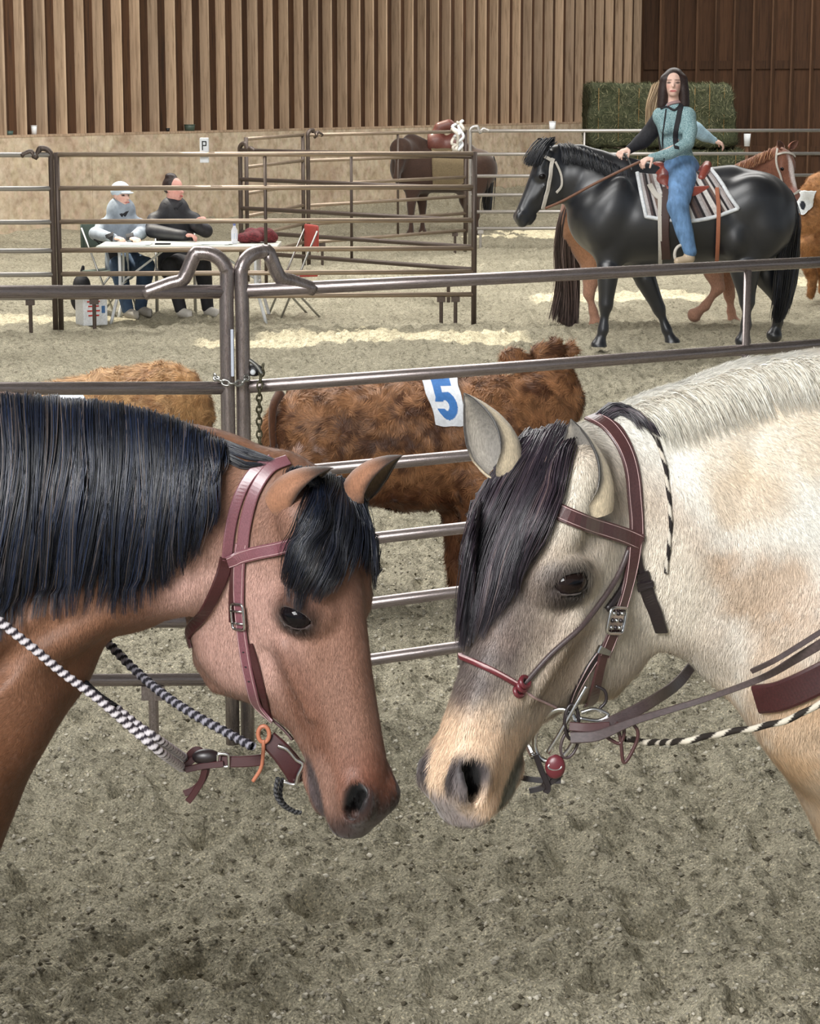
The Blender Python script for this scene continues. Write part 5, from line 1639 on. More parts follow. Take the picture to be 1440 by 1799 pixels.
# ---------------------------------------------------------------- saddle blanket, saddle
def drape(name, bvh, top, bot, nu, nv, lift, thick, mat, parent, colfn=None, passes=3, **kw):
    tp = spline(np.array([(*a, 0) for a in top], float), 12)[:, :2]; bt = spline(np.array([(*a, 0) for a in bot], float), 12)[:, :2]
    def res(c, n):
        d = np.concatenate([[0], np.cumsum(np.linalg.norm(np.diff(c, axis=0), axis=1))]); s = np.linspace(0, d[-1], n)
        return np.stack([np.interp(s, d, c[:, k]) for k in range(2)], 1)
    tp = res(tp, nu); bt = res(bt, nu)
    Pn = np.zeros((nu, nv, 3)); Nn = np.zeros((nu, nv, 3))
    for i in range(nu):
        last = None
        for j in reversed(range(nv)):
            uv = tp[i] + (bt[i] - tp[i]) * (j / (nv - 1))
            h_, n_ = cast(bvh, *uv)
            if h_ is None:
                y = last[0][1] if last is not None else 10
                h_ = P(uv[0], uv[1], y); nn = last[1] if last is not None else A(0, -1, 0); n_ = nn
                loc, nrm, _, _ = bvh.find_nearest(Vector(h_)); h_ = np.array(loc); n_ = np.array(nrm)
            last = (h_, n_)
            Pn[i, j] = h_; Nn[i, j] = n_
    for _ in range(passes):
        Pn[1:-1, 1:-1] = (Pn[:-2, 1:-1] + Pn[2:, 1:-1] + Pn[1:-1, :-2] + Pn[1:-1, 2:] + 2 * Pn[1:-1, 1:-1]) / 6
        Nn[1:-1, 1:-1] = (Nn[:-2, 1:-1] + Nn[2:, 1:-1] + Nn[1:-1, :-2] + Nn[1:-1, 2:] + 2 * Nn[1:-1, 1:-1]) / 6
    if passes > 5:
        for _ in range(passes):
            for M_ in (Pn, Nn):
                M_[1:-1, 0] = (M_[:-2, 0] + 2 * M_[1:-1, 0] + M_[2:, 0]) / 4; M_[1:-1, -1] = (M_[:-2, -1] + 2 * M_[1:-1, -1] + M_[2:, -1]) / 4
                M_[0, 1:-1] = (M_[0, :-2] + 2 * M_[0, 1:-1] + M_[0, 2:]) / 4; M_[-1, 1:-1] = (M_[-1, :-2] + 2 * M_[-1, 1:-1] + M_[-1, 2:]) / 4
                M_[1:-1, 1:-1] = (M_[:-2, 1:-1] + M_[2:, 1:-1] + M_[1:-1, :-2] + M_[1:-1, 2:]) / 4
    Nn /= np.linalg.norm(Nn, axis=2, keepdims=True) + 1e-9
    out = Pn + Nn * (lift + thick); inn = Pn + Nn * lift
    V = np.concatenate([out.reshape(-1, 3), inn.reshape(-1, 3)]); F = []
    M = nu * nv
    idx = lambda i, j: i * nv + j
    for i in range(nu - 1):
        for j in range(nv - 1):
            F.append((idx(i, j), idx(i, j + 1), idx(i + 1, j + 1), idx(i + 1, j)))
            F.append((M + idx(i, j), M + idx(i + 1, j), M + idx(i + 1, j + 1), M + idx(i, j + 1)))
    for i in range(nu - 1):
        for j in (0, nv - 1): F.append((idx(i, j), idx(i + 1, j), M + idx(i + 1, j), M + idx(i, j)))
    for j in range(nv - 1):
        for i in (0, nu - 1): F.append((idx(i, j), idx(i, j + 1), M + idx(i, j + 1), M + idx(i, j)))
    C = None
    if colfn is not None:
        uu, vv = np.meshgrid(np.linspace(0, 1, nu), np.linspace(0, 1, nv), indexing='ij')
        c = colfn(uu.ravel(), vv.ravel()); C = np.concatenate([c, c])
    o = mobj(name, V, np.array(F), mat, parent, True, cols=C, **kw)
    edge = np.concatenate([out[0, :], out[1:, -1], out[-1, ::-1][1:]])
    return o, edge, out, Nn
M_CLOTH = mat_coat('woven_cloth', 0.85, 0.3, 0.3, 200, 0.2)
def stripes(u, v):
    cols = np.array([srgb(*c) for c in ((214, 208, 204), (92, 80, 80), (190, 184, 184), (54, 44, 46), (150, 136, 132), (226, 222, 218), (110, 92, 86), (196, 190, 190), (44, 40, 44), (170, 160, 158), (124, 104, 96), (220, 216, 212), (70, 60, 62))])
    k = (u * 34).astype(int)
    c = cols[(k * 7 + k // 5) % len(cols)]
    c = c.copy()
    c[(v > .82) | (v < .12)] *= .9
    return c
o, edge, _, _ = drape('saddle_blanket', bv_k, [(1117, 306), (1150, 309), (1200, 308), (1248, 301)], [(1134, 381), (1170, 386), (1214, 388), (1258, 380), (1297, 366)], 140, 30, .012, .02, M_CLOTH, None, stripes,
                      label='striped grey and black wool saddle blanket on the black horse', cat='blanket')
tube('binding', edge, .018, M_WHITE, o, label='white binding')
M_SADDLE = mat_leather('saddle_leather', (150, 74, 62), 0.4)
M_SADDK = mat_leather('dark_saddle_leather', (72, 50, 46), 0.5)
sad = empty('saddle', tuple(P(1195, 320, YB)), 'red brown western saddle on the black horse', 'saddle')
v = Vol(P(1130, 400, YB - .6), P(1270, 260, YB + .6), .012)
v.cone(P(1160, 312, YB), P(1156, 292, YB), .035, .03, .03); v.ell(P(1155, 288, YB), (.055, .055, .022), None, .02)
v.chain([P(1166, 322, YB - .15), P(1163, 312, YB), P(1166, 322, YB + .15)], [.085, .10, .085], .04)
v.chain([P(1175, 326, YB), P(1205, 330, YB), P(1232, 318, YB)], [.13, .13, .13], .05)
v.chain([P(1232, 312, YB - .17), P(1240, 296, YB - .1), P(1242, 290, YB), P(1240, 296, YB + .1), P(1232, 312, YB + .17)], [.035, .04, .04, .04, .035], .03)
v.chain([P(1175, 338, YB - .27), P(1215, 340, YB - .28), P(1246, 335, YB - .24)], [.06, .06, .05], .04, (A(0, 1, 0), .5))
V, F = v.mesh(1); mobj('seat', V, F, M_SADDLE, sad)
for q, w, m, nm in (([(1172, 335), (1168, 370), (1166, 410), (1170, 448)], .085, M_SADDK, 'fender'), ([(1158, 345), (1158, 385), (1159, 420), (1160, 462)], .035, M_RAW, 'front_cinch'), ([(1258, 335), (1260, 375), (1259, 415), (1257, 462)], .035, M_LTAN, 'rear_cinch'),
                    ([(1140, 330), (1150, 345), (1160, 352)], .05, M_RAW, 'breast_strap')):
    p_, n_ = on(bv_k, q, .045); V, F = strap_geo(p_, n_, w, .012); mobj(nm, V, F, m, sad, False)
ring('stirrup', P(1197, 447, YB - .52), A(.3, -1, 0), A(0, 0, 1), .13, .16, .014, M_RAW, sad, label='pale stirrup')

# ---------------------------------------------------------------- people
def face_col(V, c, R, skin, h):
    """simple features in the head frame: R rows = right, front, up"""
    q = (V - c) @ np.asarray(R).T / h
    col = np.tile(srgb(*skin), (len(V), 1))
    fr = q[:, 1] > .15
    for sx in (-1, 1):
        col = lerp3(col, srgb(44, 34, 34), blob(q, (.17 * sx, .42, .03), (.085, .3, .035), .3) * fr)
        col = lerp3(col, srgb(90, 64, 56), blob(q, (.17 * sx, .42, .12), (.12, .3, .025), .3) * fr * .8)
    col = lerp3(col, srgb(186, 96, 96), blob(q, (0, .42, -.27), (.13, .3, .035), .3) * fr)
    col = lerp3(col, srgb(224, 150, 138), (blob(q, (.22, .35, -.12), (.12, .2, .09), .5) + blob(q, (-.22, .35, -.12), (.12, .2, .09), .5)) * .35)
    return col
def head_sdf(v, c, R, s, k=.012):
    """human head, s = height in metres; R rows = right, front, up"""
    R = np.asarray(R)
    w = lambda x, y, z: c + (R[0] * x + R[1] * y + R[2] * z) * s
    v.ell(w(0, -.03, .12), A(.33, .41, .38) * s, R, k)
    v.ell(w(0, .10, -.15), A(.25, .30, .32) * s, R, .03)
    v.ell(w(0, .28, -.36), A(.12, .10, .10) * s, R, .03)
    v.cone(w(0, .36, .04), w(0, .48, -.10), .03 * s, .055 * s, .02)
    for sx in (-1, 1):
        v.ell(w(.17 * sx, .385, .05), A(.075, .03, .045) * s, R, .02, cut=True)
        v.ell(w(.33 * sx, -.02, -.02), A(.035, .08, .12) * s, R, .012)
        v.ell(w(.10 * sx, .40, -.27), A(.07, .03, .035) * s, R, .01)
    v.cone(w(0, -.05, -.3), w(0, -.10, -.75), .21 * s, .23 * s, .03)
def hand_sdf(v, wrist, knuck, up, s=1.0, curl=.7):
    """palm, four fingers and a thumb closing on something"""
    wrist = np.asarray(wrist); knuck = np.asarray(knuck)
    d = unit(knuck - wrist); up = unit(np.asarray(up) - d * np.dot(up, d)); sd = np.cross(d, up)
    pc = wrist + d * .055 * s
    v.ell(pc, A(.050, .042, .020) * s, np.array([d, sd, up]), .01)
    for i, L in enumerate((.036, .042, .040, .032)):
        b = wrist + d * .095 * s + sd * (i - 1.5) * .021 * s
        m = b + (d * math.cos(curl) - up * math.sin(curl)) * L * s
        e = m + (d * math.cos(curl * 2.2) - up * math.sin(curl * 2.2)) * L * .8 * s
        v.chain([b, m, e], A(.0105, .0098, .0085) * s, .003)
    b = wrist + d * .03 * s - sd * .036 * s
    v.chain([b, b + (d * .7 - sd * .6 - up * .2) * .045 * s, b + (d * 1.0 - sd * .5 - up * .9) * .062 * s], A(.014, .012, .010) * s, .005)

def vol_for(pts, pad, h):
    pts = np.array(pts); return Vol(pts.min(0) - pad, pts.max(0) + pad, h)
def c_mat(name, c, rough=.8, scale=30, var=.2, bump=.3): return plain(name, c, rough, 0, var, scale, bump)
M_SKIN = mat_coat('skin', 0.55, 0.02, 0.0, 100, 0.03)
M_TEAL = NT('teal_fleece'); _f = M_TEAL.noise(70, 4, .7); M_TEAL = M_TEAL.set(M_TEAL.ramp(_f, [(.36, srgb(86, 122, 128)), (.5, srgb(138, 172, 178)), (.64, srgb(184, 206, 210))]), .85)
M_JEAN = c_mat('blue_denim', (104, 140, 182), .85, 9, .35)
M_JEAND = c_mat('dark_denim', (52, 72, 98), .85, 9, .3)
M_BLKCL = c_mat('black_cloth', (34, 34, 40), .75, 14, .35)
M_DHAIR = c_mat('dark_brown_hair', (48, 34, 32), .4, 40, .5)
M_BOOT = mat_leather('pale_boot_leather', (196, 176, 150), .5)

YR = YB
wm = empty('person', tuple(P(1195, 330, YR)), 'woman in a teal jacket and blue jeans riding the black horse', 'person')
hc = P(1183, 147, YR - .02)
RW = np.array([unit(A(-1, .15, 0)), unit(A(-.15, -1, .02)), A(0, 0, 1)]); RW[2] = np.cross(RW[0], RW[1]) * np.sign(np.cross(RW[0], RW[1])[2])
hands = ((P(1146, 276, YR - .34), P(1126, 284, YR - .40)), (P(1104, 262, YR + .02), P(1090, 268, YR - .04)))
v = vol_for([hc, P(1146, 276, YR - .34), P(1090, 268, YR), P(1185, 190, YR)], .17, .0075)
head_sdf(v, hc, RW, .235)
for (a, b), up_ in zip(hands, (A(-.3, -.3, 1), A(-.3, -.5, 1))): hand_sdf(v, a, b, up_, 1.0)
v.chain([P(1184, 175, YR), P(1184, 205, YR), P(1188, 285, YR)], [.05, .09, .09], .02)
v.chain([P(1184, 205, YR), P(1208, 206, YR - .08), P(1209, 250, YR - .19), P(1146, 276, YR - .34)], [.05, .038, .034, .025], .02)
v.chain([P(1184, 205, YR), P(1160, 206, YR + .04), P(1132, 245, YR + .10), P(1104, 262, YR + .02)], [.05, .038, .034, .025], .02)
V, F = v.mesh(1); C = face_col(V, hc, RW, (238, 200, 184), .235)
mobj('body', V, F, M_SKIN, wm, cols=C)
v = vol_for([P(1140, 300, YR - .4), P(1215, 180, YR + .2)], .22, .011)
v.chain([P(1184, 188, YR), P(1183, 202, YR)], [.065, .085], .03)                                           # collar
v.chain([P(1160, 203, YR), P(1182, 200, YR), P(1206, 203, YR - .06)], [.07, .09, .075], .04)
v.chain([P(1182, 215, YR), P(1184, 245, YR), P(1192, 275, YR), P(1198, 300, YR)], [.145, .125, .125, .155], .05, (A(0, 1, 0), .72))
for sx in (-1, 1): v.ell(P(1182 + 11 * sx, 225, YR - .09), (.06, .05, .06), None, .03)
v.chain([P(1208, 205, YR - .08), P(1212, 228, YR - .14), P(1208, 252, YR - .20), P(1178, 270, YR - .30), P(1144, 277, YR - .35)], [.068, .064, .056, .050, .036], .025)
V, F = v.mesh(1); jk = mobj('jacket', V, F, M_TEAL, wm, label='teal heathered jacket')
bvj = bvh_of(V, F)
for nm, q, w in (('black_panel', [(1196, 184), (1192, 205), (1186, 238), (1188, 262)], .045), ('black_yoke', [(1194, 186), (1184, 194), (1172, 188), (1160, 192)], .02), ('zip', [(1170, 192), (1167, 215), (1164, 245), (1166, 280)], .012)):
    p_, n_ = on(bvj, q, .004); V, F = strap_geo(p_, n_, w, .006); mobj(nm, V, F, M_BLKCL, jk, False)
p_, n_ = on(bvj, [(1172, 186), (1180, 182), (1194, 180), (1200, 184)], .006); V, F = strap_geo(p_, n_, .03, .01); mobj('collar', V, F, c_mat('pinkish_lining', (170, 140, 140)), jk, False)
v = vol_for([P(1104, 262, YR), P(1160, 200, YR)], .14, .011)
v.chain([P(1160, 204, YR + .04), P(1146, 228, YR + .1), P(1130, 246, YR + .10), P(1106, 262, YR + .03)], [.07, .075, .072, .042], .03)
V, F = v.mesh(1); mobj('far_sleeve', V, F, M_BLKCL, wm, label='dark sleeve of the far arm')
v = vol_for([P(1165, 460, YR - .5), P(1220, 290, YR + .4)], .16, .011)
v.chain([P(1196, 300, YR), P(1196, 318, YR)], [.165, .15], .05, (A(0, 1, 0), .9))
v.chain([P(1198, 312, YR - .14), P(1194, 345, YR - .38), P(1190, 362, YR - .46)], [.125, .10, .088], .04)
v.chain([P(1190, 362, YR - .46), P(1200, 400, YR - .50), P(1212, 442, YR - .52)], [.088, .078, .058], .03)
v.chain([P(1198, 312, YR + .14), P(1190, 345, YR + .38), P(1190, 370, YR + .46), P(1200, 430, YR + .50)], [.125, .10, .085, .06], .04)
V, F = v.mesh(1); mobj('jeans', V, F, M_JEAN, wm, label='blue jeans')
v = vol_for([P(1180, 465, YR - .7), P(1215, 430, YR - .4)], .1, .009)
v.chain([P(1210, 436, YR - .52), P(1211, 452, YR - .52)], [.05, .045], .02); v.chain([P(1211, 455, YR - .52), P(1190, 459, YR - .56)], [.04, .034], .02)
V, F = v.mesh(1); mobj('boot', V, F, M_BOOT, wm, label='pale riding boot')
v = vol_for([hc, P(1195, 205, YR)], .2, .009)
w_ = lambda x, y, z: hc + (RW[0] * x + RW[1] * y + RW[2] * z) * .235
v.ell(w_(0, -.10, .17), A(.40, .42, .42) * .235, RW, .02)
for sx in (-1, 1):
    v.chain([w_(.32 * sx, .02, .15), w_(.37 * sx, -.02, -.3), w_(.40 * sx, -.05, -.75), w_(.46 * sx, -.1, -1.05 if sx < 0 else -1.3)], [.045, .05, .048, .02], .03)
v.ell(w_(0, .50, -.08), A(.25, .35, .42) * .235, RW, .01, cut=True)
V, F = v.mesh(1); mobj('hair', V, F, M_DHAIR, wm, label='long dark hair')

# ---------------------------------------------------------------- chestnut horse behind, with its rider
YC = 22.4
def c_chest(V, q, inh):
    n1 = fbm(V[:, 0] * 4, V[:, 1] * 4, V[:, 2] * 4, 3)
    c = np.tile(srgb(132, 88, 70), (len(V), 1)) * (1 + n1 * .6)[:, None]
    c = lerp3(c, srgb(166, 124, 90), sstep(1.2, .9, V[:, 2]) * .6)
    c = lerp3(c, srgb(176, 134, 114), sstep(.62, .4, V[:, 2]) * .8)
    c = lerp3(c, srgb(238, 226, 222), blob(q, (.6, .06, 0), (.42, .10, .055), .3) * inh)
    c = lerp3(c, srgb(196, 140, 130), blob(q, (.9, -.1, 0), (.14, .2, .2), .3) * inh * .6)
    return np.clip(c, 0, 1)
T = [(1045, 375, YC, .34), (1110, 380, YC, .37), (1190, 382, YC, .38), (1265, 372, YC, .36), (1300, 366, YC, .33)]
NK = [(1290, 350, YC, .28), (1318, 325, YC, .22), (1345, 305, YC - .05, .18), (1366, 292, YC - .1, .14)]
CR = [(1366, 268, YC - .12, .05), (1330, 284, YC, .06), (1290, 305, YC, .07), (1240, 318, YC, .08)]
LG = [(1, [(1030, 410, .24), (1042, 465, .12), (1034, 515, .062), (1042, 548, .042)], (1046, 566)),
      (-1, [(1040, 420, .22), (1010, 470, .11), (985, 510, .06), (990, 545, .042)], (994, 560)),
      (1, [(1272, 420, .17), (1252, 475, .095), (1262, 505, .066), (1238, 538, .045)], (1220, 553)),
      (-1, [(1285, 425, .16), (1276, 475, .08), (1281, 520, .06), (1284, 548, .042)], (1288, 566))]
chest, HC, VC, FC, _ = horse_far('chestnut_horse', 'chestnut horse with a white blaze half hidden behind the black horse', YC, 1, (1376, 262, YC - .15), (1396, 352), math.radians(62), T, NK, CR, LG, c_chest, M_COAT_PLAIN, .018, root_uv=(1180, 563))
far_ears(chest, HC, [((.02, .07, .09), (1366, 246, YC - .3), (.2, -1, 0), .035), ((.02, .07, -.09), (1402, 247, YC - .2), (.2, -1, 0), .035)], (150, 90, 66), (120, 84, 70))
BRN = tone([(0, (44, 34, 32)), (.6, (78, 62, 58)), (.9, (120, 100, 94)), (1, (150, 130, 124))])
V, F, C = hair_free([[P(1010, 345, YC), P(988, 380, YC - .05), P(978, 440, YC - .05), P(980, 500, YC), P(965, 560, YC)],
                     [P(1012, 345, YC - .1), P(1000, 380, YC - .15), P(994, 440, YC - .1), P(1000, 510, YC), P(1000, 575, YC)],
                     [P(1014, 348, YC - .15), P(1012, 390, YC - .2), P(1010, 440, YC - .1), P(1014, 510, YC), P(1012, 568, YC)]], 800, 10, .0055, BRN, rng, .02)
mobj('tail', V, F, M_HAIR, chest, cols=C, label='dark brown tail')
REDM = tone([(0, (120, 74, 52)), (.6, (168, 112, 80)), (1, (206, 160, 120))])
V, F, C = hair_free([[P(u, v, YC - .1), P(u - 3, v + 8, YC - .14), P(u - 6, v + 20, YC - .17)] for u, v in ((1374, 254), (1350, 264), (1320, 278), (1290, 294))], 200, 6, .004, REDM, rng, .008)
mobj('mane', V, F, M_HAIR, chest, cols=C)
bv_c = bvh_of(VC, FC)
cb = empty('bridle', tuple(HC.w((.4, 0, 0))), 'pale bridle on the chestnut horse head', 'bridle')
for nm, pix in (('cheek_piece', [(1366, 262), (1365, 285), (1372, 305), (1378, 325), (1382, 342)]), ('brow_band', [(1366, 272), (1380, 270), (1398, 274)]), ('nose_band', [(1380, 338), (1392, 342), (1402, 336)])):
    p_, n_ = on(bv_c, pix, .015); V, F = strap_geo(p_, n_, .022, .008); mobj(nm, V, F, M_RAW, cb, False)
r2 = empty('person', tuple(P(1185, 320, YC)), 'rider in a black vest and pale blue sleeves behind the teal jacket woman', 'person')
hc2 = P(1163, 168, YC)
R2 = np.array([A(1, 0, 0), A(0, -1, 0), A(0, 0, 1)]); R2 = np.array([unit(A(0, 1, 0)), unit(A(1, 0, 0)), A(0, 0, 1)])
v = vol_for([hc2, P(1170, 200, YC), P(1266, 250, YC - .2)], .16, .009)
head_sdf(v, hc2, R2, .23); hand_sdf(v, P(1252, 246, YC - .18), P(1266, 252, YC - .18), A(0, -.3, 1))
v.chain([P(1170, 190, YC), P(1176, 210, YC), P(1185, 270, YC)], [.05, .08, .09], .02); v.chain([P(1176, 210, YC), P(1197, 213, YC - .16), P(1236, 238, YC - .2), P(1252, 246, YC - .18)], [.05, .038, .032, .024], .02)
V, F = v.mesh(1); mobj('body', V, F, M_SKIN, r2, cols=face_col(V, hc2, R2, (236, 198, 182), .23))
v = vol_for([P(1150, 320, YC), P(1200, 195, YC)], .25, .014)
v.chain([P(1174, 208, YC), P(1182, 250, YC), P(1190, 300, YC)], [.13, .14, .16], .05, (A(0, 1, 0), .8)); v.chain([P(1158, 212, YC - .12), P(1180, 208, YC), P(1196, 212, YC - .15)], [.07, .08, .07], .03)
V, F = v.mesh(1); mobj('vest', V, F, M_BLKCL, r2)
v = vol_for([P(1190, 212, YC - .2), P(1256, 248, YC - .2)], .12, .011)
v.chain([P(1196, 212, YC - .16), P(1222, 228, YC - .2), P(1236, 238, YC - .2), P(1254, 247, YC - .18)], [.07, .075, .060, .036], .03)
V, F = v.mesh(1); mobj('sleeve', V, F, c_mat('pale_blue_shirt', (176, 208, 224), .8), r2, label='pale blue sleeve')
v = vol_for([P(1150, 330, YC - .5), P(1200, 430, YC + .5)], .2, .014)
for sd in (-1, 1): v.chain([P(1185, 312, YC - .1 * sd), P(1200, 350, YC - .4 * sd), P(1190, 430, YC - .46 * sd)], [.14, .10, .06], .04)
V, F = v.mesh(1); mobj('jeans', V, F, M_JEAND, r2)
BLO = tone([(0, (120, 96, 70)), (.6, (176, 150, 116)), (1, (214, 194, 160))])
V, F, C = hair_free([[hc2 + A(-.09, .04, .09), hc2 + A(-.14, -.02, -.08), hc2 + A(-.15, -.05, -.25), hc2 + A(-.12, -.08, -.42)], [hc2 + A(-.02, -.07, .12), hc2 + A(-.10, -.12, -.05), hc2 + A(-.12, -.12, -.2), hc2 + A(-.10, -.12, -.40)], [hc2 + A(0, -.05, .12), hc2 + A(0, -.13, 0), hc2 + A(-.04, -.14, -.15), hc2 + A(-.04, -.14, -.3)]], 300, 8, .005, BLO, rng, .012)
mobj('hair', V, F, M_HAIR, r2, cols=C, label='long blond hair')

# ---------------------------------------------------------------- tied dark horse behind the panels
YT = 37.0
def c_dark(V, q, inh):
    n1 = fbm(V[:, 0] * 3, V[:, 1] * 3, V[:, 2] * 3, 3)
    return np.clip(np.tile(srgb(64, 46, 38), (len(V), 1)) * (1 + n1 * .6)[:, None], 0, 1)
T = [(722, 296, YT, .34), (760, 300, YT, .35), (810, 302, YT, .34), (838, 298, YT, .33)]
NK = [(722, 285, YT, .30), (712, 270, YT - .1, .24), (704, 262, YT - .25, .18)]
CR = [(722, 250, YT, .14), (760, 262, YT, .10), (820, 266, YT, .14)]
LG = [(1, [(725, 330, .14), (722, 360, .07), (722, 385, .05), (722, 400, .04)], (721, 409)), (-1, [(738, 330, .14), (742, 360, .07), (742, 383, .05), (742, 398, .04)], (742, 405)),
      (1, [(835, 325, .2), (830, 350, .11), (838, 378, .055), (836, 398, .04)], (834, 408)), (-1, [(822, 325, .2), (818, 350, .11), (824, 378, .055), (822, 396, .04)], (820, 404))]
tied, HT, VT, FT, _ = horse_far('tied_horse', 'dark brown saddled horse tied behind the corral panels', YT, -1, (704, 252, YT - .3), (696, 318), math.radians(55), T, NK, CR, LG, c_dark, M_COAT_PLAIN, .026, root_uv=(780, 405))
V, F, C = hair_free([[P(858, 280, YT), P(864, 300, YT), P(862, 340, YT), P(860, 372, YT)], [P(856, 282, YT - .1), P(856, 300, YT - .15), P(852, 340, YT - .1), P(850, 370, YT)]], 160, 8, .009, BLK, rng, .03)
mobj('tail', V, F, M_HAIR, tied, cols=C)
bv_t = bvh_of(VT, FT)
drape('saddle_blanket', bv_t, [(757, 262), (785, 262), (815, 264)], [(760, 322), (790, 330), (818, 318)], 24, 12, .02, .03, c_mat('tan_blanket', (112, 98, 74), .9), None, label='tan saddle blanket on the tied dark horse', cat='blanket')
ts = empty('saddle', tuple(P(786, 245, YT)), 'dark red saddle on the tied dark horse', 'saddle')
v = Vol(P(750, 290, YT - .5), P(825, 205, YT + .5), .022)
v.chain([P(765, 250, YT), P(782, 256, YT), P(800, 252, YT)], [.18, .15, .17], .05); v.chain([P(764, 238, YT), P(772, 224, YT), P(788, 219, YT), P(802, 228, YT)], [.07, .09, .09, .07], .05)
V, F = v.mesh(1); mobj('seat', V, F, mat_leather('red_saddle', (104, 58, 50), .55), ts)

# ---------------------------------------------------------------- calves
def calf(name, label, y0, trunk, neck, heads, legs, tail, colfn, furn, h=.011, mask=None, bumpy=.03, ears=()):
    pts = [P(u, v, y) for u, v, y, r in trunk + neck + heads]
    for sd, j in legs: pts += [P(u, v, y0 - sd * .13) for u, v, r in j]
    v = Vol(np.min(pts, 0) - .36, np.max(pts, 0) + .36, h)
    n = A(0, -1, 0)
    v.chain([P(u, w, y) for u, w, y, r in trunk], [r for *_, r in trunk], .05, (n, .80))
    v.chain([P(u, w, y) for u, w, y, r in neck], [r for *_, r in neck], .05, (n, .7))
    v.chain([P(u, w, y) for u, w, y, r in heads], [r for *_, r in heads], .03)
    for sd, j in legs:
        v.chain([P(u, w, y0 - sd * .13) for u, w, r in j], [r for *_, r in j], .03)
    for e in ears: v.chain([P(*q[:3]) for q in e], [q[3] for q in e], .01)
    V, F = v.mesh(1)
    N = vert_normals(V, F)
    V = V + N * (fbm(V[:, 0] * 20, V[:, 1] * 20, V[:, 2] * 20, 3) * bumpy)[:, None]
    N = vert_normals(V, F)
    root = empty(name, tuple(P(trunk[1][0], trunk[1][1], y0) * A(1, 1, 0)), label, 'calf')
    mobj('body', V, F, M_COAT_PLAIN, root, cols=colfn(V))
    Vf, Ff, Cf, Nf = fur(V, F, N, furn, .030, .0042, lambda p: unit_rows(np.stack([-.5 + 9 * fbm(p[:, 0] * 18, p[:, 2] * 18, 1, 2), 0 * p[:, 0], -.5 + 9 * fbm(p[:, 0] * 17, p[:, 2] * 17, 5, 2)], 1)), lambda p, n: colfn(p), rng, .5, facing)
    mobj('coat_hair', Vf, Ff, M_COATHAIR, root, cols=Cf, normals=Nf, kind='stuff')
    if tail:
        V_, F_ = tube_geo(hang(tail), np.linspace(.022, .014, len(hang(tail))), 8); mobj('tail', V_, F_, M_COAT_PLAIN, root, cols=np.tile(srgb(84, 52, 34), (len(V_), 1)))
        a = hang(tail)[-1]
        V_, F_, C_ = hair_free([[a + A(-.02, 0, .06), a + A(-.03, 0, -.05), a + A(-.02, 0, -.20)], [a + A(.02, 0, .06), a + A(.03, 0, -.05), a + A(.02, 0, -.20)]], 120, 6, .003, BRN, rng, .01)
        mobj('tail_switch', V_, F_, M_HAIR, root, cols=C_)
    return root, V, F
def c_calf(c1, c2, c3):
    def f(V):
        n1 = fbm(V[:, 0] * 26, V[:, 1] * 26, V[:, 2] * 26, 3) * .8 + fbm(V[:, 0] * 7, V[:, 1] * 7, V[:, 2] * 7, 2) * .5
        c = lerp3(srgb(*c1), srgb(*c2), np.clip(.5 + n1 * 3.2, 0, 1))
        return lerp3(c, srgb(*c3), sstep(.05, .22, n1) * .6)
    return f
Y5 = 10.0
base5 = c_calf((96, 62, 42), (196, 142, 98), (66, 42, 30))
def col5(V):
    c = base5(V)
    q = P(540, 800, Y5 - .2)
    c = lerp3(c, srgb(226, 196, 186), blob(V, q, (.07, .3, .09), .4) * sstep(.0, .15, fbm(V[:, 0] * 12, V[:, 2] * 12, 3, 3) + .05) * .9)
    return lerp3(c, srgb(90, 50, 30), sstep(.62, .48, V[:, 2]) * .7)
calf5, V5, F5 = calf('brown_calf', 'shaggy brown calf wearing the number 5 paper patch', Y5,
     [(558, 772, Y5, .245), (612, 772, Y5, .275), (720, 780, Y5, .295), (850, 775, Y5, .275)], [(880, 760, Y5, .24), (930, 735, Y5 + .05, .20), (962, 705, Y5 + .1, .16)],
     [(966, 700, Y5 + .12, .115), (966, 660, Y5 + .16, .105), (972, 640, Y5 + .22, .075), (980, 690, Y5 + .30, .07)],
     [(1, [(535, 840, .15), (528, 900, .085), (545, 960, .055), (540, 1040, .042), (543, 1062, .045)]), (-1, [(560, 840, .14), (560, 900, .08), (575, 960, .052), (572, 1030, .04), (575, 1045, .044)]),
      (1, [(845, 850, .13), (835, 910, .078), (832, 970, .055), (830, 1040, .04), (832, 1062, .045)]), (-1, [(810, 850, .13), (805, 910, .075), (803, 970, .052), (803, 1030, .04), (805, 1045, .044)])],
     [(492, 690, Y5 - .06), (480, 716, Y5 - .12), (479, 765, Y5 - .14), (484, 810, Y5 - .14)], col5, 90000,
     ears=([(935, 640, Y5 + .12, .03), (905, 626, Y5 + .10, .036), (884, 624, Y5 + .10, .022)], [(990, 638, Y5 + .2, .03), (1000, 616, Y5 + .2, .03), (1003, 608, Y5 + .2, .018)], [(950, 620, Y5 + .14, .04), (975, 614, Y5 + .16, .04)]))
bv5 = bvh_of(V5, F5)
M_PAPER = mat_coat('printed_paper', 0.7, 0.02, 0.0, 60, 0.04)
def five(u, v):
    c = np.tile(srgb(236, 240, 246), (len(u), 1))
    x = u - .5; y = v
    top = (y > .13) & (y < .30) & (x > -.24) & (x < .27)
    left = (y > .13) & (y < .52) & (x > -.26) & (x < -.04)
    r = np.sqrt(((x - .01) / .33) ** 2 + ((y - .64) / .26) ** 2); ri = np.sqrt((x / .10) ** 2 + ((y - .64) / .10) ** 2)
    bowl = (r < 1) & ((ri > 1)) & ~((x < -.02) & (y > .56) & (y < .70)) & (y > .40)
    m = top | left | bowl
    c[m] = srgb(66, 122, 190)
    return c
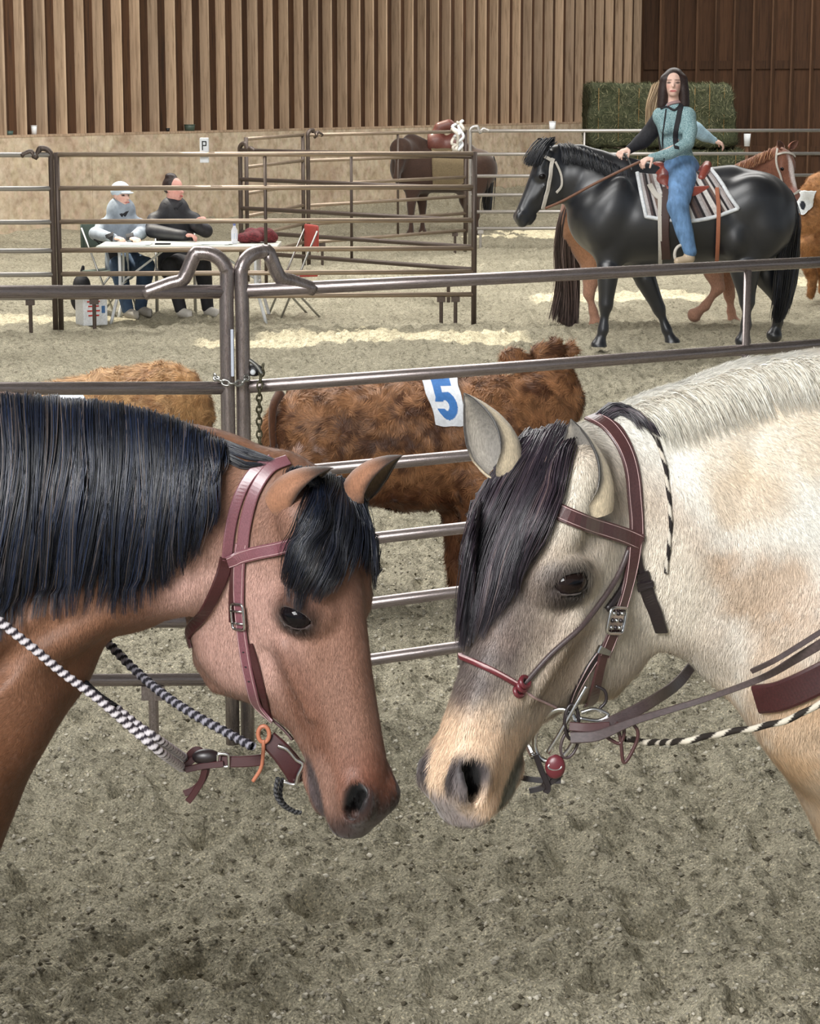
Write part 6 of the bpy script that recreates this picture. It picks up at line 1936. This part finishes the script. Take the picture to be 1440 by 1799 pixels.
drape('number_patch', bv5, [(735, 661), (768, 660), (800, 660)], [(766, 748), (792, 750), (818, 748)], 60, 80, .026, .003, M_PAPER, None, five, passes=60, label='white paper patch with blue number 5 on the calf back', cat='patch', group=None)
YL = 11.0
basel = c_calf((160, 116, 76), (216, 174, 122), (126, 86, 54))
calfl, VL, FL = calf('orange_calf', 'pale orange calf behind the bay horse mane at the left', YL,
     [(285, 728, YL, .25), (230, 735, YL, .25), (130, 752, YL, .24), (60, 765, YL, .22)], [(60, 755, YL, .18), (20, 740, YL, .15), (0, 735, YL - .05, .13)],
     [(0, 735, YL - .1, .11), (-30, 760, YL - .15, .085)],
     [(1, [(295, 790, .15), (302, 850, .08), (290, 910, .05), (295, 970, .042)]), (-1, [(270, 790, .14), (270, 850, .08), (262, 910, .05), (266, 965, .042)]), (1, [(70, 810, .12), (72, 870, .07), (72, 920, .05), (73, 975, .04)]), (-1, [(95, 810, .12), (98, 870, .07), (98, 920, .05), (98, 965, .04)])],
     None, basel, 36000, ears=([(22, 712, YL - .05, .03), (36, 698, YL - .05, .03), (42, 690, YL - .05, .018)],))
bvl = bvh_of(VL, FL)
def arch_print(u, v):
    c = np.tile(srgb(232, 238, 246), (len(u), 1)); r = np.sqrt(((u - .5) / .3) ** 2 + ((v - .65) / .35) ** 2)
    c[(r < 1) & (r > .45)] = srgb(66, 122, 190); return c
drape('number_patch', bvl, [(92, 690), (112, 680), (136, 680)], [(120, 760), (150, 762), (190, 755)], 40, 40, .018, .003, M_PAPER, None, arch_print, passes=30, label='white paper patch with a blue numeral on the orange calf', cat='patch')
YX = 24.6
calfr, VX, FX = calf('ginger_calf', 'ginger calf with a white paper at the right edge behind the black horse', YX,
     [(1432, 385, YX, .34), (1480, 385, YX, .37), (1560, 385, YX, .36)], [(1432, 350, YX - .1, .20), (1440, 330, YX - .2, .16)], [(1440, 330, YX - .2, .14), (1452, 352, YX - .3, .09)],
     [(1, [(1425, 430, .16), (1420, 465, .08), (1427, 490, .055), (1424, 518, .045)]), (-1, [(1445, 430, .16), (1440, 465, .08), (1446, 490, .055), (1444, 512, .045)]), (1, [(1570, 430, .14), (1570, 480, .06), (1570, 518, .045)]), (-1, [(1585, 430, .14), (1585, 480, .06), (1585, 512, .045)])],
     None, c_calf((156, 106, 66), (210, 156, 104), (116, 76, 48)), 14000, h=.02)
bvx = bvh_of(VX, FX)
def blot(u, v):
    c = np.tile(srgb(236, 242, 246), (len(u), 1)); r = np.sqrt(((u - .35) / .14) ** 2 + ((v - .62) / .2) ** 2); c[r < 1] = srgb(40, 44, 54); return c
drape('number_patch', bvx, [(1400, 338), (1418, 334), (1436, 336)], [(1402, 372), (1412, 378), (1428, 362)], 24, 24, .03, .006, M_PAPER, None, blot, label='white paper patch on the ginger calf', cat='patch')
# ================================================================== NEAR POSTS: CHAIN, LATCH
M_GALV = plain('galvanised_steel', (176, 176, 172), 0.35, 0.9, 0.15, 60)
def chain_links(name, pts, size, r, mat, parent=None, **kw):
    """a run of links along the path; each link is a part"""
    pts = np.asarray(pts); d = np.concatenate([[0], np.cumsum(np.linalg.norm(np.diff(pts, axis=0), axis=1))])
    n = int(d[-1] / (size * .72))
    for i in range(n):
        s0 = (i + .5) * d[-1] / n
        c = A(*[np.interp(s0, d, pts[:, k]) for k in range(3)]); e = A(*[np.interp(s0 + .004, d, pts[:, k]) for k in range(3)])
        t = unit(e - c); side = unit(np.cross(t, A(.3, -1, .2))) if i % 2 else unit(np.cross(t, np.cross(t, A(.3, -1, .2))))
        a = np.linspace(0, 2 * np.pi, 14, endpoint=False)
        q = c + t * (np.cos(a) * size * .5)[:, None] + side * (np.sin(a) * size * .30)[:, None]
        V, F = tube_geo(q, r, 6, False, True)
        mobj('link', V, F, mat, parent, True)
gc = empty('gate_chain', tuple(P(406, 672, 7.7)), 'pale steel chain wrapped around the two near corral posts', 'chain')
chain_links('l', spline([P(376, 660, 7.70), P(384, 668, 7.655), P(404, 674, 7.64), P(424, 672, 7.65), P(436, 662, 7.69)], 6), .030, .0040, M_GALV, gc)
dc = empty('hanging_chain', tuple(P(456, 740, 7.75)), 'dark thin chain hanging beside the right near post', 'chain')
M_OLDCH = plain('old_chain', (86, 82, 64), 0.5, 0.6)
chain_links('l', spline([P(462, 640, 7.74), P(456, 680, 7.70), P(455, 740, 7.74), P(456, 792, 7.74)], 6), .030, .0035, M_OLDCH, dc)
lt = empty('gate_latch', tuple(P(446, 650, 7.72)), 'black latch with a pale knob behind the right near post', 'latch')
V, F = sphere_geo(P(446, 650, 7.74), A(.030, .02, .022), None, 20, 12); mobj('latch_body', V, F, M_BLACK, lt)
V, F = sphere_geo(P(444, 654, 7.71), A(.010, .008, .010), None, 14, 8); mobj('knob', V, F, M_WHITE, lt)
tube('latch_arm', spline([P(430, 630, 7.72), P(440, 634, 7.72), P(452, 644, 7.72), P(460, 658, 7.72)], 5), .007, M_GALV, lt)
bag = Bag().rbox(P(408, 620, 7.665), (.010, .008, .16), .002); bag.obj('reflector_strip', plain('pale_strip', (206, 214, 230), .4), lt, label='pale strip between the posts')

# ================================================================== TABLE GROUP
ZT = 0.745
yt = 22.25
M_TABLE = plain('pale_plastic_table', (214, 218, 208), .5, 0, .06, 6)
tb = empty('folding_table', tuple(G(330, 562)), 'long pale folding table with the two seated people behind it', 'table')
xl, xr = P(168, 435, yt)[0], P(487, 435, yt)[0]
Bag().rbox(((xl + xr) / 2, yt + .38, ZT), (xr - xl, .76, .045), .012).obj('tabletop', M_TABLE, tb, label='pale plastic tabletop')
for sx, xx in ((-1, xl + .22), (1, xr - .22)):
    for yy in (yt + .08, yt + .68):
        tube('leg', spline([A(xx, yy, ZT - .02), A(xx, yy, .38), A(xx + sx * .02, yy, .30), A(xx + sx * .10, yy, .0)], 5), .016, M_WHITE, tb)
    tube('cross_bar', [A(xx, yt + .08, .38), A(xx, yt + .68, .38)], .012, M_WHITE, tb)
    tube('brace', [A(xx, yt + .38, .40), A(xx - sx * .42, yt + .38, ZT - .03)], .011, M_WHITE, tb)
    tube('leg', [A(xx, yt + .38, .38), A(xx, yt + .38, ZT - .02)], .012, M_WHITE, tb)

def seat_chair(name, label, x, y, rot, col, group=None):
    e = empty(name, (x, y, 0), label, 'chair', group)
    c, s = math.cos(rot), math.sin(rot)
    R = np.array([[c, -s, 0], [s, c, 0], [0, 0, 1]])
    w = lambda a, b, z: A(x, y, 0) + R @ A(a, b, z)
    m = plain(name + '_shell', col, .6)
    Bag().rbox(w(0, 0, .44), (.42, .40, .025), .01, R).obj('seat', m, e)
    pts = [w(a, .21 + .03 * (1 - (a / .2) ** 2), .80) for a in np.linspace(-.2, .2, 7)]
    V, F = strap_geo(np.array(pts), np.tile(R @ A(0, -1, 0), (7, 1)), .26, .015); mobj('backrest', V, F, m, e, True)
    for sx in (-1, 1):
        tube('leg', [w(.20 * sx, -.20, 0), w(.20 * sx, .20, .88)], .011, M_GALV, e)
        tube('leg', [w(.19 * sx, .24, 0), w(.19 * sx, -.17, .44)], .011, M_GALV, e)
    return e
yp = 23.35
x1 = P(212, 400, yp)[0]; x2 = P(306, 400, yp)[0]
seat_chair('folding_chair', 'dark green folding chair under the person in the pale cap', x1 - .12, yp + .02, 1.05, (78, 92, 84), 'chairs at the judges table')
seat_chair('folding_chair', 'dark folding chair under the person in the black puffer jacket', x2, yp + .05, .1, (60, 60, 62), 'chairs at the judges table')
seat_chair('folding_chair', 'red folding chair at the right end of the table', P(492, 450, 22.9)[0] + .12, 22.9, -1.2, (176, 72, 64), 'chairs at the judges table')

def seated(label, hx, hz, x, y, facing_, skin, jacket, pants, shoe, hat=None, hair=None, arms=None, feet=None, scale=1.0, jname='jacket', panels=None):
    """person on a chair behind the table; facing_ = (x, y) gaze"""
    e = empty('person', (x, y, 0), label, 'person')
    fr = unit(A(facing_[0], facing_[1], -.05)); rt = unit(np.cross(fr, A(0, 0, 1))); up = np.cross(rt, fr)
    R = np.array([rt, fr, up]); hc = A(hx, y - .02, hz)
    v = vol_for([hc] + [a[2] for a in arms] + [a[1] for a in arms] + [hc - A(0, 0, .3), A(x, y, .65)], .17, .0095)
    head_sdf(v, hc, R, .235 * scale)
    for sh, el, wr, kn in arms:
        hand_sdf(v, wr, kn, A(0, 0, 1)); v.chain([A(hx, y, hz - .30), sh, el, wr], [.06, .04, .036, .026], .02)
    v.chain([A(hx, y, hz - .18), A(hx, y, hz - .32), A(x, y, .72)], [.05, .09, .10], .02)
    V, F = v.mesh(1); mobj('body', V, F, M_SKIN, e, cols=face_col(V, hc, R, skin, .235))
    v = vol_for([A(x, y, .45), A(x, y, hz)] + [a[1] for a in arms] + [a[2] for a in arms], .24, .014)
    sc = scale
    v.chain([A(x, y + .04, .50), A(x, y + .02, .80), A(hx * .6 + x * .4, y, 1.05), A(hx, y, hz - .24)], A(.175, .160, .150, .070) * sc, .05, (A(0, 1, 0), .75))
    v.chain([A(hx - .195, y, hz - .315), A(hx, y, hz - .26), A(hx + .195, y, hz - .315)], A(.080, .10, .080) * sc, .03)
    for sh, el, wr, kn in arms: v.chain([sh, el, wr], A(.076, .068, .048) * sc, .025)
    V, F = v.mesh(1)
    jk = mobj(jname, V, F, jacket, e)
    b = bvh_of(V, F)
    for u in (-1, 1):
        tube('collar', spline([A(hx + .03, y - .10, hz - .20), A(hx + .08 * u, y - .06, hz - .145), A(hx + .09 * u, y + .03, hz - .14), A(hx, y + .10, hz - .13)], 4), .022, M_BLKCL, jk)
    if panels:
        for nm, q, w in panels(x, y, hx, hz):
            p_, n_ = on(b, [tuple(px_of(z)) for z in q], .004); V, F = strap_geo(p_, n_, w, .006); mobj(nm, V, F, M_BLKCL, jk, False)
    v = vol_for([A(x, y, .45)] + [q for f in feet for q in f], .2, .014)
    for f in feet: v.chain([A(x + .09 * np.sign(f[0][0] - x + 1e-3), y, .52)] + list(f), A(.12, .088, .062), .05)
    V, F = v.mesh(1); mobj('trousers', V, F, pants, e)
    for f in feet:
        a = f[-1]
        v = vol_for([a, a + A(0, -.2, -.1)], .12, .01)
        v.chain([a + A(0, .02, .02), a + A(0, .0, -.03), a + A(.10, -.10, -.045)], [.05, .05, .04], .02); v.cone(a + A(-.01, .03, -.06), a + A(.11, -.11, -.06), .03, .035, .02)
        V, F = v.mesh(1); mobj('shoe', V, F, shoe, e)
    w_ = lambda a, b_, c: hc + (R[0] * a + R[1] * b_ + R[2] * c) * .235 * sc
    if hat:
        v = vol_for([hc], .25, .009); v.ell(w_(0, -.04, .20), A(.40, .47, .40) * .235, R, .01); v.ell(w_(0, .42, -.18), A(.5, .46, .32) * .235, R, .01, cut=True); v.ell(w_(0, 0, -.35), A(.6, .6, .42) * .235, R, .01, cut=True)
        v.ell(w_(0, .42, .14), A(.30, .28, .035) * .235, R, .01)
        V, F = v.mesh(1); mobj('cap', V, F, hat, e, label='pale knitted cap')
    if hair:
        v = vol_for([hc], .25, .009); v.ell(w_(0, -.10, .14), A(.38, .42, .42) * .235, R, .01); v.ell(w_(0, .46, -.10), A(.34, .40, .42) * .235, R, .01, cut=True); v.ell(w_(0, 0, -.55), A(.6, .7, .35) * .235, R, .01, cut=True)
        if hair[1]: v.ell(w_(0, -.16, .52), A(.24, .24, .14) * .235, R, .03)
        V, F = v.mesh(1); mobj('hair', V, F, hair[0], e)
    return e
M_GREYJ = c_mat('grey_jacket', (148, 158, 170), .8, 8, .25)
M_PUFF = c_mat('black_puffer', (40, 40, 46), .6, 12, .4, .5)
def Z(v, y): return P(0, v, y)[2]
hx1, hz1 = P(213, 345, yp)[0], P(213, 343, yp)[2]
seated('person in a grey and black jacket and pale cap at the left of the table', hx1, hz1, x1, yp, (.75, -.65), (232, 190, 176), M_GREYJ, M_JEAND, c_mat('grey_shoe', (150, 146, 140)), hat=c_mat('pale_knit_cap', (204, 218, 232), .9, 60, .15),
       arms=[(A(hx1 - .20, yp, hz1 - .36), A(x1 - .24, yp - .16, .83), A(x1 - .02, yp - .42, .80), A(x1 + .04, yp - .46, .80)), (A(hx1 + .20, yp, hz1 - .36), A(x1 + .23, yp - .2, .84), A(x1 + .16, yp - .46, .80), A(x1 + .20, yp - .52, .80))],
       panels=lambda x, y, hx, hz: [('dark_panel', [A(hx - .10, y - .2, hz - .38), A(hx - .09, y - .2, hz - .50), A(hx - .06, y - .2, hz - .62)], .10), ('dark_panel', [A(hx + .10, y - .2, hz - .38), A(hx + .11, y - .2, hz - .50), A(hx + .12, y - .2, hz - .62)], .08),
               ('sleeve_stripe', [A(hx - .27, y - .1, hz - .44), A(hx - .18, y - .1, hz - .47)], .02), ('sleeve_stripe', [A(hx - .28, y - .12, hz - .49), A(hx - .19, y - .12, hz - .52)], .02), ('sleeve_stripe', [A(hx - .30, y - .14, hz - .54), A(hx - .21, y - .14, hz - .57)], .02)],
       feet=[(A(x1 + .02, yp - .46, .54), A(x1 + .12, yp - .55, .10)), (A(x1 + .30, yp - .42, .53), A(x1 + .22, yp - .30, .10))])
hx2, hz2 = P(305, 332, yp)[0], P(305, 332, yp)[2]
seated('person with dark hair in a black puffer jacket leaning on the table', hx2, hz2, x2, yp, (.85, -.5), (230, 172, 160), M_PUFF, M_BLKCL, c_mat('pale_shoe', (190, 186, 180)), hair=(M_DHAIR, True),
       arms=[(A(hx2 - .21, yp, hz2 - .36), A(x2 - .20, yp - .22, .86), A(x2 + .14, yp - .42, .83), A(x2 + .20, yp - .44, .83)), (A(hx2 + .21, yp, hz2 - .36), A(x2 + .34, yp - .2, .86), A(x2 + .24, yp - .36, .93), A(x2 + .28, yp - .38, .98))],
       feet=[(A(x2 + .0, yp - .48, .53), A(x2 + .10, yp - .50, .10)), (A(x2 + .32, yp - .42, .53), A(x2 + .36, yp - .36, .10))], scale=1.05, jname='puffer_jacket')
# things on and under the table
zt = ZT + .0225
def bottle(u, lab, col, h_, r):
    c = P(u, 430, yt + .30); c[2] = zt
    e = empty('bottle', tuple(c), lab, 'bottle')
    pr = [(0, r * .9), (.01, r), (h_ * .62, r), (h_ * .78, r * .5), (h_ * .86, r * .38)]
    V, F = tube_geo([c + A(0, 0, z) for z, _ in pr], [q for _, q in pr], 16); mobj('bottle_body', V, F, plain('bottle_plastic', col, .3), e, True)
    tube('cap', [c + A(0, 0, h_ * .86), c + A(0, 0, h_)], r * .42, plain('bottle_cap', (120, 130, 190), .4), e)
    tube('sleeve_label', [c + A(0, 0, h_ * .25), c + A(0, 0, h_ * .5)], r * 1.03, plain('bottle_label', (196, 206, 226), .5), e)
bottle(412, 'white plastic bottle standing near the right end of the table', (232, 232, 240), .21, .032)
def sheets(name, u0, u1, dy, lab, n=3, col=(236, 240, 240)):
    c = P((u0 + u1) / 2, 430, yt + dy); c[2] = zt
    w = (u1 - u0) / 4000 * yt
    e = empty(name, tuple(c), lab, 'paper')
    for i in range(n):
        a = .15 * (i - 1); R = np.array([[math.cos(a), -math.sin(a), 0], [math.sin(a), math.cos(a), 0], [0, 0, 1]])
        Bag().box(c + A(.02 * i, .01 * i, .003 + .004 * i), (w, .28, .003), R).obj('sheet', plain('paper_white', col, .7), e)
sheets('papers', 345, 400, .25, 'pale sheets of paper spread in front of the puffer jacket person')
sheets('papers', 210, 262, .20, 'white papers in front of the person in the pale cap', 2)
c = P(286, 430, yt + .22); c[2] = zt
tag(Bag().rbox(c + A(0, 0, .008), (.15, .08, .014), .004).obj('phone', M_BLACK), 'black phone lying on the middle of the table', 'phone')
v = Vol(A(P(418, 430, yt)[0] - .05, yt + .25, zt - .02), A(P(486, 430, yt)[0] + .05, yt + .75, zt + .28), .012)
rr_ = random.Random(4)
for i in range(9):
    u = 428 + 6 * i
    b = P(u, 425, yt + .5); v.ell(A(b[0], yt + .5 + rr_.uniform(-.06, .06), zt + .045 + rr_.uniform(0, .05)), (.07, .09, .04 + rr_.uniform(0, .03)), None, .02)
V, F = v.mesh(1); V[:, 2] = np.maximum(V[:, 2], zt); tag(mobj('folded_jacket', V, F, c_mat('red_cloth', (104, 36, 42), .8, 16, .7)), 'red jacket heaped on the right end of the table', 'jacket')
# white box under the table's left end
yb = 22.02
cb_ = G(156, 565)
box = empty('drinks_box', (cb_[0], yb + .16, 0), 'white lidded box with red and blue prints under the left end of the table', 'box')
cx_ = P(155, 535, yb)[0]
Rb = np.array([[math.cos(.5), -math.sin(.5), 0], [math.sin(.5), math.cos(.5), 0], [0, 0, 1]])
Bag().rbox((cx_, yb + .2, .155), (.25, .23, .30), .012, Rb).obj('box_body', M_WHITE, box)
Bag().rbox((cx_, yb + .2, .32), (.27, .25, .035), .012, Rb).obj('lid', M_WHITE, box)
fn_ = Rb @ A(0, -1, 0); fx_ = Rb @ A(1, 0, 0); gx_ = Rb @ A(1, 0, 0)
for i in range(4):
    Bag().box(A(cx_, yb + .2, .24 - i * .045) + fn_ * .117 + fx_ * -.02, (.13 - .02 * (i % 2), .003, .014), Rb).obj('red_print', plain('red_print', (196, 64, 60), .6), box)
Bag().box(A(cx_, yb + .2, .16) + gx_ * .127, (.003, .045, .09), Rb).obj('blue_print', plain('blue_print', (70, 110, 160), .6), box)
Bag().box(A(cx_, yb + .2, .16) + fn_ * .117 + fx_ * .08, (.035, .003, .07), Rb).obj('blue_print', plain('blue_print', (70, 110, 160), .6), box)
# black bag beside the green chair
v = Vol(A(x1 - .62, yp - .15, -.02), A(x1 - .25, yp + .3, .65), .016)
v.ell(A(x1 - .42, yp + .05, .30), (.09, .09, .10), None, .03); v.ell(A(x1 - .42, yp + .05, .16), (.12, .10, .16), None, .03); v.cone(A(x1 - .42, yp + .05, .38), A(x1 - .40, yp + .05, .48), .03, .02, .03)
V, F = v.mesh(1); tag(mobj('backpack', V, F, M_BLKCL), 'black bag on the ground beside the green chair', 'bag')

# ================================================================== LETTER SIGN, CUPS, JUG, ROPE HALTER
cs_ = P(359, 264, 21.9)
sg = empty('letter_sign', tuple(cs_), 'white hanging panel with a black letter P on the corral rail', 'sign')
Bag().rbox(cs_, (.085, .05, .235), .008).obj('sign_board', M_WHITE, sg)
fy = cs_[1] - .027
for cz, cx2, w2, h2 in ((.045, -.016, .010, .085), (.082, .002, .036, .010), (.045, .002, .036, .010), (.0635, .018, .010, .040)):
    Bag().box((cs_[0] + cx2, fy, cs_[2] + cz), (w2, .004, h2)).obj('letter_stroke', M_BLACK, sg)
def cup(u, v_, y, h_, r, col, lab, cat='cup', name='paper_cup'):
    c = P(u, v_, y)
    e = empty(name, tuple(c), lab, cat)
    V, F = tube_geo([c, c + A(0, 0, h_)], [r * .8, r], 18); mobj('cup_body', V, F, plain(name + '_m', col, .5), e, True)
    tube('rim', [c + A(0, 0, h_ * .96), c + A(0, 0, h_ * 1.02)], r * 1.08, plain(name + '_rim', col, .4), e, 18)
def wall_y(u):
    """distance of the side wall's face at column u"""
    t = None; a = (u - CX) / FPX
    t = (a * WA[1] - WA[0]) / (WD[0] - a * WD[1]); return WA[1] + WD[1] * t - .35, t
for u, col, lab, h_, r in ((60, (226, 228, 230), 'white cup on the wall ledge above the left corral posts', .13, .045), (17, (74, 96, 90), 'dark green tin on the wall ledge at the far left', .06, .06), (292, (24, 24, 26), 'small black tin on the wall ledge above the pale corral rail', .05, .035), (330, (70, 84, 74), 'dark green box shaped tin on the wall ledge left of the letter sign', .10, .09)):
    y_, t_ = wall_y(u)
    w = wallpt(WA, WD, WN, t_, .10, PLY + .036)
    a = px_of(w)
    e = empty('tin' if 'tin' in lab else 'paper_cup', tuple(w), lab, 'tin' if 'tin' in lab else 'cup')
    V, F = tube_geo([w, w + A(0, 0, h_ * .5), w + A(0, 0, h_)], [r * .85, r * .93, r], 18); mobj('cup_body', V, F, plain('ledge_tin', col, .5), e, True)
    tube('rim', [w + A(0, 0, h_ * .95), w + A(0, 0, h_ * 1.03)], r * 1.07, plain('ledge_tin_rim', col, .4), e, 18)
cup(970, 232, 33.3, .15, .05, (222, 224, 226), 'white jug standing on the grey corral rail left of the hay', 'jug', 'jug')
hl = empty('rope_halter', tuple(P(806, 245, 32.5)), 'white rope halter tangled over the corral panel corner', 'halter')
rr_ = random.Random(9)
for i in range(5):
    pts = [P(800 + rr_.uniform(-8, 14), 216 + 9 * k + rr_.uniform(-5, 5), 32.4 + rr_.uniform(-.08, .08)) for k in range(7)]
    tube('rope_loop', spline(pts, 5), .022, M_WHITE if i % 2 else M_RAW, hl)

# ================================================================== HAY
M_HAY = NT('hay'); _v = M_HAY.mapping((1, 1, 3)); _f = M_HAY.noise(22, 6, .75, _v); _g = M_HAY.noise(2.2, 3)
_c = M_HAY.ramp(_f, [(.3, srgb(40, 44, 32)), (.5, srgb(76, 80, 58)), (.68, srgb(118, 118, 90))])
_c = M_HAY.mix(_c, srgb(60, 70, 44), M_HAY.ramp(_g, [(.4, (0, 0, 0)), (.7, (.6, .6, .6))]))
M_HAY = M_HAY.set(_c, .95, 0, M_HAY.bump(_f, .8, .04))
M_HAYST = mat_hair('hay_stalks', .8, .2)
M_TWINE = plain('orange_twine', (150, 120, 70), .7)
HAYT = tone([(0, (48, 54, 36)), (.5, (78, 84, 60)), (.85, (112, 114, 86)), (1, (160, 156, 124))])
def bale(label, c, size, rot, tilt=0.0, sag=0.0):
    e = empty('hay_bale', (c[0], c[1], c[2] - size[2] / 2), label, 'hay bale', 'large hay bales by the end wall')
    h = .055
    size = (size[0] - .07, size[1], size[2] - .05)
    cr, sr = math.cos(rot), math.sin(rot); ct, st = math.cos(tilt), math.sin(tilt)
    R = np.array([[cr, -sr, 0], [sr, cr, 0], [0, 0, 1]]) @ np.array([[ct, 0, st], [0, 1, 0], [-st, 0, ct]])
    n = [int(s / h) for s in size]
    V = []; F = []; k = 0
    for ax in range(3):
        for sg_ in (-1, 1):
            a, b = (ax + 1) % 3, (ax + 2) % 3
            ua = np.linspace(-.5, .5, n[a] + 1); ub = np.linspace(-.5, .5, n[b] + 1)
            UA, UB = np.meshgrid(ua, ub, indexing='ij')
            q = np.zeros((UA.size, 3)); q[:, a] = UA.ravel() * size[a]; q[:, b] = UB.ravel() * size[b]; q[:, ax] = sg_ * size[ax] / 2
            V.append(q)
            i0 = (np.arange(n[a])[:, None] * (n[b] + 1) + np.arange(n[b])[None]).ravel() + k
            f = np.stack([i0, i0 + n[b] + 1, i0 + n[b] + 2, i0 + 1], 1)
            F.append(f if sg_ > 0 else f[:, ::-1]); k += len(q)
    V = np.concatenate(V); F = np.concatenate(F)
    s = np.asarray(size) / 2
    core = np.clip(V, -(s - .14), s - .14); d = V - core; L = np.linalg.norm(d, axis=1, keepdims=True); V = core + d / np.maximum(L, 1e-6) * np.minimum(L, .14 + .02)
    V = V + (d / np.maximum(L, 1e-6)) * (fbm(V[:, 0] * 5 + c[0], V[:, 1] * 5, V[:, 2] * 5, 4) * .12)[:, None]
    V[:, 0] += sag * (.5 - V[:, 2] / size[2]) * np.maximum(V[:, 0], 0)
    Wv = V @ R.T + np.asarray(c)
    mobj('bale_body', Wv, F, M_HAY, e, True)
    N = vert_normals(Wv, F)
    p_, f_, c_, n_ = fur(Wv, F, N, 9000, .09, .010, lambda p: unit_rows(np.stack([fbm(p[:, 0] * 9, p[:, 2] * 9, 1, 2), 0 * p[:, 0], .15 + fbm(p[:, 0] * 8, p[:, 2] * 8, 5, 2)], 1)), lambda p, n: HAYT(rng.rand(len(p)), None, 0), rng, .5)
    mobj('hay_stalks', p_, f_, M_HAYST, e, False, cols=c_, normals=n_, kind='stuff')
    for i in range(4):
        xx = (i - 1.5) * size[0] / 4
        q = [(xx, -size[1] / 2 - .012, -size[2] / 2 + .1), (xx, -size[1] / 2 - .012, size[2] / 2 - .08), (xx, -size[1] / 2 + .1, size[2] / 2 + .006), (xx, size[1] / 2 - .1, size[2] / 2 + .006)]
        tube('twine', [R @ A(*z) + np.asarray(c) for z in q], .006, M_TWINE, e, 6)
yh = 43.0
sx_ = yh / 4000
X = lambda u: (u - CX) * sx_
zt_ = P(1150, 146, yh)[2]
hb = zt_ / 2
bale('wide green hay bale forming the lower left of the stack', ((X(1022) + X(1172)) / 2, yh + .6, hb / 2), (X(1172) - X(1022), 1.2, hb), 0)
bale('green hay bale at the lower right of the stack with a sagging edge', ((X(1174) + X(1304)) / 2, yh + .6, hb / 2), (X(1304) - X(1174), 1.2, hb), 0, 0, .18)
bale('dark green hay bale on the upper left of the stack', ((X(1024) + X(1170)) / 2, yh + .6, hb * 1.5), (X(1170) - X(1024), 1.2, hb), 0.02)
bale('loosening hay bale on the upper right of the stack', ((X(1172) + X(1280)) / 2, yh + .6, hb * 1.5), (X(1280) - X(1172), 1.2, hb), -.02, 0, .30)
c = P(1312, 246, 41.0)
pb = empty('white_bucket', tuple(c * A(1, 1, 0)), 'white bucket on a post right of the hay stack', 'bucket')
V, F = tube_geo([c - A(0, 0, .11), c + A(0, 0, .11)], [.05, .062], 16); mobj('bucket_body', V, F, M_WHITE, pb, True)
tube('bucket_post', [A(c[0], c[1], 0), A(c[0], c[1], c[2] - .11)], .03, M_ENDSTUD, pb)
